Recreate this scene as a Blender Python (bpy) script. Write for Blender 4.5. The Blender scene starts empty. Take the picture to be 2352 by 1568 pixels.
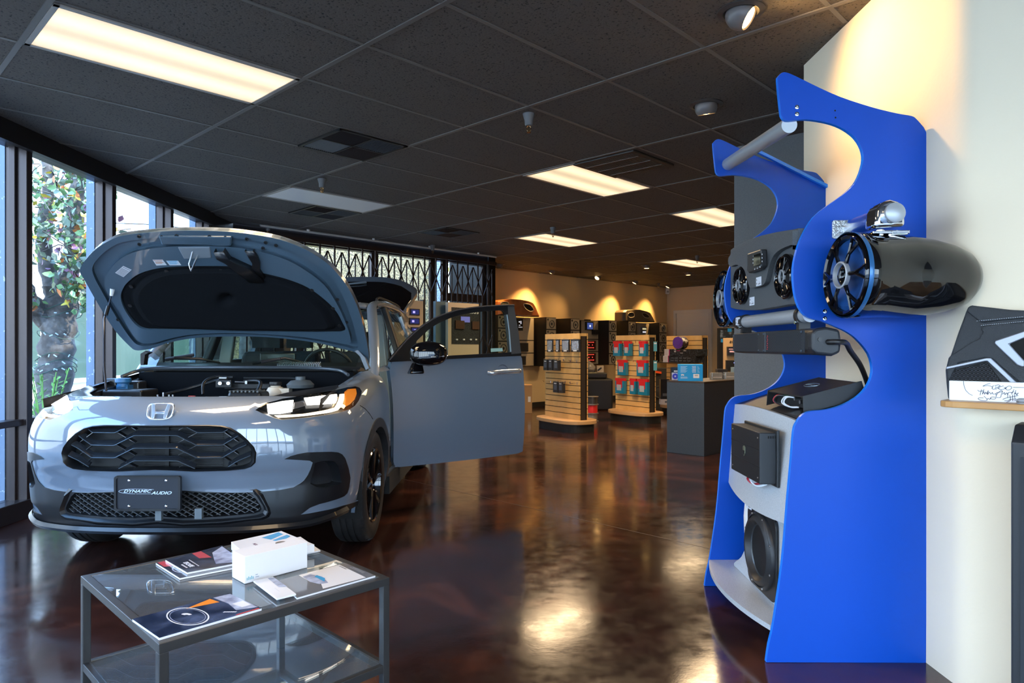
import bpy, bmesh, math, random
import numpy as np
from math import pi, sin, cos, radians as R
from mathutils import Vector, Matrix
from mathutils.geometry import delaunay_2d_cdt

C = bpy.context.scene.collection
SC = bpy.context.scene
F, CX, HY, CH = 1578., 1176., 799., 1.2      # focal length in pixels, principal column, horizon row, camera height
# ---------------------------------------------------------------- camera
cam = bpy.data.cameras.new('camera'); co = bpy.data.objects.new('camera', cam); C.objects.link(co)
cam.sensor_width = 36; cam.lens = 36 * F / 2352; cam.shift_y = (HY - 784) / 2352
cam.clip_start = .05; cam.clip_end = 200
co.location = (0, 0, CH); co.rotation_euler = (pi / 2, 0, 0); SC.camera = co
# ---------------------------------------------------------------- colour management
SC.view_settings.view_transform = 'Standard'; SC.view_settings.look = 'None'
SC.view_settings.gamma = 1; SC.view_settings.use_curve_mapping = False
SC.view_settings.exposure = 0.10
# ---------------------------------------------------------------- sky and sun
W = bpy.data.worlds.new('sky'); SC.world = W; W.use_nodes = True
wn = W.node_tree.nodes; wl = W.node_tree.links; wn.clear()
wo = wn.new('ShaderNodeOutputWorld'); wb = wn.new('ShaderNodeBackground')
tc = wn.new('ShaderNodeTexCoord'); sx = wn.new('ShaderNodeSeparateXYZ'); cr = wn.new('ShaderNodeValToRGB')
wl.new(tc.outputs['Generated'], sx.inputs[0]); wl.new(sx.outputs['Z'], cr.inputs[0])
cr.color_ramp.elements[0].position = .0; cr.color_ramp.elements[0].color = (.72, .86, 1, 1)
cr.color_ramp.elements[1].position = .55; cr.color_ramp.elements[1].color = (.26, .52, 1, 1)
wl.new(cr.outputs[0], wb.inputs['Color']); wb.inputs['Strength'].default_value = 10.5
wl.new(wb.outputs[0], wo.inputs[0])
sl = bpy.data.lights.new('sun', 'SUN'); so = bpy.data.objects.new('sun', sl); C.objects.link(so)
sl.energy = 9; sl.color = (1, .93, .8); sl.angle = R(1)
so.rotation_euler = Vector((-1, .12, -1.05)).to_track_quat('-Z', 'Y').to_euler(); so.location = (6, 0, 12)

def area(name, loc, look, sx_, sy_, e, col, parent=None):
    l = bpy.data.lights.new(name, 'AREA'); l.shape = 'RECTANGLE'; l.size = sx_; l.size_y = sy_; l.energy = e; l.color = col
    o = bpy.data.objects.new(name, l); C.objects.link(o); o.location = loc
    o.rotation_euler = (Vector(look) - Vector(loc)).to_track_quat('-Z', 'Y').to_euler(); o.parent = parent
    return o

# ---------------------------------------------------------------- helpers
rnd = random.Random(5)
def px(x, y, Y): return Vector(((x - CX) / F * Y, Y, CH + (HY - y) / F * Y))
def ray(x, y): return Vector(((x - CX) / F, 1, (HY - y) / F))
def hit(x, y, p0, n):
    r = ray(x, y); o = Vector((0, 0, CH)); n = Vector(n)
    return o + r * ((Vector(p0) - o).dot(n) / r.dot(n))
S2U = Vector((.6947, .7193, 0)); S2V = Vector((.7193, -.6947, 0))       # the building's two grid directions
def G(u, j, z=2.73):
    a = u * 1.2192 + .7641; b = -.6096 * j + 4.1611
    return Vector((a * .6944 - b * .7197, a * .7197 + b * .6944, z))

MATS = {}
def mat(name, col, rough=.5, metal=0., coat=0., emit=None, es=1., trans=0., alpha=None, bump=None, noise=None, spec=None, ior=None, sheen=0):
    if name in MATS: return MATS[name]
    m = bpy.data.materials.new(name); m.use_nodes = True; nt = m.node_tree; b = nt.nodes['Principled BSDF']
    b.inputs['Base Color'].default_value = (*col, 1); b.inputs['Roughness'].default_value = rough; b.inputs['Metallic'].default_value = metal
    b.inputs['Coat Weight'].default_value = coat; b.inputs['Coat Roughness'].default_value = .03
    b.inputs['Transmission Weight'].default_value = trans
    if spec is not None: b.inputs['Specular IOR Level'].default_value = spec
    if ior: b.inputs['IOR'].default_value = ior
    if sheen: b.inputs['Sheen Weight'].default_value = sheen
    if emit: b.inputs['Emission Color'].default_value = (*emit, 1); b.inputs['Emission Strength'].default_value = es
    if noise or bump:
        t = nt.nodes.new('ShaderNodeTexCoord')
    if noise:      # (scale, colour2, lo, hi, detail)
        n = nt.nodes.new('ShaderNodeTexNoise'); n.inputs['Scale'].default_value = noise[0]; n.inputs['Detail'].default_value = noise[4] if len(noise) > 4 else 3
        r = nt.nodes.new('ShaderNodeValToRGB'); r.color_ramp.elements[0].position = noise[2]; r.color_ramp.elements[1].position = noise[3]
        r.color_ramp.elements[0].color = (*col, 1); r.color_ramp.elements[1].color = (*noise[1], 1)
        nt.links.new(t.outputs['Object'], n.inputs[0]); nt.links.new(n.outputs[0], r.inputs[0]); nt.links.new(r.outputs[0], b.inputs['Base Color'])
    if bump:       # (scale, strength, detail)
        n = nt.nodes.new('ShaderNodeTexNoise'); n.inputs['Scale'].default_value = bump[0]; n.inputs['Detail'].default_value = bump[2] if len(bump) > 2 else 2
        bu = nt.nodes.new('ShaderNodeBump'); bu.inputs['Strength'].default_value = bump[1]; bu.inputs['Distance'].default_value = .01
        nt.links.new(t.outputs['Object'], n.inputs[0]); nt.links.new(n.outputs[0], bu.inputs['Height']); nt.links.new(bu.outputs[0], b.inputs['Normal'])
    MATS[name] = m; return m
def glass(name, tint=(1, 1, 1), refl=.08, dust=0.):
    """thin architectural glass: clear pane with a weak mirror on it"""
    m = bpy.data.materials.new(name); m.use_nodes = True; nt = m.node_tree; nt.nodes.clear()
    o = nt.nodes.new('ShaderNodeOutputMaterial'); t = nt.nodes.new('ShaderNodeBsdfTransparent'); g = nt.nodes.new('ShaderNodeBsdfGlossy')
    t.inputs[0].default_value = (*tint, 1); g.inputs['Roughness'].default_value = .01
    lw = nt.nodes.new('ShaderNodeLayerWeight'); lw.inputs['Blend'].default_value = .5
    pw = nt.nodes.new('ShaderNodeMath'); pw.operation = 'POWER'; pw.inputs[1].default_value = 4; nt.links.new(lw.outputs['Facing'], pw.inputs[0])
    mu = nt.nodes.new('ShaderNodeMath'); mu.operation = 'MULTIPLY_ADD'; mu.inputs[1].default_value = .7; mu.inputs[2].default_value = refl
    mu.use_clamp = True
    x = nt.nodes.new('ShaderNodeMixShader')
    nt.links.new(pw.outputs[0], mu.inputs[0]); nt.links.new(mu.outputs[0], x.inputs[0]); nt.links.new(t.outputs[0], x.inputs[1]); nt.links.new(g.outputs[0], x.inputs[2]); nt.links.new(x.outputs[0], o.inputs[0])
    if dust:
        d = nt.nodes.new('ShaderNodeBsdfDiffuse'); d.inputs[0].default_value = (.55, .62, .70, 1); y = nt.nodes.new('ShaderNodeMixShader'); y.inputs[0].default_value = dust
        nt.links.new(x.outputs[0], y.inputs[1]); nt.links.new(d.outputs[0], y.inputs[2]); nt.links.new(y.outputs[0], o.inputs[0])
    MATS[name] = m; return m

class MB:
    """collects shapes that become ONE mesh"""
    def __init__(s): s.v = []; s.f = []; s.m = []; s.mi = 0
    def add(s, vs, fs):
        n = len(s.v); s.v += [Vector(v) for v in vs]; s.f += [tuple(i + n for i in f) for f in fs]; s.m += [s.mi] * len(fs); return s
    def box(s, c, d, M=None):
        x, y, z = d[0] / 2, d[1] / 2, d[2] / 2; c = Vector(c)
        vs = [Vector((a * x, b * y, e * z)) for a in (-1, 1) for b in (-1, 1) for e in (-1, 1)]
        if M: vs = [M @ v for v in vs]
        return s.add([c + v for v in vs], [(0, 1, 3, 2), (4, 6, 7, 5), (0, 4, 5, 1), (2, 3, 7, 6), (0, 2, 6, 4), (1, 5, 7, 3)])
    def hexa(s, b4, t4):
        return s.add(list(b4) + list(t4), [(3, 2, 1, 0), (4, 5, 6, 7), (0, 1, 5, 4), (1, 2, 6, 5), (2, 3, 7, 6), (3, 0, 4, 7)])
    def bar(s, a, b, w, h, up=(0, 0, 1)):
        a = Vector(a); b = Vector(b); d = (b - a).normalized(); r = d.cross(Vector(up)); r = r.normalized() if r.length > 1e-6 else Vector((1, 0, 0)); u = r.cross(d)
        q = [(-1, -1), (1, -1), (1, 1), (-1, 1)]
        return s.hexa([a + r * i * w / 2 + u * j * h / 2 for i, j in q], [b + r * i * w / 2 + u * j * h / 2 for i, j in q])
    def tube(s, pts, r, n=10, cap=True, closed=False):
        pts = [Vector(p) for p in pts]; rs = r if isinstance(r, (list, tuple)) else [r] * len(pts)
        k = len(pts); rings = []; prev = None
        for i, p in enumerate(pts):
            d = (pts[(i + 1) % k] - pts[i - 1]) if (closed or 0 < i < k - 1) else (pts[1] - pts[0] if i == 0 else pts[-1] - pts[-2])
            d = d.normalized()
            if prev is None:
                a = d.cross(Vector((0, 0, 1))); a = a.normalized() if a.length > .1 else d.cross(Vector((1, 0, 0))).normalized()
            else:
                a = prev - d * prev.dot(d); a.normalize()
            prev = a; b = d.cross(a)
            rings.append([p + (a * cos(2 * pi * t / n) + b * sin(2 * pi * t / n)) * rs[i] for t in range(n)])
        vs = [v for q in rings for v in q]; fs = []
        for i in range(k if closed else k - 1):
            for t in range(n):
                i2 = (i + 1) % k; fs.append((i * n + t, i * n + (t + 1) % n, i2 * n + (t + 1) % n, i2 * n + t))
        if cap and not closed: fs += [tuple(range(n))[::-1], tuple((k - 1) * n + t for t in range(n))]
        return s.add(vs, fs)
    def cyl(s, a, b, r, n=20, r2=None): return s.tube([a, b], [r, r if r2 is None else r2], n)
    def lathe(s, o, ax, prof, n=32, a0=0, a1=2 * pi):
        """prof: (radius, height along ax)"""
        o = Vector(o); ax = Vector(ax).normalized(); a = ax.cross(Vector((0, 0, 1))); a = a.normalized() if a.length > .01 else Vector((1, 0, 0)); b = ax.cross(a)
        full = abs(a1 - a0 - 2 * pi) < 1e-6; m = n if full else n + 1; vs = []; fs = []
        for r, h in prof:
            for t in range(m):
                th = a0 + (a1 - a0) * t / n; vs.append(o + ax * h + (a * cos(th) + b * sin(th)) * r)
        for i in range(len(prof) - 1):
            for t in range(n):
                t2 = (t + 1) % m; fs.append((i * m + t, i * m + t2, (i + 1) * m + t2, (i + 1) * m + t))
        return s.add(vs, fs)
    def prism(s, pts, o, ex, ey, ez, d):
        """2D outline pts in frame (ex,ey) at o, extruded d along ez"""
        o, ex, ey, ez = Vector(o), Vector(ex), Vector(ey), Vector(ez); n = len(pts)
        a = [o + ex * p[0] + ey * p[1] for p in pts]; b = [p + ez * d for p in a]
        return s.add(a + b, [tuple(range(n))[::-1], tuple(range(n, 2 * n))] + [(i, (i + 1) % n, n + (i + 1) % n, n + i) for i in range(n)])
    def cdt(s, loops, fn, thick=None, keep=None):
        """triangulate the region inside loops[0] and outside the others; fn maps (u,v)->point; thick: fn for the second skin"""
        vs, es = [], []
        for L in loops:
            n0 = len(vs); vs += [Vector(p) for p in L]; es += [(n0 + i, n0 + (i + 1) % len(L)) for i in range(len(L))]
        if keep: vs += [Vector(p) for p in keep]
        V, E, T, *_ = delaunay_2d_cdt(vs, es, [], 0, 1e-7)
        tri = []
        for f in T:
            c = sum((V[i] for i in f), Vector((0, 0))) / len(f)
            if inside(c, loops[0]) and not any(inside(c, h) for h in loops[1:]): tri.append(tuple(f))
        P = [fn(*v) for v in V]; s.add(P, tri)
        if thick:
            n = len(V); cnt = {}
            for f in tri:
                for i in range(len(f)):
                    e = (f[i], f[(i + 1) % len(f)]); k = (min(e), max(e)); cnt.setdefault(k, []).append(e)
            bd = [v[0] for v in cnt.values() if len(v) == 1]
            s.add(P + [thick(*v) for v in V], [tuple(i + n for i in f[::-1]) for f in tri] + [(b, a, a + n, b + n) for a, b in bd])
        return s
    def xf(s, M): s.v = [M @ v for v in s.v]; return s
def inside(p, poly):
    c = False; n = len(poly); x, y = p[0], p[1]
    for i in range(n):
        x1, y1 = poly[i][0], poly[i][1]; x2, y2 = poly[(i + 1) % n][0], poly[(i + 1) % n][1]
        if (y1 > y) != (y2 > y) and x < (x2 - x1) * (y - y1) / (y2 - y1) + x1: c = not c
    return c
def dense(loop, step):
    out = []
    for i, p in enumerate(loop):
        q = loop[(i + 1) % len(loop)]; d = math.hypot(q[0] - p[0], q[1] - p[1]); k = max(1, int(d / step))
        out += [(p[0] + (q[0] - p[0]) * t / k, p[1] + (q[1] - p[1]) * t / k) for t in range(k)]
    return out
def smooth_loop(pts, k=6, closed=True):
    """Catmull-Rom through the points"""
    n = len(pts); out = []; P = [Vector(p) for p in pts]
    for i in range(n if closed else n - 1):
        a, b, c, d = (P[(i - 1) % n], P[i], P[(i + 1) % n], P[(i + 2) % n]) if closed else (P[max(i - 1, 0)], P[i], P[i + 1], P[min(i + 2, n - 1)])
        for t in range(k):
            t /= k; out.append(.5 * ((2 * b) + (c - a) * t + (2 * a - 5 * b + 4 * c - d) * t * t + (3 * b - a - 3 * c + d) * t ** 3))
    if not closed: out.append(P[-1])
    return out
def rrect(w, h, r, n=5):
    o = []
    for cx, cy, a in ((w / 2 - r, h / 2 - r, 0), (-w / 2 + r, h / 2 - r, 90), (-w / 2 + r, -h / 2 + r, 180), (w / 2 - r, -h / 2 + r, 270)):
        o += [(cx + r * cos(R(a + 90 * i / n)), cy + r * sin(R(a + 90 * i / n))) for i in range(n + 1)]
    return o
def obj(name, mb, m, parent=None, smooth=False, bevel=0, seg=2, solid=0, subd=0, kind=None, label=None):
    me = bpy.data.meshes.new(name); me.from_pydata([tuple(v) for v in mb.v], [], mb.f)
    ms = m if isinstance(m, (list, tuple)) else [m]
    for q in ms: me.materials.append(q)
    if len(ms) > 1: me.polygons.foreach_set('material_index', mb.m)
    bm = bmesh.new(); bm.from_mesh(me); bmesh.ops.remove_doubles(bm, verts=bm.verts, dist=1e-6); bmesh.ops.recalc_face_normals(bm, faces=bm.faces); bm.to_mesh(me); bm.free()
    o = bpy.data.objects.new(name, me); C.objects.link(o); o.parent = parent
    if smooth:
        for p in me.polygons: p.use_smooth = True
        me.set_sharp_from_angle(angle=R(smooth if smooth is not True else 40))
    if solid: d = o.modifiers.new('solid', 'SOLIDIFY'); d.thickness = solid; d.offset = 0
    if bevel: d = o.modifiers.new('bevel', 'BEVEL'); d.width = bevel; d.segments = seg; d.limit_method = 'ANGLE'; d.angle_limit = R(35)
    if subd: d = o.modifiers.new('sub', 'SUBSURF'); d.levels = subd; d.render_levels = subd
    if kind: o['kind'] = kind
    if label: o['label'] = label
    return o
def struct(name, mb, m, **k): return obj(name, mb, m, kind='structure', **k)
def tag(o, label, cat, group=None):
    o['label'] = label; o['category'] = cat
    if group: o['group'] = group
    return o
def thing(name, label, cat, loc=(0, 0, 0), rz=0, group=None):
    o = bpy.data.objects.new(name, None); C.objects.link(o); o.location = loc; o.rotation_euler = (0, 0, rz); o.empty_display_size = .1
    return tag(o, label, cat, group)
def struct_empty(name, loc=(0, 0, 0)):
    o = bpy.data.objects.new(name, None); C.objects.link(o); o.location = loc; o['kind'] = 'structure'; return o
def dup(root, loc, rz=None, label=None, group=None, par=None):
    r = root.copy(); C.objects.link(r); r.location = loc
    if rz is not None: r.rotation_euler = (0, 0, rz)
    if label: r['label'] = label
    if group: r['group'] = group
    if par: r.parent = par
    for ch in list(root.children):
        c = ch.copy(); C.objects.link(c); c.parent = r
        for g in ch.children:
            d = g.copy(); C.objects.link(d); d.parent = c
    return r
def patch(name, loops, fn, m, parent, step, out, skirt=0., smooth=True, kind=None, label=None, wall=None):
    """curved sheet over the 2D region loops[0] minus the other loops. fn(u,v,off)->point (off along the inward normal);
    out(P)->rough outward direction; skirt: depth of the folded-in edge"""
    LL = [dense(L, step) for L in loops]; vs, es = [], []
    for L in LL:
        n0 = len(vs); vs += [Vector(p) for p in L]; es += [(n0 + i, n0 + (i + 1) % len(L)) for i in range(len(L))]
    B = np.array([tuple(v) for v in vs]); x0, y0 = B.min(0); x1, y1 = B.max(0)
    for i in range(1, int((x1 - x0) / step) + 1):
        for j in range(1, int((y1 - y0) / step) + 1):
            p = (x0 + i * step, y0 + j * step)
            if np.min(np.abs(B - p).max(1)) > .4 * step and inside(p, LL[0]) and not any(inside(p, h) for h in LL[1:]): vs.append(Vector(p))
    V, E, T, *_ = delaunay_2d_cdt(vs, es, [], 0, 1e-7)
    tri = []
    for f in T:
        c = sum((V[i] for i in f), Vector((0, 0))) / len(f)
        if inside(c, LL[0]) and not any(inside(c, h) for h in LL[1:]): tri.append(tuple(f))
    P = [fn(v[0], v[1], 0) for v in V]; N = []
    h = step * .05
    for v, p in zip(V, P):
        n = (fn(v[0] + h, v[1], 0) - fn(v[0] - h, v[1], 0)).cross(fn(v[0], v[1] + h, 0) - fn(v[0], v[1] - h, 0))
        n = n.normalized() if n.length > 1e-12 else Vector((0, 0, 1))
        if n.dot(out(p)) < 0: n = -n
        N.append(n)
    F_ = []
    for f in tri:
        a, b, c = P[f[0]], P[f[1]], P[f[2]]
        F_.append(f if (b - a).cross(c - a).dot(N[f[0]]) > 0 else f[::-1])
    nf = len(F_)
    if skirt:
        cnt = {}
        for f in F_:
            for i in range(len(f)):
                e = (f[i], f[(i + 1) % len(f)]); cnt.setdefault((min(e), max(e)), []).append(e)
        for v in cnt.values():
            if len(v) == 1:
                a, b = v[0]; k = len(P); P += [P[a], P[b], fn(V[b][0], V[b][1], skirt), fn(V[a][0], V[a][1], skirt)]; F_.append((k + 1, k, k + 3, k + 2))
    me = bpy.data.meshes.new(name); me.from_pydata([tuple(p) for p in P], [], F_); me.materials.append(m)
    for p in me.polygons: p.use_smooth = smooth
    if smooth:
        ln = []
        for i, p in enumerate(me.polygons):
            for vi in p.vertices: ln.append(tuple(N[vi]) if i < nf else (0, 0, 0))
        for i, p in enumerate(me.polygons):
            if i >= nf: p.use_smooth = False
        me.normals_split_custom_set(ln)
    o = bpy.data.objects.new(name, me); C.objects.link(o); o.parent = parent
    if kind: o['kind'] = kind
    if label: o['label'] = label
    return o
def text(name, s, o, ex, ey, size, m, parent=None, ext=.0005, align='CENTER', shear=0, bold=0, sx_=1.):
    cu = bpy.data.curves.new(name, 'FONT'); cu.body = s; cu.size = size; cu.extrude = ext; cu.align_x = align; cu.align_y = 'CENTER'; cu.shear = shear; cu.offset = bold; cu.resolution_u = 3
    t = bpy.data.objects.new(name, cu); C.objects.link(t)
    me = bpy.data.meshes.new_from_object(t); bpy.data.objects.remove(t)
    ex = Vector(ex).normalized(); ey = Vector(ey).normalized(); ez = ex.cross(ey)
    M = Matrix.Translation(Vector(o)) @ Matrix((ex, ey, ez)).transposed().to_4x4() @ Matrix.Diagonal((sx_, 1, 1, 1))
    me.transform(M); me.materials.clear(); me.materials.append(m); me.name = name
    q = bpy.data.objects.new(name, me); C.objects.link(q); q.parent = parent
    return q
# ================================================================ MATERIALS
M_ = mat
def ceiling_mat():
    m = mat('ceiling_tile', (.045, .044, .043), .75); nt = m.node_tree; b = nt.nodes['Principled BSDF']
    t = nt.nodes.new('ShaderNodeTexCoord'); mp = nt.nodes.new('ShaderNodeMapping'); mp.inputs['Rotation'].default_value = (0, 0, R(44)); mp.inputs['Scale'].default_value = (1, 1, 1)
    n = nt.nodes.new('ShaderNodeTexNoise'); n.inputs['Scale'].default_value = 75; n.inputs['Detail'].default_value = 2; n.inputs['Roughness'].default_value = .6
    n2 = nt.nodes.new('ShaderNodeTexVoronoi'); n2.inputs['Scale'].default_value = 62; n2.inputs['Randomness'].default_value = 1
    r = nt.nodes.new('ShaderNodeValToRGB'); r.color_ramp.elements[0].position = .33; r.color_ramp.elements[1].position = .42
    r.color_ramp.elements[0].color = (.008, .008, .009, 1); r.color_ramp.elements[1].color = (.098, .082, .068, 1)
    bu = nt.nodes.new('ShaderNodeBump'); bu.inputs['Strength'].default_value = .6; bu.inputs['Distance'].default_value = .004
    nt.links.new(t.outputs['Object'], mp.inputs[0]); nt.links.new(mp.outputs[0], n.inputs[0])
    nt.links.new(n.outputs[0], r.inputs[0]); nt.links.new(r.outputs[0], b.inputs['Base Color'])
    nt.links.new(n.outputs[0], bu.inputs['Height']); nt.links.new(bu.outputs[0], b.inputs['Normal']); return m
def floor_mat():
    m = mat('polished_epoxy', (.02, .01, .007), .12); nt = m.node_tree; b = nt.nodes['Principled BSDF']
    t = nt.nodes.new('ShaderNodeTexCoord')
    n = nt.nodes.new('ShaderNodeTexNoise'); n.inputs['Scale'].default_value = 1.3; n.inputs['Detail'].default_value = 8; n.inputs['Roughness'].default_value = .62; n.inputs['Distortion'].default_value = 1.2
    r = nt.nodes.new('ShaderNodeValToRGB'); e = r.color_ramp.elements
    e[0].position = .30; e[0].color = (.012, .006, .005, 1); e[1].position = .80; e[1].color = (.15, .050, .026, 1)
    k = e.new(.52); k.color = (.034, .013, .010, 1)
    n3 = nt.nodes.new('ShaderNodeTexNoise'); n3.inputs['Scale'].default_value = 9; n3.inputs['Detail'].default_value = 5; n3.inputs['Roughness'].default_value = .7
    mr = nt.nodes.new('ShaderNodeMapRange'); mr.inputs['From Min'].default_value = .3; mr.inputs['From Max'].default_value = .75; mr.inputs['To Min'].default_value = .085; mr.inputs['To Max'].default_value = .22
    sc = nt.nodes.new('ShaderNodeTexNoise'); sc.inputs['Scale'].default_value = 30; sc.inputs['Detail'].default_value = 6
    bu = nt.nodes.new('ShaderNodeBump'); bu.inputs['Strength'].default_value = .018; bu.inputs['Distance'].default_value = .02
    nt.links.new(t.outputs['Object'], n.inputs[0]); nt.links.new(n.outputs[0], r.inputs[0]); nt.links.new(r.outputs[0], b.inputs['Base Color'])
    nt.links.new(t.outputs['Object'], n3.inputs[0]); nt.links.new(n3.outputs[0], mr.inputs[0]); nt.links.new(mr.outputs[0], b.inputs['Roughness'])
    nt.links.new(t.outputs['Object'], sc.inputs[0]); nt.links.new(n3.outputs[0], bu.inputs['Height']); nt.links.new(bu.outputs[0], b.inputs['Normal'])
    b.inputs['Specular IOR Level'].default_value = .55; b.inputs['Coat Weight'].default_value = .10; b.inputs['Coat Roughness'].default_value = .08; return m
def speckle(name, cols, scale, rough=.85):
    m = mat(name, cols[0], rough); nt = m.node_tree; b = nt.nodes['Principled BSDF']
    t = nt.nodes.new('ShaderNodeTexCoord'); n = nt.nodes.new('ShaderNodeTexVoronoi'); n.inputs['Scale'].default_value = scale
    sp = nt.nodes.new('ShaderNodeSeparateColor'); r = nt.nodes.new('ShaderNodeValToRGB'); r.color_ramp.interpolation = 'CONSTANT'
    r.color_ramp.elements[0].color = (*cols[0], 1); r.color_ramp.elements[1].color = (*cols[-1], 1); r.color_ramp.elements[1].position = .8
    for i, c in enumerate(cols[1:-1]): q = r.color_ramp.elements.new(.25 + .3 * i); q.color = (*c, 1)
    nt.links.new(t.outputs['Object'], n.inputs[0]); nt.links.new(n.outputs['Color'], sp.inputs[0]); nt.links.new(sp.outputs[0], r.inputs[0]); nt.links.new(r.outputs[0], b.inputs['Base Color']); return m
CEIL, FLOOR = ceiling_mat(), floor_mat()
CREAM = mat('cream_wall', (.84, .73, .54), .7, bump=(60, .05))
TANW = mat('tan_wall', (.70, .50, .26), .75, bump=(60, .05))
GREYW = mat('grey_wall', (.12, .13, .135), .7, noise=(120, (.135, .145, .15), .4, .6))
BRONZE = mat('bronze_aluminium', (.045, .036, .036), .32, .6)
BLACKM = mat('black_metal', (.012, .011, .011), .4, .3)
BLACKP = mat('black_plastic', (.012, .012, .013), .38)
GLOSSB = mat('gloss_black', (.003, .003, .004), .04, coat=.25)
GRIDM = mat('ceiling_grid_metal', (.15, .135, .12), .45, .2)
CHROME = mat('chrome', (.85, .86, .88), .06, 1)
STEEL = mat('brushed_steel', (.55, .56, .57), .28, 1)
PANE = glass('window_glass', (.96, .98, .98), .02)
WHITE = mat('white_paint', (.78, .77, .74), .6)
RUBBER = mat('tyre_rubber', (.010, .010, .011), .55, noise=(40, (.018, .016, .015), .4, .7))
MAPLE = mat('maple_laminate', (.66, .38, .12), .42, noise=(6, (.74, .45, .16), .35, .65))
SLOT = mat('dark_slot', (.03, .018, .010), .7)
CARDB = mat('cardboard', (.42, .25, .12), .8)
REDM = mat('red_plastic', (.65, .02, .02), .35)
SKYB = mat('cyan_card', (.02, .34, .72), .45)
PAPER = mat('white_paper', (.80, .80, .82), .35, coat=.3)
WHITEC = mat('white_card', (.78, .78, .80), .55)

# ================================================================ ROOM SHELL
H = 2.73
Wc = Vector((-3.45, 8.40, 0)); We = Wc + S2U * 4.56                 # gate wall start, end
Ya = Vector((-.283, 13.19, 0)); Yb = Vector((3.97, 17.6, 0))       # tan wall start, end
Db = Yb + S2V * 8.4
Y2 = We + Vector((-.7193, .6947, 0)) * 1.05; Y2 = Ya + S2U * (Y2 - Ya).dot(S2U)
room = [(-3.42, -3.6), (5.9, -3.6), (5.9, -1.75), (1.58, 2.42), (1.58, 3.72), (3.2, 3.78), (1.70, 5.24), (1.86, 5.4), (3.3, 4.1), (10.6, 11.2), (Db.x, Db.y),
        (Yb.x, Yb.y), (Y2.x, Y2.y), (We.x, We.y), (Wc.x, Wc.y), (-3.42, 8.3)]
def slab(poly, z0, z1):
    m = MB(); m.prism(poly, (0, 0, z0), (1, 0, 0), (0, 1, 0), (0, 0, 1), z1 - z0); return m
fl = MB(); fl.prism([(-3.5, -3.7), (6, -3.7), (13, 11), (8, 19), (-1, 19), (-1, 13), (-3.5, 9)], (0, 0, -.1), (1, 0, 0), (0, 1, 0), (0, 0, 1), .1)
struct('floor', fl, FLOOR)
jt = MB()                                                             # saw-cut joints in the slab
def joint(a, b): jt.bar((*a, .0004), (*b, .0004), .004, .0008)
def fpt(x, y): Y = F * CH / (y - HY); return ((x - CX) / F * Y, Y)
joint(fpt(905, 1095), fpt(1640, 1262)); joint((-3.3, 6.2), fpt(905, 1095))
struct('trim_1', jt, mat('slab_joint', (.05, .035, .03), .4))
ce = MB(); ce.prism(room, (0, 0, H), (1, 0, 0), (0, 1, 0), (0, 0, 1), .25)
struct('ceiling', ce, CEIL)
# exposed T-bar grid, clipped to the room
tb = MB()
def clipseg(a, b, n=60):
    run = None; out = []
    for i in range(n + 1):
        p = a.lerp(b, i / n); ins = inside(p, room)
        if ins and run is None: run = p
        if (not ins or i == n) and run is not None:
            if (p - run).length > .12: out.append((run, p if ins else a.lerp(b, (i - 1) / n)))
            run = None
    return out
for u in range(-5, 17):
    for a, b in clipseg(G(u, -18), G(u, 16), 700): tb.bar(a.xy.to_3d() + Vector((0, 0, H - .002)), b.xy.to_3d() + Vector((0, 0, H - .002)), .026, .008)
for j in range(-17, 17):
    for a, b in clipseg(G(-5, j), G(16, j), 700): tb.bar(a.xy.to_3d() + Vector((0, 0, H - .001)), b.xy.to_3d() + Vector((0, 0, H - .001)), .022, .005)
struct('trim_2', tb, GRIDM)

def wall(name, a, b, z0, z1, th, m, side=1, **k):
    """wall from a to b, thickness th behind it (side=+1: to the left of a->b)"""
    a = Vector((a[0], a[1], 0)); b = Vector((b[0], b[1], 0)); d = (b - a).normalized(); n = Vector((-d.y, d.x, 0)) * side * th
    w = MB(); w.prism([(0, 0), ((b - a).length, 0), ((b - a).length, z1 - z0), (0, z1 - z0)], a + Vector((0, 0, z0)), d, (0, 0, 1), n, 1); return struct(name, w, m, **k)
wall('wall_back', Y2, Yb, 0, H + .2, .15, TANW)
wall('wall_far', Yb, Db, 0, H + .2, .15, mat('far_cream', (.80, .64, .43), .75))
wall('wall_return', We, Y2, 0, H + .2, .12, BLACKM)
wall('wall_east', Db, (10.6, 11.2), 0, H + .2, .15, TANW)
wall('wall_southeast', (10.6, 11.2), (3.3, 4.1), 0, H + .2, .05, TANW)
gw = MB(); gw.prism([(1.695, 5.24), (3.2, 3.79), (3.3, 4.1), (1.86, 5.4)], (0, 0, 0), (1, 0, 0), (0, 1, 0), (0, 0, 1), H + .2); struct('wall_partition', gw, GREYW)
rw = MB()                                                             # cream corner with a softly rounded arris
arc = [Vector((1.58, 2.42)) + Vector((.06 * (1 - cos(R(t))), -.0)) for t in (0,)]
pts = [(1.58, 3.72), (1.58, 2.47), (1.584, 2.44), (1.594, 2.415), (1.61, 2.391), (1.63, 2.372)]
e5 = Vector((1.58, 2.42, 0)) + S2V * 6.0
pts += [(e5.x, e5.y), (e5.x + .4, e5.y + .4), (3.2, 3.79)]
rw.prism(pts, (0, 0, 0), (1, 0, 0), (0, 1, 0), (0, 0, 1), H + .2); struct('wall_right', rw, CREAM, smooth=35)

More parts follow.
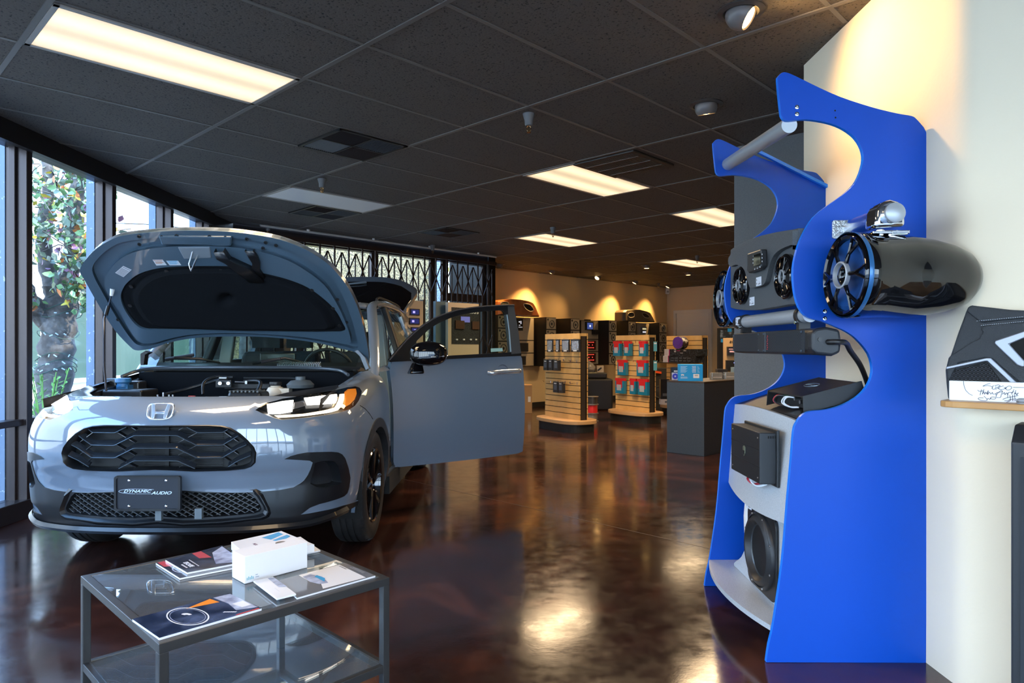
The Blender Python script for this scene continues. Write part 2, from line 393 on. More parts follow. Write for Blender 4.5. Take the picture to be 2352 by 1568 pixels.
# ---- glazed wall on the left, X=-3.42: sill, head, mullions, transom, panes
ys = [-3.6, -2.7, -1.7, -.7, .35, 1.35, 2.75, 3.82, 4.88, 5.92, 6.93, 7.80]
XG = -3.50
wf = MB()
wf.box((XG, 2.1, .065), (.16, 11.4, .13)); wf.box((XG, 2.1, 2.695), (.16, 11.4, .15)); wf.box((XG, 2.1, .675), (.10, 11.4, .045))
for y in ys: wf.box((XG, y, 1.35), (.15, .058, 2.6)); wf.box((XG - .02, y, 1.35), (.05, .10, 2.6))
wo_ = MB()
for y in ys: wo_.box((XG - .115, y, 1.35), (.07, .062, 2.6))
we = struct_empty('window_1'); obj('outer_mullion', wo_, mat('daylit_specked_metal', (.11, .16, .24), .45, .2, noise=(25, (.34, .40, .46), .66, .70)), we); obj('window_frame', wf, BRONZE, we, bevel=.004)  # outer mullion: blue daylight put into the base colour, pale specks are paint
for i in range(len(ys) - 1):
    g = MB(); y0, y1 = ys[i] + .03, ys[i + 1] - .03; g.box((XG - .02, (y0 + y1) / 2, 1.66), (.006, y1 - y0, 1.93)); obj('pane', g, PANE, we)
    g = MB(); g.box((XG - .02, (y0 + y1) / 2, .39), (.006, y1 - y0, .52)); obj('pane', g, PANE, we)
wall('wall_corner', (-3.42, 7.83), (-3.42, 8.42), 0, H + .2, .16, BLACKM)
# black header under the ceiling along the glass
hd = MB(); hd.box((-3.40, 2.1, 2.66), (.05, 11.4, .14)); struct('trim_3', hd, BLACKM)
# ---- glazed wall along the gate
n2 = Vector((-.7193, .6947, 0))
def gp(t, z=0, d=0): return Wc + S2U * t + n2 * d + Vector((0, 0, z))
w2 = struct_empty('window_2'); wf = MB()
wf.bar(gp(0, .06, .1), gp(4.56, .06, .1), .14, .12); wf.bar(gp(0, 2.66, .1), gp(4.56, 2.66, .1), .14, .16)
def gt(x):            # wall parameter at a pixel column
    k = (x - CX) / F; return (k * Wc.y - Wc.x) / (S2U.x - k * S2U.y)
mul = [0.02, gt(697), gt(868), gt(1003), gt(1030), gt(1122)]
for t in mul: wf.bar(gp(t, .05, .1), gp(t, 2.65, .1), .06, .12, up=S2U)
for a, b in ((mul[4], mul[5]),): wf.bar(gp(a, 2.02, .1), gp(b, 2.02, .1), .08, .13)
obj('window_frame', wf, BRONZE, w2, bevel=.004)
for a, b in zip(mul[:-1], mul[1:]):
    g = MB(); g.bar(gp(a + .03, 1.35, .1), gp(b - .03, 1.35, .1), .006, 2.5); obj('pane', g, PANE, w2)
wall('wall_post', gp(4.40), We, 0, H + .2, .2, BLACKM)
# ---- shop front behind the camera (daylight side)
w3 = struct_empty('window_3'); wf = MB(); xs = [-3.42, -2.2, -.95, .3, 1.55, 2.8, 4.05, 5.85]
wf.box((1.2, -3.66, .06), (9.4, .12, .12)); wf.box((1.2, -3.66, 2.66), (9.4, .12, .2))
for x in xs: wf.box((x, -3.66, 1.35), (.06, .12, 2.6))
obj('window_frame', wf, BRONZE, w3)
for a, b in zip(xs[:-1], xs[1:]): g = MB(); g.box(((a + b) / 2, -3.66, 1.34), (b - a - .06, .006, 2.45)); obj('pane', g, PANE, w3)
wall('wall_side', (5.9, -3.6), (5.9, -1.7), 0, H + .2, .1, CREAM, side=-1)
# ---- door in the far wall
dm = Vector(Yb)
def dk(x):
    k = (x - CX) / F; return (k * Yb.y - Yb.x) / (S2V.x - k * S2V.y)
t0, t1 = dk(1552), dk(1552) + .98
def dp(t, z, d=0): return Yb + S2V * t + Vector((0, 0, z)) - S2U * d
dr = struct_empty('door_1'); m = MB(); m.bar(dp((t0 + t1) / 2, 0, .02), dp((t0 + t1) / 2, 2.07, .02), t1 - t0 - .1, .03, up=-S2U); obj('door_leaf', m, WHITE, dr)
m = MB(); m.bar(dp(t0, 0, .03), dp(t0, 2.13, .03), .07, .05, up=-S2U); m.bar(dp(t1, 0, .03), dp(t1, 2.13, .03), .07, .05, up=-S2U); m.bar(dp(t0 - .035, 2.11, .03), dp(t1 + .035, 2.11, .03), .05, .08); obj('door_frame', m, WHITE, dr, bevel=.004)
m = MB(); m.tube([dp(t0 + .12, 1.0, .03), dp(t0 + .12, 1.0, .09), dp(t0 + .22, 1.0, .09)], .011); obj('door_handle', m, STEEL, dr)
bb = MB(); bb.bar(Ya + S2V * .01 + Vector((0, 0, .05)), Yb + S2V * .01 + Vector((0, 0, .05)), .02, .10); struct('baseboard_back', bb, mat('dark_baseboard', (.02, .018, .016), .5))
bb = MB(); bb.bar(dp(0, .05, .01), dp(t0 - .04, .05, .01), .02, .10); bb.bar(dp(t1 + .04, .05, .01), dp(8.3, .05, .01), .02, .10); struct('baseboard_far', bb, MATS['dark_baseboard'])
# white conduit on the ceiling above the gate
m = MB(); m.tube([gp(.25, 2.695, -.28), gp(4.3, 2.695, -.28)], .014, 12)
tag(obj('conduit_pipe', m, mat('pale_conduit', (.5, .49, .46), .5), smooth=True), 'thin pale pipe running under the dark ceiling above the folding gate', 'pipe')
m = MB()
for t in (.9, 1.9, 2.9, 3.9): m = MB(); m.bar(gp(t, 2.70, -.28), gp(t, 2.725, -.28), .03, .05); obj('pipe_clip', m, WHITE, bpy.data.objects['conduit_pipe'])

# ================================================================ CEILING FIXTURES
LENS = mat('lit_lens', (.9, .85, .75), .4, emit=(1, .66, .33), es=5.5)
def lens_mat(lit):
    if not lit: return mat('unlit_lens', (.85, .85, .84), .35)
    m = mat('lit_diffuser', (.8, .75, .6), .4, emit=(1, .77, .47), es=1.0); nt = m.node_tree; b = nt.nodes['Principled BSDF']
    t = nt.nodes.new('ShaderNodeTexCoord'); s = nt.nodes.new('ShaderNodeSeparateXYZ'); w = nt.nodes.new('ShaderNodeMath'); w.operation = 'MULTIPLY'; w.inputs[1].default_value = 2 * pi / .275
    c = nt.nodes.new('ShaderNodeMath'); c.operation = 'COSINE'; mr = nt.nodes.new('ShaderNodeMapRange'); mr.inputs['From Min'].default_value = -1; mr.inputs['From Max'].default_value = 1
    mr.inputs['To Min'].default_value = 1.30; mr.inputs['To Max'].default_value = .70
    nt.links.new(t.outputs['Object'], s.inputs[0]); nt.links.new(s.outputs['Y'], w.inputs[0]); nt.links.new(w.outputs[0], c.inputs[0]); nt.links.new(c.outputs[0], mr.inputs[0]); nt.links.new(mr.outputs[0], b.inputs['Emission Strength'])
    return m
def troffer(u, j, lit, label, e=26):
    """2x4 ft fixture filling grid cell (u..u+1, j..j+1)"""
    c = (G(u, j) + G(u + 1, j + 1)) / 2; a = math.atan2(.7197, .6944)
    t = thing('ceiling_light', label, 'ceiling light', (c.x, c.y, H), a, 'recessed fluorescent ceiling lights')
    m = MB(); L, w = 1.19, .585
    for s in (-1, 1): m.box((s * (L / 2 - .012), 0, -.006), (.024, w, .010)); m.box((0, s * (w / 2 - .012), -.006), (L, .024, .010))
    obj('frame', m, mat('fixture_frame', (.42, .38, .34), .4, .3), t)
    m = MB(); m.box((0, 0, -.006), (L - .05, w - .05, .004)); obj('diffuser', m, lens_mat(lit), t)
    if lit:
        l = bpy.data.lights.new('tube_light', 'AREA'); l.shape = 'RECTANGLE'; l.size = 1.1; l.size_y = .5; l.energy = e; l.color = (1, .72, .42); l.spread = R(150)
        o = bpy.data.objects.new('tube_light', l); C.objects.link(o); o.parent = t; o.location = (0, 0, -.012)
    return t
troffer(0, 0, True, 'large glowing rectangular ceiling light nearest the camera, above the open hood', 30)
troffer(3, 0, True, 'glowing rectangular ceiling light beside the slatted return vent', 60)
troffer(5, -4, True, 'glowing rectangular ceiling light with a sprinkler head hanging before it, over the first slatwall stand', 60)
troffer(5, 0, True, 'glowing rectangular ceiling light cut off by the grey partition', 60)
troffer(8, -4, True, 'smallest and farthest glowing rectangular ceiling light', 60)
troffer(2, -4, False, 'unlit white rectangular ceiling light above the car roof')
troffer(-1, 5, True, 'glowing rectangular ceiling light behind the camera', 30)
troffer(9, 0, True, 'glowing rectangular ceiling light hidden behind the partition', 60)
def diffuser(u0, j, label):
    c = G(u0 + .25, j + .5); t = thing('air_vent', label, 'ceiling vent', (c.x, c.y, H), math.atan2(.7197, .6944), 'ceiling air vents')
    m = MB(); w = .585
    for s in (-1, 1): m.box((s * (w / 2 - .012), 0, -.006), (.024, w, .012)); m.box((0, s * (w / 2 - .012), -.006), (w, .024, .012))
    m.box((0, 0, -.006), (.016, w, .010)); m.box((0, 0, -.006), (w, .016, .010)); obj('frame', m, BLACKM, t)
    m = MB(); m.box((0, 0, -.001), (w, w, .002)); obj('backing', m, mat('vent_dark', (.006, .006, .006), .8), t)
    m = MB()
    for i in range(4):                                   # four louvred quarters pointing four ways
        q = Matrix.Rotation(pi / 2 * i, 4, 'Z')
        for k in range(15):
            a = q @ Vector((.012, .02 + k * .0175, -.006)); b = q @ Vector((.27, .02 + k * .0175, -.006)); m.bar(a, b, .007, .009, up=q @ Vector((0, .5, 1)))
    obj('louvres', m, mat('vent_louvre', (.022, .022, .024), .6), t); return t
diffuser(1.5, -1, 'square louvred black ceiling vent nearest the camera')
diffuser(2.5, -5, 'square black ceiling vent next to the unlit white ceiling light')
diffuser(4, -5, 'small distant black ceiling vent above the middle of the folding gate')
c = G(3.27, 1.42); t = thing('return_grille', 'brown-black return air grille with three pale bars beside the second ceiling light', 'ceiling vent', (c.x, c.y, H), math.atan2(.7197, .6944))
m = MB(); m.box((0, 0, -.009), (.60, .60, .018)); obj('grille_frame', m, mat('grille_dark', (.03, .024, .02), .5), t, bevel=.008)
m = MB()
for x in (-.17, 0, .17): m.box((x, 0, -.021), (.012, .52, .006))
for k in range(28):
    m.box((0, -.25 + k * .0185, -.0195), (.5, .004, .003))
obj('grille_bars', m, mat('grille_bar', (.16, .14, .12), .4, .4), t)
# sprinklers
def sprinkler(label, loc):
    t = thing('sprinkler', label, 'sprinkler', loc, 0, 'pendent fire sprinklers'); m = MB()
    m.lathe((0, 0, 0), (0, 0, -1), [(0, 0), (.040, 0), (.040, .006), (.033, .03), (.028, .045), (.027, .07), (.022, .078), (0, .078)], 20); obj('cup', m, mat('sprinkler_grey', (.11, .11, .11), .45), t, smooth=True)
    m = MB()
    for s in (-1, 1): m.tube([(s * .006, 0, -.078), (s * .014, 0, -.09), (s * .013, 0, -.106), (0, 0, -.12)], .003, 6)
    m.lathe((0, 0, -.12), (0, 0, -1), [(0, 0), (.014, 0), (.014, .003), (0, .003)], 12); m.cyl((0, 0, -.08), (0, 0, -.118), .004, 8)
    obj('head', m, mat('brass_head', (.45, .25, .10), .25, 1), t); return t
s0 = sprinkler('grey sprinkler head hanging nearest the camera, in the middle of the dark ceiling', (.11, 4.49, H))
for l, q in (('grey sprinkler head hanging in front of the unlit white ceiling light', (-1.72, 6.22)), ('sprinkler head hanging in front of the lit panel over the first slatwall stand', (.52, 8.72)),
             ('sprinkler head at the left end of the gate, above the raised hood', (-3.03, 8.53)), ('sprinkler head above the open tailgate', (-1.18, 10.22)),
             ('sprinkler head in front of the farthest lit panel', (3.07, 11.39)), ('tiny far sprinkler head near the back corner', (3.45, 16.2))):
    dup(s0, (*q, H), label=l)
# recessed eyeball downlights
BULB = mat('lamp_face', (1, .9, .7), .3, emit=(1, .60, .20), es=22)
def downlight(loc, aim, label, e, spot=75, eye=True):
    t = thing('downlight', label, 'downlight', loc, 0, 'recessed eyeball downlights'); a = Vector(aim).normalized()
    m = MB(); m.lathe((0, 0, 0), (0, 0, -1), [(.105, 0), (.105, .004), (.080, .010), (.072, .004), (.070, 0)], 32); obj('trim_ring', m, mat('downlight_trim', (.05, .045, .042), .35), t, smooth=True)
    m = MB(); q = []
    for i in range(9):
        th = pi / 2 * (i / 8) * 1.0; q.append((.070 * sin(pi - R(120) * i / 8), .070 * cos(pi - R(120) * i / 8)))
    q = [(.070 * sin(R(170 - 120 * i / 10)), .070 * cos(R(170 - 120 * i / 10)) + .0) for i in range(11)]
    m.lathe((0, 0, -.015), a, q + [(.048, .040), (.046, .030)], 28); obj('eyeball', m, mat('eyeball_white', (.15, .13, .12), .35), t, smooth=True)
    m = MB(); m.lathe(Vector((0, 0, -.015)) + a * .036, a, [(0, 0), (.047, 0), (.045, .004), (0, .009)], 24); obj('bulb', m, BULB, t, smooth=True)
    l = bpy.data.lights.new('bulb_light', 'SPOT'); l.energy = e; l.color = (1, .60, .22); l.spot_size = R(spot); l.spot_blend = 1; l.shadow_soft_size = .04
    o = bpy.data.objects.new('bulb_light', l); C.objects.link(o); o.parent = t; o.location = Vector((0, 0, -.015)) + a * .06; o.rotation_euler = a.to_track_quat('-Z', 'Y').to_euler()
downlight((1.04, 3.12, H), (.80, -.38, -.62), 'large eyeball downlight at the top edge, tilted towards the cream wall', 48, 130)
downlight((1.22, 4.32, H), (.15, .25, -1), 'eyeball downlight above the blue stand, second from the camera', 25)
def dlt(x, d=.5):
    k = (x - CX) / F; A = Ya + S2V * d; return A + S2U * ((k * A.y - A.x) / (S2U.x - k * S2U.y)) + Vector((0, 0, H))
into = -S2V
for x, l, e, aim in ((1147, 'downlight at the left end of the tan wall, beside the gate', 60, (into * .2 + Vector((0, 0, -1)))), (1267, 'downlight above the first speaker display, second from the gate', 150, into * .42 - S2U * .30 + Vector((0, 0, -1.0))),
                     (1373, 'tilted downlight above the second speaker display, third from the gate', 60, Vector((-.55, -.5, -.75))), (1459, 'small downlight above the third speaker display, fourth from the gate', 150, into * .42 - S2U * .36 + Vector((0, 0, -1.0))),
                     (1535, 'tiny downlight in the back corner above the white sensor', 110, into * .42 - S2U * .33 + Vector((0, 0, -1.0)))):
    downlight(dlt(x), aim, l, e * 1.5, 78)
downlight((2.49, 12.71, H), (0, 0, -1), 'downlight left of the farthest lit panel, in the open ceiling', 60, 80)
downlight((3.56, 13.88, H), (0, 0, -1), 'downlight below the farthest lit panel, near the door', 60, 80)
# ================================================================ THE CAR (local: x to its left, y backwards from the nose, z up)
CO = Vector((-1.76, 3.38, 0))
car = thing('car', 'grey compact sport utility car with hood, driver door and tailgate open and headlights lit', 'car', CO)
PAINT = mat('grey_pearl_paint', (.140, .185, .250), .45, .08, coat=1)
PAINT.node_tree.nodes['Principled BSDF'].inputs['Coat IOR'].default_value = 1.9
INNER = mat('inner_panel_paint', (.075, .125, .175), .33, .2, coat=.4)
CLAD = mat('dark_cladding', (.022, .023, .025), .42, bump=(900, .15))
SATIN = mat('satin_black', (.008, .009, .011), .30, .0, coat=.15)
PAD = mat('hood_felt', (.006, .007, .009), .95, spec=.12, bump=(500, .5))
DARK = mat('dark_void', (.004, .004, .004), .9)
CARGL = glass('car_glass', (.62, .74, .70), .04)
LAMPGL = glass('lamp_lens', (.97, .97, .97), .03)
TRIMG = mat('grey_trim', (.09, .09, .095), .6)
_pl = [(0, 0), (.2, .004), (.4, .028), (.53, .062), (.65, .118), (.75, .195), (.83, .30), (.88, .43), (.905, .58), (.918, .80), (.922, 1.2), (.922, 2.2), (.918, 3.2), (.90, 3.8), (.85, 4.2), (.74, 4.42), (.5, 4.53), (0, 4.57)]
_c = smooth_loop([(-.2, .004)] + _pl + [(-.5, 4.53)], 12, False); _c = _c[12:-12]
_c = np.array([tuple(v) for v in _c]); _d = np.r_[0, np.cumsum(np.hypot(*np.diff(_c, axis=0).T))]
SM = _d[-1]
def plan(s):
    a = abs(s); x = np.interp(a, _d, _c[:, 0]); y = np.interp(a, _d, _c[:, 1])
    h = .02; x1, y1 = np.interp(a + h, _d, _c[:, 0]), np.interp(a + h, _d, _c[:, 1]); x0, y0 = np.interp(max(a - h, 0), _d, _c[:, 0]), np.interp(max(a - h, 0), _d, _c[:, 1])
    if a < h: x0 = -x1 + 2 * x; y0 = y1
    tx, ty = x1 - x0, y1 - y0; L = math.hypot(tx, ty); nx, ny = -ty / L, tx / L      # inward
    if s < 0: x, nx = -x, -nx
    return x, y, nx, ny
def s_at_y(y, side=1):
    i = np.searchsorted(_c[:, 1], y); return side * float(np.interp(y, _c[:, 1], _d))
def sst(a, b, x): t = min(1, max(0, (x - a) / (b - a))); return t * t * (3 - 2 * t)
_fz = [.20, .26, .31, .40, .50, .56, .60, .66, .74, .80, .85, .89, .92, .94, .955, .97]
_fi = [.12, .075, .05, .045, .042, .030, .012, .0, .0, .008, .026, .055, .095, .14, .20, .30]
def crown(y): return float(np.interp(y, [0, .35, .6, .9, 1.3, 1.6, 2.6, 4.0, 4.6], [.93, .945, .965, 1.0, 1.045, 1.07, 1.09, 1.10, 1.08]))
def inset(s, z, y):
    f = float(np.interp(z, _fz, _fi)); zc = crown(y); w = .19 if y < 1.25 else .19 - .09 * sst(1.25, 1.5, y)
    t = min(.992, max(0, (z - (zc - .24)) / .24)); g = w * (1 - math.sqrt(1 - t * t)) + float(np.interp(z, [.2, .3, .4, .55, .7, .8], [.05, .03, .012, .0, .0, .004]))
    k = sst(.50, .98, abs(s)); return f * (1 - k) + g * k
def bs(s, z, off=0):
    x, y, nx, ny = plan(s); i = inset(s, z, y) + off
    return Vector((x + nx * i, y + ny * i, z))
def bout(p): return Vector((p.x, (p.y - 2.2) * .9, .2))
# pixel -> (s, z) on the driver-side half
_S = np.linspace(0, 2.6, 261); _Z = np.linspace(.2, 1.05, 86)
_T = np.array([[tuple(bs(s, z)) for z in _Z] for s in _S])
_U = CX + F * (_T[..., 0] + CO.x) / (_T[..., 1] + CO.y); _V = HY - F * (_T[..., 2] - CH) / (_T[..., 1] + CO.y)
def sz(x, y):
    d = (_U - x) ** 2 + (_V - y) ** 2; i, j = np.unravel_index(np.argmin(d), d.shape); i = min(max(i, 1), 259); j = min(max(j, 1), 84)
    J = np.array([[(_U[i + 1, j] - _U[i - 1, j]) / .02, (_U[i, j + 1] - _U[i, j - 1]) / .02], [(_V[i + 1, j] - _V[i - 1, j]) / .02, (_V[i, j + 1] - _V[i, j - 1]) / .02]])
    try: q = np.linalg.solve(J, [x - _U[i, j], y - _V[i, j]])
    except Exception: q = (0, 0)
    q = np.clip(q, -.012, .012); return (float(_S[i] + q[0]), float(_Z[j] + q[1]))
def szs(l): return [sz(*p) for p in l]
def mir(l): return [(-a, b) for a, b in l]
def both(half):
    """closed loop symmetric about s=0 from a half outline that starts and ends on the centre line"""
    return half + [(-a, b) for a, b in half[::-1] if abs(a) > 1e-6]
def zm(z): return [z]
# --- outlines
gr_o = both([(0, .818)] + szs([(480, 975.5), (510, 977), (530, 982), (552, 995), (570, 1011), (584, 1027), (589, 1040), (587, 1062), (578, 1071), (562, 1077), (525, 1081), (450, 1083)]) + [(0, .598)])
lamp = szs([(586, 941.5), (597, 934), (612, 925), (650, 915), (700, 907), (770, 895.5), (797, 889), (816, 887), (826, 890), (831, 898), (829, 909), (824, 920), (815, 932), (804, 939), (781, 947), (714, 958), (647, 964), (630, 960), (605, 950)])
zb = .292
blk_r = [(540, 1131), (604, 1128.5), (640, 1125), (674, 1118.6), (690, 1109), (698, 1102.5), (707, 1090), (713, 1077), (718, 1062), (711, 1057.5), (690, 1056), (652.5, 1054), (667, 1047), (684.6, 1042), (705, 1038.6), (727.5, 1037.7), (760, 1037), (775.7, 1038.5), (785, 1043), (791.8, 1052), (799, 1075), (803.8, 1097), (801, 1118), (797, 1132), (790, 1139), (778, 1144), (733, 1157), (711, 1165.5), (690, 1181.5)]
_b1 = szs(blk_r)
bot_e = szs([(826, 1148), (790, 1160), (740, 1173)])   # lower rim of the painted wedge
def zbot(s): return .292 + .03 * sst(.7, 1.05, abs(s))
wc_y, wc_z, wr = .93, .345, .405
sF = s_at_y(wc_y); sR = s_at_y(wc_y + 2.655)
black = both([(0, .497)] + _b1 + [(bot_e[2][0], bot_e[2][1] - .003), bot_e[1], bot_e[0], (bot_e[0][0] + .005, bot_e[0][1] - .022)] + [(s, zbot(s) - .012 * (s < .62)) for s in (.85, .75, .65, .55, .45, .3, .15)] + [(0, zbot(0) - .012)])
lowg = both([(0, .492)] + szs([(480, 1131.5), (572, 1131), (584, 1140), (598, 1160), (601, 1168), (597, 1174), (585, 1178), (500, 1186), (420, 1189)]) + [(0, .362)])
pock = szs([(722, 1063), (735, 1059), (758, 1057), (768, 1060), (776, 1070), (783, 1108), (777, 1113), (768, 1115), (745, 1119), (728, 1119), (712, 1110), (714, 1098), (720, 1080)])
def arch(sc, r, a0=-12, a1=192, n=30): return [(sc + r * cos(R(a0 + (a1 - a0) * i / n)), wc_z + r * sin(R(a0 + (a1 - a0) * i / n))) for i in range(n + 1)]
# --- painted body shell: one sheet right round the car
def edge_top(n=220):
    o = []
    for i in range(n + 1):
        s = -SM + 2 * SM * i / n; y = plan(s)[1]; zc = crown(y); k = sst(.50, .98, abs(s))
        o.append((s, .948 * (1 - k) + (zc - .002) * k))
    return o
def edge_bot():
    o = []
    for sg in (1, -1):
        seq = [(SM, .42)] if sg > 0 else []
        L = [(sR + .42, .33)] + arch(sR, wr) + [(sR - .43, .23), (sF + .45, .23)] + arch(sF, wr) + [(sF - wr - .005, .335), (bot_e[0][0] + .005, bot_e[0][1])]
        L += [bot_e[1], bot_e[2]] + [_b1[-1]] + _b1[-2::-1] + [(0, .497)]
        if sg > 0: o += [(SM - .02, .42)] + [p for p in L]
        else: o += [(-a, b) for a, b in L[::-1] if abs(a) > 1e-6] + [(-SM + .02, .42)]
    return o
shell = edge_top() + edge_bot()
doorh = [(s_at_y(1.36), 1.035), (s_at_y(1.33), .80), (s_at_y(1.36), .42), (s_at_y(1.44), .335), (s_at_y(2.36), .335), (s_at_y(2.43), .42), (s_at_y(2.46), .80), (s_at_y(2.46), 1.05)]
gate_h = None
patch('body_shell', [shell, gr_o, lamp, mir(lamp)[::-1], doorh], bs, PAINT, car, .035, bout, skirt=.022)
patch('lower_cladding', [black, lowg, pock, mir(pock)[::-1]], lambda s, z, o: bs(s, z, o - .004), SATIN, car, .03, bout, skirt=.03)
# fog-light pockets and grille cavity
for sg in (1, -1):
    P = pock if sg > 0 else mir(pock)[::-1]
    c = Vector((sum(p[0] for p in P) / len(P), sum(p[1] for p in P) / len(P)))
    m = MB(); n = len(P); ring = []
    for k, (f, o) in enumerate(((1, -.004), (.93, .035), (.85, .05), (0.4, .055), (.02, .055))):
        ring += [bs(c.x + (p[0] - c.x) * f, c.y + (p[1] - c.y) * f, o) for p in P]
    m.add(ring, [(k * n + i, k * n + (i + 1) % n, (k + 1) * n + (i + 1) % n, (k + 1) * n + i) for k in range(4) for i in range(n)])
    obj('vent_pocket', m, SATIN, car, smooth=50)
# wheel-arch cladding, liners
for sg in (1, -1):
    for sc in (sF, sR):
        L = arch(sc, wr + .012, -14, 194) + arch(sc, wr - .045, -14, 194)[::-1]
        if sc == sF: L = [(max(a, bot_e[0][0] - .02), b) for a, b in L]
        if sg < 0: L = mir(L)[::-1]
        patch('wheel_arch_trim', [L], lambda s, z, o: bs(s, z, o - .007), CLAD, car, .04, bout, skirt=.05)
        m = MB(); yc = wc_y + (0 if sc == sF else 2.655)
        x0, x1 = .90 * sg, .60 * sg
        prof = [(yc + (wr - .03) * cos(R(a)), wc_z + (wr - .03) * sin(R(a))) for a in range(-20, 201, 10)]
        k = len(prof); m.add([(x0, *p) for p in prof] + [(x1, *p) for p in prof], [(i, i + 1, k + i + 1, k + i) for i in range(k - 1)] + [tuple(range(k, 2 * k))])
        obj('wheel_well', m, DARK, car)
# sills, underside
m = MB()
for sg in (1, -1): m.box((.87 * sg, 2.26, .26), (.10, 1.86, .12))
m.box((0, 2.5, .26), (1.5, 3.6, .06)); obj('underbody', m, DARK, car)
# --- hood shut ledge, engine bay
m = MB(); nn = 26
fr = [bs(-.80 + 1.60 * i / nn, .948 * (1 - sst(.5, .98, abs(-.80 + 1.60 * i / nn))) + (crown(plan(-.80 + 1.60 * i / nn)[1]) - .003) * sst(.5, .98, abs(-.80 + 1.6 * i / nn))) for i in range(nn + 1)]
bk = [Vector((p.x * .93, p.y + .10, p.z - .012)) for p in fr]; dn = [Vector((p.x * .93, p.y + .11, p.z - .25)) for p in fr]
k = nn + 1; m.add(fr + bk + dn, [(i, i + 1, k + i + 1, k + i) for i in range(nn)] + [(k + i, k + i + 1, 2 * k + i + 1, 2 * k + i) for i in range(nn)])
obj('front_shield', m, SATIN, car, smooth=True)
def bp(x, y, z): return Vector((x, y, z))
m = MB()                                              # bay tub
m.add([(-.70, .28, .66), (.70, .28, .66), (.70, 1.24, .66), (-.70, 1.24, .66), (-.74, .28, .93), (.74, .28, .93), (.74, 1.24, 1.03), (-.74, 1.24, 1.03)], [(0, 1, 2, 3), (0, 4, 7, 3), (1, 2, 6, 5), (2, 3, 7, 6)])
obj('engine_bay', m, mat('bay_dark', (.004, .005, .007), .7, spec=.12), car)
for sg in (1, -1):                                    # folded inner edge of each fender
    m = MB(); q = []
    ysx = [.40, .5, .6, .7, .8, .9, 1.0, 1.1, 1.2, 1.28]
    for y in ysx:
        s = s_at_y(y); p = bs(s * sg, crown(y) - .003); q.append(p)
    q2 = [Vector((p.x - .035 * sg, p.y, p.z - .022)) for p in q]; q3 = [Vector((.69 * sg, p.y, p.z - .03)) for p in q]; q4 = [Vector((.68 * sg, p.y, p.z - .2)) for p in q]; k = len(q)
    m.add(q + q2 + q3 + q4, [(j * k + i, j * k + i + 1, (j + 1) * k + i + 1, (j + 1) * k + i) for j in range(3) for i in range(k - 1)])
    obj('fender_edge', m, SATIN, car, smooth=60)
# engine-bay furniture, placed where the photo shows it
EB = mat('bay_plastic', (.018, .020, .023), .3); EBG = mat('bay_grey', (.10, .12, .13), .4)
def L(x, y, Y): return px(x, y, Y) - CO
m = MB(); m.prism([(.0, .0), (.62, .0), (.60, .10), (.45, .16), (.10, .16), (.0, .1)], (-.28, .50, .80), (1, 0, 0), (0, 1, .05), (0, 0, 1), .085); obj('engine_cover', m, EB, car, bevel=.015)
m = MB(); a = L(548, 908, 4.02); m.box(a + Vector((.03, .08, -.03)), (.20, .16, .10)); obj('air_intake', m, EB, car, bevel=.02)
m = MB()
for i in range(8): m.box(a + Vector((-.05 + .023 * i, .055, .023)), (.010, .12, .010))
obj('intake_slats', m, EBG, car)
m = MB(); a = L(633, 893, 4.33); m.lathe(a + Vector((0, 0, -.06)), (0, 0, 1), [(0, 0), (.052, 0), (.058, .02), (.06, .045), (.05, .06), (.045, .07), (.030, .075), (.030, .085)], 20); m.box(a + Vector((.06, 0, -.02)), (.07, .07, .05)); rs_ = obj('brake_fluid_reservoir', m, mat('milky_plastic', (.72, .62, .48), .35), car, smooth=True)
m = MB(); m.lathe(a + Vector((0, 0, .022)), (0, 0, 1), [(0, 0), (.036, 0), (.038, .006), (.036, .022), (0, .024)], 18); obj('cap', m, BLACKP, rs_, smooth=35)
m = MB(); a = L(283, 880, 4.25); m.lathe(a, (0, 0, 1), [(0, -.02), (.034, -.02), (.034, .0), (.046, .008), (.046, .028), (.042, .032), (0, .032)], 20); m.box(a + Vector((.0, .02, -.05)), (.07, .07, .08)); obj('washer_cap', m, mat('washer_blue', (.03, .16, .36), .35), car, smooth=35)
m = MB(); m.box(L(262, 885, 4.3), (.07, .08, .09)); m.box(L(312, 893, 4.35), (.09, .1, .10)); m.box(L(300, 905, 4.2), (.24, .2, .06)); obj('battery_box', m, EB, car, bevel=.01)
m = MB()
m.tube(smooth_loop([L(380, 905, 4.3), L(430, 893, 4.4), L(485, 877, 4.45), L(520, 868, 4.45), L(536, 866, 4.45)], 6, False), .010, 10)
m.tube(smooth_loop([L(466, 905, 4.3), L(466, 885, 4.32), L(474, 873, 4.36), L(492, 866, 4.4), L(505, 864, 4.42)], 6, False), .009, 10)
m.tube(smooth_loop([L(560, 876, 4.42), L(580, 874, 4.42), L(596, 876, 4.4), L(598, 884, 4.36), L(592, 898, 4.3)], 6, False), .012, 10)
m.tube(smooth_loop([L(560, 868, 4.5), L(640, 868, 4.5), L(690, 871, 4.48), L(720, 886, 4.4)], 6, False), .008, 8)
obj('hoses', m, EB, car, smooth=True)
m = MB(); m.cyl(L(505, 868, 4.42), L(522, 868, 4.42), .014, 12); m.cyl(L(540, 877, 4.4), L(566, 878, 4.4), .006, 8); m.box(L(566, 878, 4.4), (.014, .014, .02))
for x, y in ((505, 880), (524, 880)): m.cyl(L(x, y, 4.38), L(x, y, 4.36), .011, 12)
for x in (362, 375, 388, 397): m.cyl(L(x, 912, 3.95), L(x, 906 - (x == 375) * 5, 3.95), .006, 8)
obj('pipe_fittings', m, STEEL, car, smooth=35)
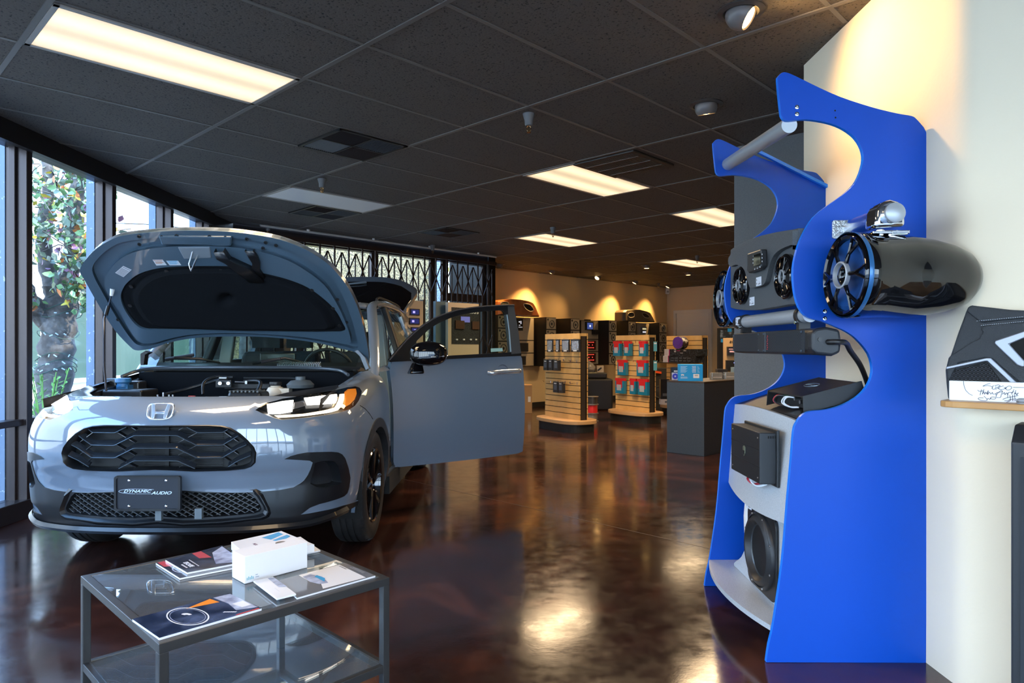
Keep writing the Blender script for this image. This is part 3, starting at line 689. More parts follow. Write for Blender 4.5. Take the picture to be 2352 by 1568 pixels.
m = MB(); m.box(L(514, 881, 4.4), (.10, .02, .05)); m.box(L(575, 886, 4.5), (.30, .10, .035)); obj('hose_bracket', m, EB, car, bevel=.004)
for x in (435, 478):
    pass
m = MB(); m.box(L(441, 911, 4.0), (.04, .01, .012)); obj('warning_tab', m, mat('faded_red', (.5, .05, .04), .5), car)
m = MB(); m.lathe(L(690, 890, 4.35), (0, 0, 1), [(0, 0), (.08, 0), (.085, .02), (.06, .045), (.03, .05), (.03, .07), (0, .07)], 20); obj('strut_mount', m, EBG, car, smooth=True)
# bulkhead cover, seal and cowl
m = MB(); m.box((0, 1.20, .93), (1.42, .06, .22)); obj('bulkhead_cover', m, mat('bulkhead_black', (.004, .005, .007), .8, spec=.1), car)
m = MB(); m.tube(smooth_loop([(-.70, .95, 1.02), (-.66, 1.10, 1.055), (-.5, 1.18, 1.068), (0, 1.14, 1.072), (.4, 1.18, 1.068), (.62, 1.12, 1.055), (.72, .98, 1.03)], 8, False), .011, 8); obj('hood_seal', m, mat('seal_rubber', (.05, .06, .07), .3), car, smooth=True)
m = MB(); cw = []
for i in range(15):
    x = -.74 + 1.48 * i / 14; b = .07 * (1 - (x / .74) ** 2)
    cw += [(x, 1.22 - b * .6, 1.055), (x, 1.27 - b * .6, 1.082), (x, 1.36 - b, 1.075), (x, 1.42 - b, 1.10)]
m.add(cw, [(i * 4 + j, i * 4 + j + 1, (i + 1) * 4 + j + 1, (i + 1) * 4 + j) for i in range(14) for j in range(3)]); obj('cowl', m, EB, car, smooth=35)
m = MB()
for i in range(24): m.box(L(640 + i * 4.1, 836.5, 4.58), (.005, .05, .020), Matrix.Rotation(.3, 3, 'X'))
m.bar(L(632, 841, 4.57), L(738, 841, 4.57), .006, .006); obj('cowl_vent', m, mat('vent_grey', (.30, .32, .34), .5), car)
for a, b, c in (((600, 831), (655, 822), (720, 838)), ((400, 822), (460, 824), (505, 833))):
    m = MB(); m.tube([L(*a, 4.56), L(*b, 4.62), L(*c, 4.62)], [.012, .009, .006], 8); m.tube([L(a[0] - 20, a[1] + 3, 4.58), L(a[0] + 45, a[1] - 7, 4.60)], .011, 8); obj('wiper', m, BLACKP, car, smooth=True)
# --- grille
def gxz(x, z, off): return bs(x, z, off) if True else None
m = MB(); gi = [(a * .955, .708 + (b - .708) * .90) for a, b in gr_o]; n = len(gr_o)
m.add([bs(*p, -.002) for p in gr_o] + [bs(p[0] * .985, .708 + (p[1] - .708) * .97, -.010) for p in gr_o] + [bs(*p, .012) for p in gi] + [bs(*p, .06) for p in gi], [(k * n + i, k * n + (i + 1) % n, (k + 1) * n + (i + 1) % n, (k + 1) * n + i) for k in range(3) for i in range(n)])
obj('grille_surround', m, SATIN, car, smooth=50)
def gin(x, z): return inside((x, z), gi)
XS = [0, .107, .205, .327, .40, .47]; 
rows = []
def hrow(z0): return lambda x: z0 - .0485 * (np.interp(abs(x), XS, [0, 0, 1, 1, .1, -.5]))
m = MB()
for z0 in (.828, .766, .704, .642):
    h = hrow(z0); xs = np.linspace(-.47, .47, 95); pr = None
    for x in xs:
        z = h(x)
        if not (gin(x, z) and gin(x, z)): pr = None; continue
        lip = [bs(x, z, .010), bs(x, z + .005, .008), bs(x, min(z + .024, .80), .030), bs(x, min(z + .020, .798), .036)]
        if pr: m.add(pr + lip, [(0, 1, 5, 4), (1, 2, 6, 5), (2, 3, 7, 6), (3, 0, 4, 7)])
        pr = lip
for z0 in (.89, .828, .766, .704, .642):                     # counter diagonals, set further back
    for sg in (1, -1):
        for xa, xb in ((.107, .205), (.40, .327)):
            pts = [(sg * (xb + (xa - xb) * t / 8), z0 - .046 - .052 * t / 8) for t in range(9)]; pr = None
            for p in pts:
                if not gin(*p): pr = None; continue
                if pr: m.add([bs(*pr, .020), bs(*p, .020), bs(p[0], p[1] + .006, .045), bs(pr[0], pr[1] + .006, .045), bs(pr[0], pr[1] + .003, .020), bs(p[0], p[1] + .003, .020)], [(0, 1, 2, 3), (0, 1, 5, 4), (4, 5, 2, 3)])
                pr = p
obj('grille_slats', m, mat('grille_satin', (.014, .017, .022), .24, coat=.3), car, smooth=35)
m = MB()
for z0 in (.828, .766, .704, .642):
    h = hrow(z0); run = []
    for x in list(np.linspace(-.47, .47, 95)) + [9]:
        if x < 9 and gin(x, h(x)): run.append(bs(x, h(x) + .0015, .009)); continue
        if len(run) > 2: m.tube(run, .0016, 5)
        run = []
obj('grille_edges', m, mat('grille_edge', (.10, .13, .17), .3, .3), car, smooth=True)['kind'] = 'stuff'
m = MB(); m.add([(-.5, .10, .57), (.5, .10, .57), (.5, .10, .84), (-.5, .10, .84)], [(0, 1, 2, 3)])
for i in range(24): m.box((.10, .095, .60 + i * .0092), (.40, .006, .003))
m.box((.02, .09, .7), (.02, .01, .2)); obj('radiator', m, mat('radiator_dark', (.008, .009, .010), .45, .4), car)
# lower grille mesh
m = MB(); m.add([bs(a * 1.08, .43 + (b - .43) * 1.25, .075) for a, b in lowg], [tuple(range(len(lowg)))]); obj('lower_backing', m, DARK, car)
m = MB()
ll = lambda p: inside(p, lowg)
for sg in (1, -1):
    for k in range(-12, 46):
        x0 = -1.0 + k * .045; pr = None
        for i in range(25):
            z = .35 + .15 * i / 24; x = sg * (x0 + (z - .35) * 1.75)
            p = (x, z)
            if ll(p):
                q = bs(x, z, .02 + .006 * sg)
                if pr: m.bar(pr, q, .014, .0035)
                pr = q
            else: pr = None
obj('lower_mesh', m, mat('mesh_dark', (.05, .058, .066), .35), car)
m = MB(); n = len(lowg); m.add([bs(*p, -.006) for p in lowg] + [bs(p[0] * .985, .43 + (p[1] - .43) * .92, .02) for p in lowg], [(i, (i + 1) % n, n + (i + 1) % n, n + i) for i in range(n)]); obj('lower_frame', m, SATIN, car, smooth=50)
m = MB(); n = len(lowg); RG = []
for kx, kz, off in ((.985, .92, .022), (1.0, 1.0, .010), (1.055, 1.30, -.020), (1.065, 1.36, -.020), (1.10, 1.62, .000)):
    for a_, b_ in lowg:
        x_, z_ = a_ * kx, .43 + (b_ - .43) * kz; z_ = max(z_, zbot(x_) + .004); lim = .4925
        RG.append(bs(x_, min(z_, lim), off * sst(0, .035, lim - z_) if off < 0 else off))
m.add(RG, [(k * n + i, k * n + (i + 1) % n, (k + 1) * n + (i + 1) % n, (k + 1) * n + i) for k in range(4) for i in range(n)]); obj('bumper_frame', m, SATIN, car, smooth=28)
# chin: lip and shaped under-spoiler
m = MB(); q = []
for i in range(41):
    s = -1.02 + 2.04 * i / 40; zz = zbot(s); q += [bs(s, zz + .012, -.012), bs(s, zz - .006, -.03), bs(s, zz - .022, -.026), bs(s, zz - .022, .12)]
m.add(q, [(i * 4 + j, i * 4 + j + 1, (i + 1) * 4 + j + 1, (i + 1) * 4 + j) for i in range(40) for j in range(3)]); obj('chin_spoiler', m, SATIN, car, smooth=40)
# plate
pl = Vector((-.008, -.045, .495))
m = MB(); m.prism(rrect(.322, .170, .012), pl + Vector((0, .012, 0)), (1, 0, 0), (0, 0, 1), (0, -1, 0), .012); plo = obj('licence_plate', m, mat('plate_navy', (.008, .012, .022), .35), car, bevel=.002)
m = MB(); r0 = rrect(.322, .170, .014); r1 = rrect(.300, .148, .008); n = len(r0); y0 = -.001
m.add([pl + Vector((a, y0, b)) for a, b in r0] + [pl + Vector((a, y0 - .006, b)) for a, b in r0] + [pl + Vector((a, y0 - .006, b)) for a, b in r1] + [pl + Vector((a, y0, b)) for a, b in r1], [(k * n + i, k * n + (i + 1) % n, ((k + 1) % 4) * n + (i + 1) % n, ((k + 1) % 4) * n + i) for k in range(4) for i in range(n)])
obj('frame', m, SATIN, plo)
m = MB()
for sx1 in (-.09, .09):
    for sz1 in (-.062, .062): m.lathe(pl + Vector((sx1, -.001, sz1)), (0, -1, 0), [(.0065, 0), (.006, .003), (.003, .005), (0, .0055)], 12)
obj('screws', m, CHROME, plo, smooth=True)
LETT = mat('pale_blue_ink', (.62, .74, .88), .4)
text('lettering', 'DYNAMIC', pl + Vector((-.052, -.0015, .010)), (1, 0, 0), (0, 0, 1), .020, LETT, plo, shear=.35, bold=.0004, sx_=1.45)
text('lettering', 'AUDIO', pl + Vector((.066, -.0015, .0015)), (1, 0, 0), (0, 0, 1), .020, LETT, plo, shear=.35, bold=.0004, sx_=1.5)
m = MB()
def swoosh(a, b, w, h, dz):
    P_ = []
    for i in range(20): t = pi / 2 + (pi * .98) * i / 19; P_.append((w * cos(t) * .5, h * sin(t) * .5))
    for p, q in zip(P_[:-1], P_[1:]): m.bar(pl + Vector((a + p[0], -.002, b + p[1])), pl + Vector((a + q[0], -.002, b + q[1])), .0012, .0016, up=(0, 1, 0))
swoosh(-.055, .010, .17, .024, 0); m.bar(pl + Vector((-.055, -.002, .022)), pl + Vector((.03, -.002, .019)), .001, .0014, up=(0, 1, 0)); m.bar(pl + Vector((-.055, -.002, -.002)), pl + Vector((.02, -.002, -.002)), .001, .0014, up=(0, 1, 0)); obj('swoosh', m, LETT, plo)
m = MB(); m.box(pl + Vector((.045, .02, -.11)), (.03, .02, .05)); m.box(pl + Vector((.235, .03, -.105)), (.035, .02, .05)); m.box(pl + Vector((0, .04, -.02)), (.12, .05, .08)); obj('plate_bracket', m, mat('bracket_grey', (.12, .15, .17), .4), car)
# emblem: rounded square ring with a winged H
ec = L(370, 945.5, 3.425); ecn = Vector((0, -1, .42)).normalized(); eu = Vector((0, .42, 1)).normalized(); er = Vector((1, 0, 0))
m = MB()
def epos(a, b, d=0): return ec + er * a + eu * b + ecn * d
ring = [(.063 * math.copysign(abs(cos(t)) ** .55, cos(t)) * (1 + .10 * (sin(t))), .041 * math.copysign(abs(sin(t)) ** .55, sin(t)) * 1.02) for t in np.linspace(0, 2 * pi, 41)[:-1]]
m.tube([epos(a, b, .006) for a, b in ring], .0050, 8, closed=True)
def quad(pts, d=.010): m.prism(pts, epos(0, 0, .001), er, eu, ecn, d)
quad([(-.037, -.036), (-.023, -.036), (-.021, -.012), (-.031, .038), (-.049, .038)]); quad([(.037, -.036), (.023, -.036), (.021, -.012), (.031, .038), (.049, .038)]); quad([(-.021, -.014), (.021, -.014), (.0225, -.001), (-.0225, -.001)])
obj('emblem', m, mat('emblem_chrome', (.85, .87, .90), .22, .9), car, smooth=35, bevel=.0012)
# --- headlamps
LED = mat('led_white', (1, 1, 1), .3, emit=(1, .93, .84), es=4.5); DRL = mat('drl_warm', (1, .9, .8), .3, emit=(1, .78, .50), es=2.2); AMB = mat('amber_lens', (.75, .22, .02), .15, coat=.5, emit=(1, .30, .03), es=.5)
for sg in (1, -1):
    LP = lamp if sg > 0 else mir(lamp)[::-1]
    cx_ = sum(p[0] for p in LP) / len(LP); cz_ = sum(p[1] for p in LP) / len(LP); n = len(LP)
    hl = patch('headlight', [[(cx_ + (p[0] - cx_) * .97, cz_ + (p[1] - cz_) * .95) for p in LP]], lambda s, z, o: bs(s, z, o + .045), mat('lamp_housing', (.02, .022, .024), .18, .6), car, .04, bout)
    m = MB(); m.add([bs(*p, .0) for p in LP] + [bs(cx_ + (p[0] - cx_) * .96, cz_ + (p[1] - cz_) * .94, .05) for p in LP], [(i, (i + 1) % n, n + (i + 1) % n, n + i) for i in range(n)]); obj('rim', m, SATIN, hl, smooth=50)
    def sq(pts, off, name, mm, th=.012):
        P_ = szs(pts); P_ = P_ if sg > 0 else mir(P_)[::-1]
        patch(name, [P_], lambda s, z, o: bs(s, z, o + off), mm, hl, .04, bout, skirt=th)
    sq([(613, 929), (650, 922), (677, 919), (674, 946), (645, 951), (616, 951)], .022, 'projector', LED)
    sq([(706, 914), (745, 909), (782, 905), (779, 926), (745, 929), (712, 931)], .022, 'projector', LED)
    sq([(631, 955), (700, 951), (760, 941), (778, 936), (787, 920), (791, 905), (798, 904), (796, 918), (791, 932), (782, 942), (765, 947), (700, 956), (640, 960)], .016, 'running_light', DRL)
    sq([(803, 900), (812, 893), (825, 892), (827, 903), (822, 917), (812, 928), (799, 935), (802, 918)], .020, 'indicator', AMB)
    sq([(680, 925), (704, 920), (708, 932), (678, 940)], .026, 'reflector', mat('lamp_chrome', (.7, .7, .72), .15, .9))
    patch('lens', [LP], lambda s, z, o: bs(s, z, o + .001), LAMPGL, hl, .04, bout)
    # dark top of the lamp unit that shows with the hood up
    tp = szs([(612, 925), (650, 915), (700, 907), (770, 895.5)]); tp = tp if sg > 0 else mir(tp)
    m = MB(); a = [bs(*p, .004) for p in tp]; b = [p + Vector((-.01 * sg, .09, .025)) for p in a]; c_ = [p + Vector((-.02 * sg, .16, -.0)) for p in a]
    m.add(a + b + c_, [(k * 4 + i, k * 4 + i + 1, (k + 1) * 4 + i + 1, (k + 1) * 4 + i) for k in range(2) for i in range(3)]); obj('lamp_top', m, SATIN, hl, smooth=60)
    l = bpy.data.lights.new('lamp_glow', 'AREA'); l.shape = 'RECTANGLE'; l.size = .3; l.size_y = .04; l.energy = 1.2; l.color = (1, .9, .78)
# --- windscreen, roof, greenhouse
ZC = [(1.22, .745, 1.085), (1.52, .735, 1.24), (1.82, .68, 1.41), (2.02, .625, 1.515), (2.18, .615, 1.555)]
def loft(rows, nx, cr, bow=0.):
    """rows: (y, half width, z at edge); crown cr; bow pulls the centre forward"""
    m = MB(); vs = []
    for r in rows:
        y, w, z = r[:3]; c = r[3] if len(r) > 3 else cr; bw = r[4] if len(r) > 4 else bow
        for i in range(nx + 1):
            t = -1 + 2 * i / nx; vs.append((w * t, y - bw * (1 - t * t), z + c * (1 - abs(t) ** 2.4)))
    n = nx + 1; m.add(vs, [(r * n + i, r * n + i + 1, (r + 1) * n + i + 1, (r + 1) * n + i) for r in range(len(rows) - 1) for i in range(nx)]); return m
obj('windscreen', loft([(1.20, .72, 1.075, .012, .05), (1.40, .715, 1.18, .015, .05), (1.62, .69, 1.295, .02, .05), (1.84, .645, 1.41, .024, .05), (2.02, .60, 1.505, .03, .05)], 12, .02, .05), CARGL, car, smooth=True)
obj('roof', loft([(2.00, .615, 1.515, .032, .05), (2.2, .62, 1.548, .035, .03), (2.6, .635, 1.565, .04, 0), (3.1, .635, 1.565, .04, 0), (3.6, .62, 1.545, .04, 0), (3.98, .60, 1.515, .04, 0)], 14, .04), PAINT, car, smooth=True, solid=.02)
for sg in (1, -1):
    rail = smooth_loop([(.80 * sg, 1.32, .96), (.80 * sg, 1.40, 1.06), (.755 * sg, 1.62, 1.26), (.69 * sg, 1.88, 1.44), (.645 * sg, 2.12, 1.535), (.64 * sg, 2.6, 1.575), (.64 * sg, 3.1, 1.575), (.625 * sg, 3.6, 1.55), (.62 * sg, 3.98, 1.50)], 6, False)
    m = MB(); q = []
    for i, p in enumerate(rail):
        d = (rail[min(i + 1, len(rail) - 1)] - rail[max(i - 1, 0)]).normalized(); o = Vector((sg, 0, .3)); o = (o - d * o.dot(d)).normalized(); u = d.cross(o) * sg
        for k in range(10):
            a = 2 * pi * k / 10; q.append(p + o * .040 * cos(a) + u * .034 * sin(a))
    n = len(rail); m.add(q, [(i * 10 + k, i * 10 + (k + 1) % 10, (i + 1) * 10 + (k + 1) % 10, (i + 1) * 10 + k) for i in range(n - 1) for k in range(10)]); obj('roof_pillar', m, PAINT, car, smooth=True)
    # door-window uprights and quarter
    m = MB(); m.bar((.835 * sg, 2.42, 1.04), (.665 * sg, 2.48, 1.54), .05, .11, up=(0, 1, 0)); obj('centre_pillar', m, BLACKP, car, bevel=.01)
    m = MB(); zb_ = 1.07
    Q = [(.83 * sg, 3.35, zb_), (.67 * sg, 3.30, 1.55), (.63 * sg, 3.98, 1.50), (.74 * sg, 4.25, 1.12), (.83 * sg, 3.9, zb_)]
    m.add([Vector(v) for v in Q] + [Vector(v) - Vector((.04 * sg, 0, 0)) for v in Q], [(0, 1, 2, 3, 4), (9, 8, 7, 6, 5)] + [(i, (i + 1) % 5, 5 + (i + 1) % 5, 5 + i) for i in range(5)]); obj('rear_quarter', m, PAINT, car)
    m = MB(); m.add([(.822 * sg, 2.48, 1.06), (.655 * sg, 2.52, 1.53), (.655 * sg, 3.32, 1.54), (.822 * sg, 3.36, 1.08)], [(0, 1, 2, 3)]); obj('rear_side_glass', m, CARGL, car)
    m = MB(); m.tube(smooth_loop([(.83 * sg, 2.47, 1.08), (.69 * sg, 2.50, 1.50), (.672 * sg, 2.9, 1.53), (.67 * sg, 3.3, 1.52), (.74 * sg, 3.42, 1.3), (.83 * sg, 3.36, 1.10)], 5, False), .012, 8); m.tube([(.84 * sg, 2.47, 1.075), (.84 * sg, 3.36, 1.09)], .010, 8); obj('window_trim', m, GLOSSB, car, smooth=True)
    m = MB(); m.tube(smooth_loop([(.64 * sg, 2.3, 1.60), (.64 * sg, 2.5, 1.625), (.64 * sg, 3.3, 1.615), (.62 * sg, 3.65, 1.585)], 6, False), .011, 8); obj('roof_rail', m, BLACKP, car, smooth=True)
m = MB(); m.add([(-.815, 1.55, 1.08), (-.655, 2.05, 1.52), (-.655, 2.42, 1.54), (-.83, 2.40, 1.06)], [(0, 1, 2, 3)]); obj('side_glass', m, CARGL, car)
# cabin
FAB = mat('cabin_fabric', (.030, .034, .036), .85); CREAMT = mat('pillar_liner', (.30, .31, .29), .8)
m = MB(); m.box((0, 2.9, .42), (1.5, 2.9, .06)); m.box((0, 2.25, 1.52), (1.2, .1, .02)); obj('cabin_floor', m, FAB, car)
m = MB(); m.hexa([(-.72, 1.42, .75), (.72, 1.42, .75), (.72, 1.72, .72), (-.72, 1.72, .72)], [(-.70, 1.30, 1.075), (.70, 1.30, 1.075), (.68, 1.68, 1.06), (-.68, 1.68, 1.06)]); obj('dashboard', m, BLACKP, car, bevel=.03)
m = MB(); m.box((.03, 1.70, 1.10), (.26, .03, .12)); obj('centre_screen', m, mat('screen_glass', (.03, .035, .035), .1), car, bevel=.006)
m = MB(); ctr = Vector((.37, 1.85, 1.02)); ax = Vector((0, 1, .45)).normalized(); u = Vector((1, 0, 0)); v = ax.cross(u)
m.tube([ctr + u * .185 * cos(t) + v * .185 * sin(t) for t in np.linspace(0, 2 * pi, 33)[:-1]], .014, 8, closed=True); m.bar(ctr - u * .17, ctr + u * .17, .03, .05, up=ax); m.bar(ctr, ctr - v * .17, .03, .04, up=ax); m.lathe(ctr, ax, [(0, -.03), (.06, -.02), (.065, .01), (0, .02)], 16); obj('steering_wheel', m, BLACKP, car, smooth=True)
for x, y in ((-.36, 2.15), (.36, 2.15), (-.36, 3.05), (.36, 3.05)):
    m = MB(); m.hexa([(x - .24, y - .25, .48), (x + .24, y - .25, .48), (x + .24, y + .3, .46), (x - .24, y + .3, .46)], [(x - .25, y - .27, .66), (x + .25, y - .27, .66), (x + .25, y + .28, .60), (x - .25, y + .28, .60)])
    m.hexa([(x - .24, y + .18, .58), (x + .24, y + .18, .58), (x + .24, y + .34, .58), (x - .24, y + .34, .58)], [(x - .20, y + .36, 1.18), (x + .20, y + .36, 1.18), (x + .20, y + .46, 1.16), (x - .20, y + .46, 1.16)])
    st = obj('seat', m, FAB, car, bevel=.05, seg=3)
    m = MB(); m.box((x, y + .44, 1.28), (.24, .10, .16)); m.cyl((x - .06, y + .43, 1.14), (x - .06, y + .43, 1.26), .008, 8); m.cyl((x + .06, y + .43, 1.14), (x + .06, y + .43, 1.26), .008, 8); obj('headrest', m, FAB, st, bevel=.03, seg=3)
m = MB()
for sg in (1, -1): m.bar((.76 * sg, 2.42, .45), (.62 * sg, 2.48, 1.48), .10, .05, up=(0, 1, 0)); m.box((.78 * sg, 3.2, .75), (.06, 1.4, .7))
m.box((-.78, 1.9, .72), (.06, 1.1, .66)); obj('cabin_liner', m, CREAMT, car, bevel=.01)
m = MB(); m.box((.70, 1.42, .62), (.05, .14, .68)); obj('footwell_side', m, FAB, car)
m = MB(); m.tube(smooth_loop([(.66, 2.45, 1.40), (.70, 2.40, 1.1), (.74, 2.36, .8), (.76, 2.33, .55)], 5, False), .012, 6); obj('seat_belt', m, CREAMT, car)
# --- wheels
ALLOY = mat('wheel_gloss_black', (.008, .008, .009), .12, .3, coat=1)
def wheel(x, y, sg):
    w = MB(); c = Vector((x, y, .345)); ax = Vector((sg, 0, 0))
    prof = [(.222, -.19), (.235, -.205), (.29, -.212), (.325, -.205), (.340, -.188), (.345, -.165), (.345, -.150), (.338, -.149), (.338, -.141), (.345, -.14), (.3455, -.115), (.338, -.114), (.338, -.104), (.346, -.103), (.346, -.076), (.338, -.075), (.338, -.066), (.3455, -.065), (.345, -.047), (.339, -.028), (.325, -.010), (.29, .0), (.242, -.006), (.225, -.018), (.219, -.03)]
    w.lathe(c, ax, prof, 64)
    for k in range(64):                                   # shoulder sipes
        a = 2 * pi * k / 64; d = Vector((0, cos(a), sin(a))); w.bar(c + ax * -.030 + d * .339, c + ax * -.012 + d * .328, .006, .004, up=d)
    t = obj('wheel', w, RUBBER, car, smooth=50)
    m = MB(); m.lathe(c, ax, [(.226, -.016), (.232, -.012), (.226, -.004), (.216, -.010), (.205, -.05), (.20, -.12), (.20, -.19)], 56); m.lathe(c, ax, [(.20, -.19), (.0, -.19)], 24); obj('rim', m, ALLOY, t, smooth=40)
    m = MB()
    for k in range(5):
        for dd in (-11, 11):
            a = R(90 + 72 * k + dd * 1.15); b = R(90 + 72 * k + dd * .55); d1 = Vector((0, cos(a), sin(a))); d0 = Vector((0, cos(b), sin(b)))
            m.tube([c + ax * -.030 + d0 * .045, c + ax * -.022 + d0 * .11, c + ax * -.016 + d1 * .215], [.020, .015, .013], 6)
    m.lathe(c, ax, [(0, -.02), (.035, -.022), (.060, -.032), (.065, -.06)], 24); obj('spokes', m, ALLOY, t, smooth=40)
    m = MB(); m.lathe(c, ax, [(.03, -.10), (.155, -.10), (.155, -.12), (.03, -.12)], 40); obj('brake_disc', m, STEEL, t)
for x, y, sg in ((.905, wc_y, 1), (-.905, wc_y, -1), (.905, wc_y + 2.655, 1), (-.905, wc_y + 2.655, -1)): wheel(x, y, sg)
# --- open hood: every outline lies on the plane of the raised panel
HT = R(45); hp = Vector((0, 4.60, 1.10)); hn = Vector((0, sin(HT), cos(HT)))        # hn points to the outer (upper) skin
def hood_pt(x, y, off=0):
    p = hit(x, y, hp, hn) - CO; X = p.x / .8; crownv = .035 * (1 - min(1, abs(X)) ** 2); return p + hn * (off + crownv)
hout = [tuple(v) for v in smooth_loop([(330, 806), (312, 806), (298, 797), (262, 757), (225, 698), (195, 645), (183, 622), (194, 600), (220, 573), (250, 556), (276, 547), (330, 541.5), (400, 538), (450, 538), (520, 540), (580, 546), (640, 556), (700, 577), (745, 603), (775, 630), (800, 662), (820, 702), (835, 750), (845, 800), (848, 836), (836, 833), (818, 812), (784, 804), (728, 793), (644, 784.5), (560, 781), (449, 783), (387, 792), (350, 803)], 3)]
pad_l = [tuple(v) for v in smooth_loop([(286, 684), (289, 668), (300, 652), (323, 635), (355, 625), (393, 620.5), (460, 619), (533, 620.5), (590, 632), (650, 645), (700, 663), (740, 690), (765, 715), (778, 738), (785, 752), (779, 760), (762, 762), (700, 765), (560, 766), (463, 762), (360, 757), (335, 754), (320, 745), (305, 727), (292, 705)], 4)]
def shrink(L_, k, cx_=None, cy_=None):
    cx_ = cx_ or sum(p[0] for p in L_) / len(L_); cy_ = cy_ or sum(p[1] for p in L_) / len(L_); return [(cx_ + (p[0] - cx_) * k, cy_ + (p[1] - cy_) * k) for p in L_]
hout_out = lambda p: hn; hin = lambda p: -hn
hood = patch('hood', [hout], lambda x, y, o: hood_pt(x, y, .034 - o), PAINT, car, 12, hout_out, skirt=.030)
lip_l = [tuple(v) for v in smooth_loop([(345, 797), (318, 795), (300, 780), (268, 733), (240, 683), (213, 632), (214, 608), (240, 580), (275, 562), (330, 556), (450, 551), (560, 558), (640, 573), (700, 597), (745, 627), (775, 660), (795, 700), (812, 750), (822, 795), (812, 802), (784, 797), (700, 785), (560, 776), (449, 777), (390, 786)], 3)]
def hin_pt(x, y, o):
    """inner panel: deep channel between lip and pad, raised frame beside the pad"""
    return hood_pt(x, y, -.004 + o)
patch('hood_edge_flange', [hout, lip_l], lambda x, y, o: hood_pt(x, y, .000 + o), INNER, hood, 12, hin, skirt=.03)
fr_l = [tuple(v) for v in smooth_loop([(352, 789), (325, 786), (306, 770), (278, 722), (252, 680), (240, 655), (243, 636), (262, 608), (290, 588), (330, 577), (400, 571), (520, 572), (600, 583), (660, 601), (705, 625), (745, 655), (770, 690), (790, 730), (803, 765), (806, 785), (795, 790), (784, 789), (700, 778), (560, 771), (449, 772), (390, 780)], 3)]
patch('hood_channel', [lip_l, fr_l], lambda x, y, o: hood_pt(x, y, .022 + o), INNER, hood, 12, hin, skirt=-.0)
m = MB(); 
for A_, B_ in ((lip_l, (.0, .022)), (fr_l, (-.012, .022))):
    n = len(A_); m.add([hood_pt(*p, B_[0]) for p in A_] + [hood_pt(*p, B_[1]) for p in A_], [(i, (i + 1) % n, n + (i + 1) % n, n + i) for i in range(n)])
obj('hood_channel_walls', m, INNER, hood, smooth=50)
pad2 = shrink(pad_l, 1.035, 540, 700)
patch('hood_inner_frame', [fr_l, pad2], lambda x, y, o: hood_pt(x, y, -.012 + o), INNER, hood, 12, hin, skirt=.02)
cxp, cyp = 540, 700
m = MB(); n = len(pad_l); rg = []
for f, o in ((1.035, .004), (1.02, -.004), (.99, -.010), (.955, -.004), (.93, -.006), (.91, -.020), (.87, -.028)): rg += [hood_pt(cxp + (p[0] - cxp) * f, cyp + (p[1] - cyp) * f, o) for p in pad_l]
m.add(rg, [(k * n + i, k * n + (i + 1) % n, (k + 1) * n + (i + 1) % n, (k + 1) * n + i) for k in range(6) for i in range(n)])
pd = obj('insulation_pad', m, PAD, hood, smooth=60)
patch('pad_centre', [shrink(pad_l, .87, cxp, cyp)], lambda x, y, o: hood_pt(x, y, -.028 + .055 * math.exp(-((x - 519) / 15) ** 2 - ((y - 690) / 9) ** 2)), PAD, pd, 10, hin)
for x, y in ((380, 628), (505, 628), (300, 660), (298, 703), (716, 668), (765, 708), (780, 748), (552, 752)):
    m = MB(); m.lathe(hood_pt(x, y, -.010), -hn, [(.013, 0), (.012, .003), (0, .004)], 12); obj('pad_clip', m, BLACKP, pd, smooth=True)
def sticker(pts, bars, col):
    m = MB(); m.add([hood_pt(*p, -.0135) for p in pts], [(0, 1, 2, 3)]); t = obj('sticker', m, mat('sticker_white', (.62, .66, .72), .4), hood)
    m = MB(); a, b, c, d = [Vector(p) for p in pts]
    for (u0, u1, v) in bars:
        p = a.lerp(b, u0).lerp(d.lerp(c, u0), v); q = a.lerp(b, u1).lerp(d.lerp(c, u1), v); m.bar(hood_pt(*p, -.0142), hood_pt(*q, -.0142), .0035, .0004, up=hn)
    obj('print', m, col, t)
INK = mat('grey_ink', (.12, .13, .16), .5)
sticker([(282, 612), (301, 621.5), (283, 637.5), (264, 627)], [(.06, .94, v) for v in (.12, .3, .42, .54, .66, .78, .9)], INK)
sticker([(348, 600), (371, 600), (381, 613), (357, 613.5)], [(.05, .95, .10), (.1, .8, .35), (.1, .9, .5), (.1, .7, .65)], mat('orange_ink', (.5, .25, .15), .5))
sticker([(379, 603), (406, 603), (414, 613.5), (387, 613.5)], [(.05, .95, .10), (.1, .8, .3), (.1, .9, .5), (.1, .7, .7)], mat('cyan_ink', (.05, .35, .6), .5))
m = MB(); m.tube([hood_pt(441, 576, 0), hood_pt(436, 602, -.05), hood_pt(444, 612, -.075), hood_pt(452, 592, -.05), hood_pt(452, 590, -.0)], .005, 8); obj('latch_striker', m, STEEL, hood, smooth=True)
def hplate(name, pts, off, th, mm, bev=.004):
    m = MB(); a = [hood_pt(*p, off) for p in pts]; b = [hood_pt(*p, off - th) for p in pts]; n = len(pts); m.add(a + b, [tuple(range(n)), tuple(range(n, 2 * n))[::-1]] + [(i, (i + 1) % n, n + (i + 1) % n, n + i) for i in range(n)]); return obj(name, m, mm, hood, bevel=bev)
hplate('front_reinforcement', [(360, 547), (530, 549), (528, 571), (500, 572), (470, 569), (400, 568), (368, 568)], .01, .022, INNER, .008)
hplate('latch_plate', [(405, 572), (480, 572), (484, 598), (420, 600)], .0, .016, mat('latch_paint', (.22, .26, .30), .3, .2, coat=.4), .006)
m = MB(); duct = [((493, 576), (514, 574)), ((500, 592), (528, 594)), ((520, 602), (550, 604)), ((545, 622), (575, 615)), ((575, 645), (606, 645))]
q = []
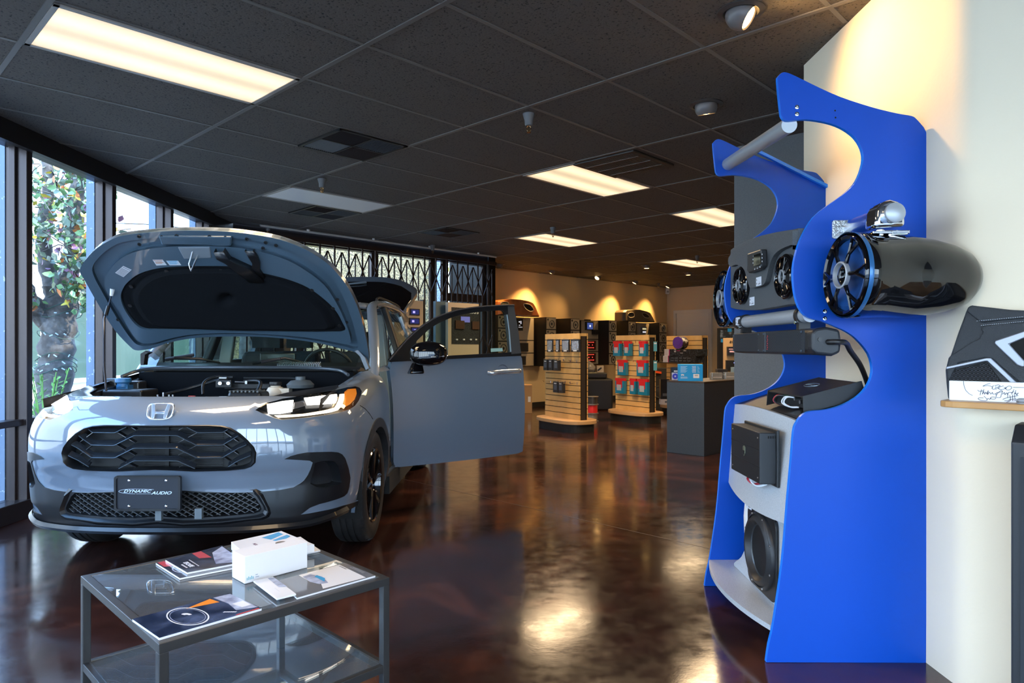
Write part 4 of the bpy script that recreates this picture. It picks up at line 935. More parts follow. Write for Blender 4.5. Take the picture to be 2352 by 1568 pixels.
for a, b in duct: q += [hood_pt(*a, -.005), hood_pt(*a, -.05), hood_pt(*b, -.05), hood_pt(*b, -.005)]
m.add(q, [(i * 4 + j, i * 4 + j + 1, (i + 1) * 4 + j + 1, (i + 1) * 4 + j) for i in range(4) for j in range(3)]); obj('air_duct', m, SATIN, hood, solid=.003, smooth=35)
m = MB(); q = []
for a, b in (((562, 577), (580, 577)), ((571, 592), (590, 590)), ((580, 606), (596, 606)), ((577, 618), (596, 622)), ((590, 632), (608, 640))): q += [hood_pt(*a, -.005), hood_pt(*a, -.03), hood_pt(*b, -.03), hood_pt(*b, -.005)]
m.add(q, [(i * 4 + j, i * 4 + j + 1, (i + 1) * 4 + j + 1, (i + 1) * 4 + j) for i in range(4) for j in range(3)]); obj('duct_bracket', m, SATIN, hood, solid=.003, smooth=35)
m = MB()
for x, y in ((316, 548), (368, 550), (402, 548), (478, 550), (515, 552), (564, 555), (632, 568), (608, 562), (317, 566), (410, 597), (258, 678), (775, 688), (796, 740), (765, 690), (271, 734), (358, 783), (602, 575)):
    m = MB(); m.lathe(hood_pt(x, y, -.006), -hn, [(.011, 0), (.011, .004), (.006, .004), (.005, -.002), (0, -.002)], 12); obj('rubber_plug', m, mat('rubber_plug', (.01, .012, .014), .6), hood, smooth=35)
for pts in ([(334, 805), (322, 812), (322, 838), (330, 838), (333, 815), (343, 809)], [(813, 806), (826, 818), (840, 850), (848, 846), (838, 820), (822, 803)]):
    m = MB(); a = [L(x, y, 4.52) for x, y in pts]; b = [p + Vector((0, .05, 0)) for p in a]; n = len(pts); m.add(a + b, [tuple(range(n)), tuple(range(n, 2 * n))[::-1]] + [(i, (i + 1) % n, n + (i + 1) % n, n + i) for i in range(n)]); obj('hood_hinge', m, mat('hinge_grey', (.16, .18, .20), .5, .3) if pts[0][0] > 500 else BLACKM, car, bevel=.003)
pr = [L(244, 898, 4.0), L(239, 840, 4.02), L(239, 780, 4.06), L(239, 733, 4.10), L(241, 726, 4.12)]
m = MB(); m.tube(pr + [L(246, 706, 4.14)], .0065, 8); m.tube([L(249, 703, 4.14), hood_pt(258, 672, -.02)], .0045, 8); rod = obj('prop_rod', m, mat('rod_black', (.03, .035, .05), .3, .5), car, smooth=True)
m = MB(); m.tube([L(243, 724, 4.12), L(249, 703, 4.14)], .011, 10); obj('grip', m, BLACKP, rod, smooth=True)
m = MB(); m.tube([hood_pt(259, 674, -.03), hood_pt(258, 664, -.008)], [.010, .014], 10); obj('clip', m, mat('white_clip', (.8, .8, .8), .4), rod, smooth=True)
# --- open tailgate (local hinge at y 3.98, z 1.56)
tg = []
def tgp(t, v, off):
    """t across (-1..1), v 0 hinge .. 1 tail, off towards the ground"""
    w = np.interp(v, [0, .15, .5, .85, 1], [.56, .60, .64, .66, .62]); y = 3.98 + .80 * v - .05 * (1 - t * t) * -1 * v; z = 1.56 + .49 * max(v, 1e-4) ** .8 - .14 * abs(t) ** 3.2 * (.3 + .7 * v)
    return Vector((w * t, y, z - off))
tg_out = lambda p: Vector((0, .3, 1)); tg_in = lambda p: Vector((0, -.3, -1))
sqr = [(-1, 0), (1, 0), (1, 1), (-1, 1)]
gate = patch('tailgate', [sqr], lambda t, v, o: tgp(t, v, o * 1.), PAINT, car, .1, tg_out, skirt=.05)
inn = [(-.88, .02), (.88, .02), (.87, .5), (.80, .72), (.6, .79), (-.6, .79), (-.80, .72), (-.87, .5)]
patch('inner_flange', [sqr, inn], lambda t, v, o: tgp(t, v, .05 + o), PAINT, gate, .1, tg_in)
patch('inner_trim', [inn], lambda t, v, o: tgp(t, v, .075 - o), mat('gate_felt', (.004, .004, .005), .95, spec=.05), gate, .1, tg_in, skirt=.03)
gw_ = [(-.97, .015), (.97, .015), (.985, .45), (.93, .66), (.72, .76), (.4, .80), (-.4, .80), (-.72, .76), (-.93, .66), (-.985, .45)]
patch('rear_window', [gw_], lambda t, v, o: tgp(t, v, -.006 + o), mat('privacy_glass', (.002, .002, .003), .05, spec=.4), gate, .1, tg_out, skirt=.006)
m = MB()                                              # turned-down tail lip
q = []
for i in range(25):
    t = -1 + 2 * i / 24; p = tgp(t, 1, 0); q += [p, p + Vector((0, .035, -.03)), p + Vector((0, .03, -.085)), p + Vector((0, -.01, -.10)), tgp(t, .95, .05)]
m.add(q, [(i * 5 + j, i * 5 + j + 1, (i + 1) * 5 + j + 1, (i + 1) * 5 + j) for i in range(24) for j in range(4)]); obj('tail_lip', m, PAINT, gate, smooth=60)
for sg in (1, -1):
    m = MB(); m.cyl((.56 * sg, 4.35, 1.62), (.60 * sg, 4.2, 1.12), .011, 8); m.cyl((.56 * sg, 4.35, 1.62), (.575 * sg, 4.29, 1.4), .007, 8); obj('gas_strut', m, BLACKP, car, smooth=True)
m = MB(); m.tube([tgp(-.35, .66, -.022), tgp(0, .70, -.025), tgp(.10, .74, -.02)], [.008, .012, .016], 8); obj('rear_wiper', m, mat('wiper_grey', (.22, .26, .30), .35, .3), gate, smooth=True)
# --- open driver's door: traced on its own plane
dd = Vector((.812, .584, 0)); dn = Vector((.584, -.812, 0)); dh = Vector((-.87, 5.07, 0))
def dpt(x, y, off=0):
    p = hit(x, y, dh, dn); b = .028 * sin(pi * min(1, max(0, (p.z - .3) / .85))) if p.z < 1.12 else .028 * max(0, 1.12 - p.z); return p + dn * (b * 1. - off) - CO
dout = lambda p: dn; dinn = lambda p: -dn
dsk = [(900, 829), (960, 825.5), (1040, 821), (1120, 817.5), (1194, 814.5), (1198, 822), (1200, 860), (1201, 930), (1201, 1000), (1200, 1036), (1190, 1041), (1100, 1053), (1000, 1064), (925, 1071.5), (908, 1073), (903, 1060), (901, 1000), (899, 930), (896, 880), (893, 850)]
door = patch('front_door', [dsk], dpt, PAINT, car, 14, dout, skirt=.05)
patch('door_card', [dsk], lambda x, y, o: dpt(x, y, .05), FAB, door, 20, dinn)
fo = [tuple(v) for v in smooth_loop([(893, 827), (925, 791), (960, 758), (1000, 731), (1050, 713), (1100, 704.5), (1150, 701), (1186, 700)], 5, False)] + [(1189, 740), (1193, 790), (1196, 813)]
fi = [tuple(v) for v in smooth_loop([(945, 818), (965, 800)], 1, False)]
inner = [(946, 822), (955, 795), (975, 764), (1005, 743), (1050, 725), (1100, 716), (1150, 711.5), (1163, 712), (1167, 722), (1169, 760), (1171, 809), (1100, 813), (1020, 817)]
inner = [(940, 824), (948, 800)] + [tuple(v) for v in smooth_loop([(958, 782), (985, 758), (1010, 742), (1050, 726), (1100, 716.5), (1145, 712.5), (1160, 713), (1166, 722)], 4, False)] + [(1169, 760), (1171, 809), (1100, 813), (1020, 817)]
fr_ = fo + [(1196, 817), (1100, 821), (1000, 826), (893, 831)]
def dfp(x, y, off=0): p = hit(x, y, dh, dn); return p - dn * (off - .012 + .10 * max(0, p.z - 1.12)) - CO
patch('window_frame', [fr_, inner], dfp, SATIN, door, 14, dout, skirt=.035)
patch('window_frame_back', [fr_, inner], lambda x, y, o: dfp(x, y, .035 + o), SATIN, door, 14, dinn)
patch('pillar_panel', [[(1171, 703), (1185, 702), (1192, 760), (1195, 811), (1173, 813), (1171, 760)]], lambda x, y, o: dfp(x, y, -.003 + o), mat('pillar_grey', (.06, .065, .07), .35, coat=.3), door, 14, dout, skirt=.02)
m = MB(); m.tube([dfp(x, y, -.002) for x, y in fo[:-3]], .006, 8); obj('window_seal', m, mat('seal_satin', (.10, .10, .11), .25, .4), door, smooth=True)
m = MB(); m.tube([dfp(1168, 722, .0), dfp(1171, 760, 0), dfp(1172, 808, 0)], .006, 8); obj('inner_seal', m, mat('seal_blue_grey', (.25, .35, .42), .3), door, smooth=True)
patch('window_glass', [inner], lambda x, y, o: dfp(x, y, .015 + o), CARGL, door, 30, dout)
m = MB(); m.add([dfp(1128, 808, .01), dfp(1155, 806.5, .01), dfp(1155, 799, .01), dfp(1128, 800, .01)], [(0, 1, 2, 3)]); obj('window_sticker', m, mat('pale_green_sticker', (.35, .6, .55), .4), door)
# handle
hA, hB = dpt(1121, 855, -.045), dpt(1190, 852, -.045)
m = MB(); ht = smooth_loop([dpt(1119, 855, -.002), dpt(1124, 855, -.034), dpt(1140, 853.5, -.046), dpt(1170, 852, -.046), dpt(1186, 851.5, -.036), dpt(1191, 851, -.002)], 5, False)
m.tube(ht, .0125, 12); hz_ = sum((p.z for p in ht)) / len(ht); m.v = [Vector((v.x, v.y, hz_ + (v.z - hz_) * 1.5)) for v in m.v]
obj('door_handle', m, mat('silver_handle', (.5, .54, .6), .2, .7, coat=1), door, smooth=True)
m = MB(); c_ = dpt(1152, 853, -.001)
for i in range(1): m.lathe(c_, dn, [(.0, -.018), (.03, -.016), (.055, -.004), (.058, .001)], 24)
obj('handle_cup', m, mat('cup_paint', (.10, .13, .19), .25, .2, coat=1), door, smooth=True)
# mirror
mc = px(984, 812, 4.86) - CO; mu = Vector((0, 0, 1)); ma = dd.copy(); mb_ = dn.copy()
ma = Vector((.93, .36, 0)).normalized(); mb_ = Vector((.36, -.93, 0)).normalized()
def ell(c, a, b, u, ra, rb, ru, n1=18, n2=12, lo=-1, hi=1, flat=None):
    m = MB(); vs = []
    for i in range(n2 + 1):
        z = lo + (hi - lo) * i / n2; r = math.sqrt(max(0, 1 - abs(z) ** 2.6)) 
        for k in range(n1):
            t = 2 * pi * k / n1; cx1 = math.copysign(abs(cos(t)) ** .75, cos(t)); cy1 = math.copysign(abs(sin(t)) ** .85, sin(t))
            taper = 1 - .30 * max(0, -cx1) * (1 if z > -.2 else .6)
            vs.append(c + a * ra * r * cx1 + b * rb * r * cy1 * taper + u * ru * z)
    m.add(vs, [(i * n1 + k, i * n1 + (k + 1) % n1, (i + 1) * n1 + (k + 1) % n1, (i + 1) * n1 + k) for i in range(n2) for k in range(n1)] + [tuple(range(n1)), tuple(n2 * n1 + k for k in range(n1))]); return m
mr_ = obj('side_mirror', ell(mc, ma, mb_, mu, .135, .085, .090), GLOSSB, door, smooth=True)
m = MB()
m.tube([mc + ma * .0 + mb_ * .084 + mu * -.022, mc + ma * .09 + mb_ * .068 + mu * -.018, mc + ma * .132 + mb_ * .02 + mu * -.015], .005, 8); mrs = obj('indicator_strip', m, mat('indicator_clear', (.8, .85, .9), .1, .5, coat=1), mr_, smooth=True) if False else None
tmp = obj('mirror_indicator', m, mat('indicator_clear', (.8, .85, .9), .1, .5, coat=1), door, smooth=True)
ft = px(952, 848, 4.93) - CO
m = MB(); m.hexa([ft + ma * -.055 + mb_ * -.02 + mu * -.035, ft + ma * .06 + mb_ * -.02 + mu * -.035, ft + ma * .06 + mb_ * .07 + mu * -.03, ft + ma * -.05 + mb_ * .07 + mu * -.03], [ft + ma * -.02 + mb_ * -.01 + mu * .05, ft + ma * .05 + mb_ * -.01 + mu * .05, ft + ma * .05 + mb_ * .04 + mu * .05, ft + ma * -.01 + mb_ * .04 + mu * .05]); obj('mirror_foot', m, GLOSSB, door, bevel=.015, seg=3)
# shut line between bumper and fender
m = MB(); m.tube([bs(*sz(x, y), -.0005) for x, y in ((827, 931), (838, 938), (848, 949), (856, 962))], .0022, 6); obj('bumper_seam', m, DARK, car)
# ================================================================ OUTSIDE
gr = MB(); gr.prism([(-3.6, -12), (-3.6, 8.4), (-.6, 11.6), (-.6, 13.4), (3.8, 18.2), (-4, 30), (-25, 30), (-25, -12)], (0, 0, -.3), (1, 0, 0), (0, 1, 0), (0, 0, 1), .24)
struct('ground', gr, speckle('gravel', [(.075, .075, .075), (.17, .16, .15), (.30, .28, .26), (.035, .035, .035)], 28))
g2 = MB(); g2.prism([(-25, -30), (25, -30), (25, -3.9), (-3.6, -3.9), (-3.6, -12), (-25, -12)], (0, 0, -.3), (1, 0, 0), (0, 1, 0), (0, 0, 1), .24); struct('pavement', g2, mat('pavement', (.30, .30, .30), .85, noise=(3, (.36, .36, .36), .4, .6)))
STUC = mat('white_stucco', (.80, .78, .72), .9)
nb = thing('neighbouring_building', 'white stucco building with green glass shopfront panes seen through the left windows', 'building', (-8.5, 10, 0))
m = MB(); m.box((-.15, 1, 1.6), (.3, 22, 3.9)); obj('wall', m, STUC, nb)
GG = mat('green_glass', (.035, .075, .055), .45, spec=.1, noise=(.7, (.06, .10, .075), .35, .65))
for y0, y1 in ((10.9, 12.35), (12.45, 13.9), (14.15, 16.2), (16.3, 18.3)):
    k = (y0 + y1) / 2 - 10; m = MB(); m.box((.01, k, 1.33), (.02, y1 - y0, 1.46)); obj('window_pane', m, GG, nb)
m = MB(); m.box((.02, 14.03 - 10, 1.3), (.06, .22, 1.6)); obj('window_post', m, mat('lilac_frame', (.42, .40, .48), .5), nb)
m = MB(); m.box((.03, 4.4, .57), (.08, 7.6, .08)); m.box((.03, 4.4, 2.09), (.08, 7.6, .06)); obj('window_sill', m, STUC, nb)
AGG = speckle('exposed_aggregate', [(.22, .175, .085), (.06, .05, .03), (.30, .25, .14), (.16, .13, .065)], 60)
def gtd(x, d): k = (x - CX) / F; A = Wc + n2 * d; return (k * A.y - A.x) / (S2U.x - k * S2U.y)
m = MB(); m.bar(gp(gtd(505, 3), 1.5, 3.0), gp(gtd(1001, 3), 1.5, 3.0), .2, 3.6); struct('wall_outside', m, AGG)
for i, (a, w, mm) in enumerate(((gtd(1014, 1.9), .16, speckle('bluelit_aggregate', [(.30, .34, .46), (.14, .15, .22), (.5, .54, .66), (.24, .27, .36)], 85)), (gtd(1050, 1.9), .24, AGG))):  # narrow pillar: stone chips with the bluish light mixed into their colours
    m = MB(); m.bar(gp(a, -.2, 1.9), gp(a, 3.2, 1.9), w, .2, up=S2U); tag(obj('pillar', m, mm), ('narrow stone-chip pillar tinted as in bluish light, outside behind the folding gate', 'wide beige stone-chip pillar outside, nearest the right end of the gate')[i], 'pillar')
m = MB(); m.bar(gp(gtd(1045, 4.2), 1.4, 4.2), gp(gtd(1150, 4.2), 1.4, 4.2), .2, 3.4); struct('wall_blue', m, mat('sky_blue_wall', (.06, .16, .34), .8))
# trees
BARK = mat('bark', (.075, .062, .055), .9, noise=(14, (.13, .115, .105), .4, .62, 6), bump=(18, 1.0, 6))
LC = [mat('leaf_green', (.10, .19, .07), .5), mat('leaf_light', (.24, .36, .16), .5), mat('leaf_yellow', (.55, .42, .05), .5), mat('leaf_orange', (.50, .16, .05), .5), mat('leaf_purple', (.24, .10, .17), .5), mat('leaf_greygreen', (.20, .26, .20), .5)]
def tree(label, base, limbs, clusters, nleaf, lsz, seed, cols, group=None):
    r_ = random.Random(seed); t = thing('tree', label, 'tree', base, 0, group); b = Vector(base)
    m = MB()
    for L_, r0, r1 in limbs:
        P_ = smooth_loop([Vector(p) - b for p in L_], 5, False); n = len(P_)
        m.tube(P_, [(r0 + (r1 - r0) * i / (n - 1)) * (1 + .12 * math.sin(i * 1.9 + r0 * 40)) for i in range(n)], 12)
    obj('trunk', m, BARK, t, smooth=70)
    m = MB()
    for i in range(nleaf):
        c, rad = clusters[r_.randrange(len(clusters))]; p = Vector(c) - b + Vector([r_.gauss(0, rad * .5) for _ in range(3)])
        d = Vector((r_.uniform(-1, 1), r_.uniform(-1, 1), r_.uniform(-1.2, .3))).normalized(); s = d.cross(Vector((r_.uniform(-1, 1), r_.uniform(-1, 1), r_.uniform(-1, 1)))).normalized(); l = lsz * r_.uniform(.6, 1.2)
        u = s.cross(d); m.mi = r_.choices(range(len(LC)), cols)[0]
        m.add([p, p + d * l * .35 + s * l * .30 + u * l * .06, p + d * l * .8 + s * l * .16, p + d * l, p + d * l * .8 - s * l * .16, p + d * l * .35 - s * l * .30 + u * l * .06], [(0, 1, 2, 3), (0, 3, 4, 5)])
    f = obj('foliage', m, LC, t); f['kind'] = 'stuff'
    m = MB()
    for i in range(60):
        c, rad = clusters[r_.randrange(len(clusters))]; p = Vector(c) - b; q = p + Vector([r_.gauss(0, rad * .8) for _ in range(3)]); m.tube([p, (p + q) / 2 + Vector((0, 0, .06)), q], .006, 4)
    obj('twigs', m, BARK, t)['kind'] = 'stuff'
    return t
tx = lambda x, y, Y=8.0: px(x, y, Y)
limbs = [([tx(124, 1010), tx(124, 900), tx(130, 800), tx(138, 730), tx(140, 660)], .19, .17), ([tx(140, 670), tx(165, 600), tx(172, 520), tx(176, 440), tx(190, 370, 8.1), tx(205, 250, 8.2)], .12, .05), ([tx(130, 690), tx(110, 620), tx(100, 540), tx(112, 420), tx(100, 330)], .10, .05),
         ([tx(120, 740), tx(70, 700, 7.8), tx(40, 640, 7.6), tx(15, 560, 7.4), tx(-30, 480, 7.2)], .13, .09), ([tx(172, 500), tx(215, 470, 7.9), tx(250, 440, 7.8)], .03, .012), ([tx(30, 600, 7.5), tx(60, 520, 7.5), tx(50, 400, 7.4)], .035, .012)]
cl = [(tx(x, y, Y), r) for x, y, Y, r in ((150, 470, 7.7, .35), (190, 520, 7.7, .38), (215, 560, 7.6, .3), (200, 620, 7.6, .3), (230, 600, 7.8, .22), (170, 570, 7.8, .35), (120, 520, 7.9, .3), (130, 430, 8.1, .3), (170, 390, 8.1, .25), (30, 480, 7.3, .35), (20, 560, 7.2, .35), (10, 640, 7.3, .3), (45, 690, 7.5, .15), (60, 430, 7.4, .25), (10, 400, 7.2, .3), (215, 400, 8.0, .18), (245, 420, 7.8, .12), (210, 690, 7.6, .08), (175, 660, 7.7, .16), (-40, 520, 7, .4))]
tree('gnarled tree with green, yellow and red autumn leaves outside the left windows', (px(124, 1040, 8.0).x, 8.0, -.06), limbs, cl, 2100, .100, 3, [6, 3, 1.4, 1.0, 1.3, 5])
m = MB(); b_ = px(124, 1040, 8.0)
for z0 in (.95, 1.02, 1.1, 1.35, 1.6, 1.68): m.tube([px(128 + (z0 - 1) * 20, 799, 8) * 1 + Vector((.21 * cos(t), .21 * sin(t), z0 - 1.2 + .05 * sin(t * 2 + z0 * 9))) for t in np.linspace(0, 2 * pi, 20)], .005, 5)
m.tube([px(95, 690, 7.9), px(200, 640, 7.6), px(260, 600, 7.5)], .004, 5)
fl_ = tag(obj('string_lights', m, mat('wire_green', (.02, .06, .04), .5)), 'dark wire of unlit fairy lights wound round the gnarled tree trunk', 'string lights')
r_ = random.Random(8)
for i in range(26):
    z0 = r_.choice((.95, 1.02, 1.1, 1.35, 1.6, 1.68)); t = r_.uniform(-2.4, .4); m = MB(); p = px(128 + (z0 - 1) * 20, 799, 8) + Vector((.215 * cos(t), .215 * sin(t), z0 - 1.2)); m.tube([p, p + Vector((r_.uniform(-.03, .03), -.02, r_.uniform(-.02, .03)))], .007, 5); obj('bulb', m, mat('bulb_pale', (.6, .7, .75), .3), fl_)
tree('leafy yellow-green young tree outside behind the left end of the folding gate', (-4.2, 11.0, -.06), [([(-4.2, 11.0, -.1), (-4.25, 11.0, 1.2), (-4.15, 11.05, 3.2)], .13, .08)], [((-4.5, 11.0, 2.5), .35), ((-3.9, 11.1, 2.7), .35), ((-3.45, 10.9, 2.35), .3), ((-3.5, 11.2, 2.7), .25)], 380, .11, 5, [3, 4, 5, .5, 0, 0])
tree('dark green tree outside behind the right end of the folding gate', (-.95, 14.6, -.06), [([(-.95, 14.6, -.1), (-.9, 14.6, 1.5), (-.95, 14.6, 3.4)], .07, .04)], [((-.95, 14.5, 2.9), .35), ((-.85, 14.5, 2.3), .3), ((-1.0, 14.5, 1.8), .25), ((-.8, 14.4, 1.0), .3)], 500, .13, 6, [6, 3, .4, 0, 0, 1])
sh = thing('shrub', 'small bright green weed growing at the foot of the gnarled tree', 'shrub', (px(105, 900, 7.3).x, 7.3, -.06)); m = MB(); r_ = random.Random(3)
m2 = MB()
for i in range(9):
    a = r_.uniform(0, 6.28); q = Vector((.22 * cos(a), .18 * sin(a), r_.uniform(.75, 1.12))); m2.tube([(0, 0, 0), q * .5 + Vector((0, 0, .1)), q], .006, 5)
    for k in range(16):
        p = q * (.35 + .65 * k / 16); d = Vector((r_.uniform(-1, 1), r_.uniform(-1, 1), .4)).normalized(); s = d.cross(Vector((0, 0, 1))).normalized(); m.add([p, p + d * .04 + s * .015, p + d * .08, p + d * .04 - s * .015], [(0, 1, 2, 3)])
obj('stems', m2, mat('weed_green', (.16, .34, .06), .6), sh); obj('foliage', m, MATS['weed_green'], sh)['kind'] = 'stuff'
nbo = Vector((-8.5, 10, 0)); m = MB(); m.tube([px(285, 513, 15) - nbo, px(335, 515, 15.5) - nbo, px(400, 521, 16.3) - nbo, px(480, 530, 17.5) - nbo], .012, 5); m.tube([px(285, 513, 15) - nbo, Vector((-.1, 2.5, 3.5))], .012, 5); m.tube([px(480, 530, 17.5) - nbo, Vector((-.1, 11.5, 3.5))], .012, 5); obj('service_cable', m, BLACKM, nb)

# ================================================================ FOLDING SECURITY GATE
gate_ = thing('folding_security_gate', 'brown steel scissor security gate drawn across the rear windows', 'security gate', Wc)
GM = mat('gate_brown', (.035, .020, .016), .5, .3)
def gl(t, z, d=-.16): return gp(t, z, d) - Wc
m = MB(); m.bar(gl(.05, 2.60), gl(4.4, 2.60), .06, .05); obj('top_track', m, GM, gate_)
N = 19; P0 = 1.244 - 5 * .2203
for i in range(N + 1):
    t = P0 + .2203 * i
    if not .04 < t < 4.42: continue
    m = MB(); m.bar(gl(t, .03, -.155), gl(t, 2.50, -.155), .012, .016, up=S2U); obj('short_upright', m, GM, gate_)
    if t + .11 < 4.42: m = MB(); m.bar(gl(t + .11, .03, -.165), gl(t + .11, 2.59, -.165), .014, .022, up=S2U); obj('tall_upright', m, GM, gate_)
    for zt in (2.50, 1.42, .60):
        for s in (1, -1):
            a, b = (t, t + .2203) if s > 0 else (t + .2203, t)
            if max(a, b) > 4.42: continue
            m = MB(); m.bar(gl(a, zt, -.172 - .004 * s), gl(b, zt - .48, -.172 - .004 * s), .006, .018); obj('lattice_bar', m, GM, gate_)

# ================================================================ COFFEE TABLE
TZ = .45
tn = hit(365, 1480, (0, 0, TZ), (0, 0, 1)); tl = hit(185, 1322, (0, 0, TZ), (0, 0, 1)); tr = hit(895, 1325, (0, 0, TZ), (0, 0, 1)); tb_ = tl + tr - tn
tc_ = (tn + tb_) / 2; tc_.z = 0
tbl = thing('coffee_table', 'square two-tier coffee table with grey steel frame and glass shelves in the foreground', 'coffee table', tc_)
FR = mat('frame_grey_steel', (.050, .050, .052), .35, .5); TG = glass('table_glass', (.82, .90, .92), .10, .07)
m = MB(); cs = [tn - tc_, tr - tc_, tb_ - tc_, tl - tc_]; ez = Vector((0, 0, 1))
def insx(p, k=.0125): return p - Vector((p.x, p.y, 0)).normalized() * k * 1.414
def fring(name, z0, z1, k0=0, k1=.025):
    m = MB(); n = 4; R_ = [[Vector((q.x, q.y, z)) for q in (insx(c, k) for c in cs)] for k, z in ((k0, z0), (k0, z1), (k1, z1), (k1, z0))]
    m.add([v for r in R_ for v in r], [(j * 4 + i, j * 4 + (i + 1) % 4, ((j + 1) % 4) * 4 + (i + 1) % 4, ((j + 1) % 4) * 4 + i) for j in range(4) for i in range(4)]); obj(name, m, FR, tbl, bevel=.0015)
fring('top_frame', TZ - .025, TZ); fring('lower_frame', .143, .168, .001, .024)
for i in range(4):
    a = insx(cs[i]); e = (cs[(i + 1) % 4] - cs[i]).normalized(); m = MB(); m.bar(Vector((a.x, a.y, 0)), Vector((a.x, a.y, .4255)), .025, .025, up=e); obj('leg', m, FR, tbl, bevel=.002)
for z, nm in ((.4445, 'glass_top'), (.164, 'glass_shelf')):
    q = [insx(c, .026 if nm == 'glass_top' else .018) for c in cs]; m = MB(); m.hexa([Vector((p.x, p.y, z)) for p in q], [Vector((p.x, p.y, z + .005)) for p in q]); obj(nm, m, TG, tbl)
    m = MB()
def tp_(x, y, z=.4505): return hit(x, y, (0, 0, z), (0, 0, 1))
# white carton
TB = .4505
bf, br, bl = tp_(562, 1341), tp_(706, 1303), tp_(533, 1325); bb_ = br + bl - bf; hz = .087
wb = thing('carton', 'small plain white carton with a thumb hole standing on the glass table', 'box', ((bf + bb_) / 2)); c0 = (bf + bb_) / 2
m = MB(); m.hexa([p - c0 for p in (bf, br, bb_, bl)], [p - c0 + ez * hz for p in (bf, br, bb_, bl)]); obj('carton_body', m, WHITEC, wb, bevel=.0015)
ex_ = (br - bf).normalized(); ey_ = (bl - bf).normalized()
m = MB(); m.add([bf - c0 + ez * (hz + .0006) + ex_ * (.155 + .018 * cos(t)) + ey_ * (.060 + .018 * sin(t)) for t in np.linspace(0, pi, 14)], [tuple(range(14))]); obj('thumb_hole', m, mat('hole_brown', (.18, .15, .12), .8), wb)
m = MB()
for k in range(5): m.bar(bf - c0 + ex_ * (.008 + k * .005) - ey_ * .0004 + ez * .010, bf - c0 + ex_ * (.008 + k * .005) - ey_ * .0004 + ez * (.018 + .003 * (k % 2)), .003, .0004, up=ey_)
obj('logo', m, mat('logo_teal', (.20, .45, .52), .5), wb)
for k in range(2):
    m = MB(); m.bar(bf - c0 + ex_ * .036 - ey_ * .0004 + ez * (.014 + .007 * k), bf - c0 + ex_ * (.048 - .004 * k) - ey_ * .0004 + ez * (.014 + .007 * k), .0025, .0004, up=ey_); obj('print', m, mat('grey_print', (.35, .38, .45), .5), wb)
def mag(name, label, quad, z0, th, m_top, ops=(), group=None, cover=None):
    """magazine lying flat; quad in pixels, given at its top face height; local u along quad[0]->quad[1], v quad[0]->quad[3]"""
    zt = z0 + th; P_ = [tp_(*q, zt) for q in quad]; c = sum(P_, Vector()) / 4; c.z = z0
    t = thing(name, label, 'magazine', c, 0, group); m = MB(); m.hexa([Vector((p.x, p.y, z0)) - c for p in P_], [Vector((p.x, p.y, zt - .0008)) - c for p in P_]); obj('pages', m, PAPER, t)
    m = MB(); m.hexa([Vector((p.x, p.y, zt - .0008)) - c for p in P_], [Vector((p.x, p.y, zt)) - c for p in P_]); obj('cover', m, m_top, t)
    def at(u, v, e=.0004): p = P_[0].lerp(P_[1], u).lerp(P_[3].lerp(P_[2], u), v); return Vector((p.x, p.y, zt + e)) - c
    for op in ops: op(at, t)
    return t
def poly(name, pts, m_, e=.0004):
    def f(at, t): m = MB(); m.add([at(u, v, e) for u, v in pts], [tuple(range(len(pts)))]); obj(name, m, m_, t)
    return f
def ringp(name, u, v, ru, rv, w, m_, a0=0, a1=2 * pi, e=.0005):
    def f(at, t):
        m = MB(); n = 40; L_ = [a0 + (a1 - a0) * i / n for i in range(n + 1)]
        m.add([at(u + ru * cos(a), v + rv * sin(a), e) for a in L_] + [at(u + (ru - w) * cos(a), v + (rv - w * rv / ru) * sin(a), e) for a in L_], [(i, i + 1, n + 2 + i, n + 1 + i) for i in range(n)]); obj(name, m, m_, t)
    return f
def ttl(s, u, v, size, m_, du=(1, 0), rot=0, sh=0, bold=0, st=1.):
    def f(at, t):
        o = at(u, v, .0006); a = at(u + .01 * du[0], v + .01 * du[1], .0006) - o; ex = a.normalized(); ey = Vector((0, 0, 1)).cross(ex); text('title', s, o, ex, ey, size, m_, t, shear=sh, bold=bold, sx_=st, ext=.0001)
    return f
def marks(u, v, du, dv, n, w, m_):
    """a row of small printed strokes from (u,v) along (du,dv)"""
    def f(at, t):
        m = MB()
        for k in range(n):
            a, b = (u + du * k / n, v + dv * k / n), (u + du * (k + .72) / n, v + dv * (k + .72) / n); L_ = math.hypot(du, dv); ox, oy = -dv / L_ * w, du / L_ * w
            m.add([at(a[0], a[1]), at(b[0], b[1]), at(b[0] + ox, b[1] + oy), at(a[0] + ox, a[1] + oy)], [(0, 1, 2, 3)])
        o = obj('print', m, m_, t); o['kind'] = 'stuff'
    return f
NAVY = mat('cover_navy', (.022, .026, .045), .15, coat=.6, noise=(18, (.06, .075, .12), .4, .7)); REDC = mat('cover_red', (.55, .07, .09), .25, coat=.4); WINK = mat('white_ink', (.8, .82, .88), .3); GREYC = mat('cover_grey', (.16, .16, .17), .15, coat=.6)
LBL = mat('photo_pale', (.50, .56, .72), .3, noise=(30, (.16, .18, .30), .35, .7)); BLUC = mat('cover_blue', (.02, .34, .68), .25, coat=.4)
mag('magazine', 'navy car magazine lying underneath at the left end of the glass table', [(413, 1327), (540, 1302), (480, 1262), (358, 1292)], TB, .006, NAVY,
    [poly('red_block', [(.02, .70), (.14, .64), (.14, .98), (.02, .98)], REDC), ringp('wheel_photo', .16, .40, .10, .18, .02, LBL)])
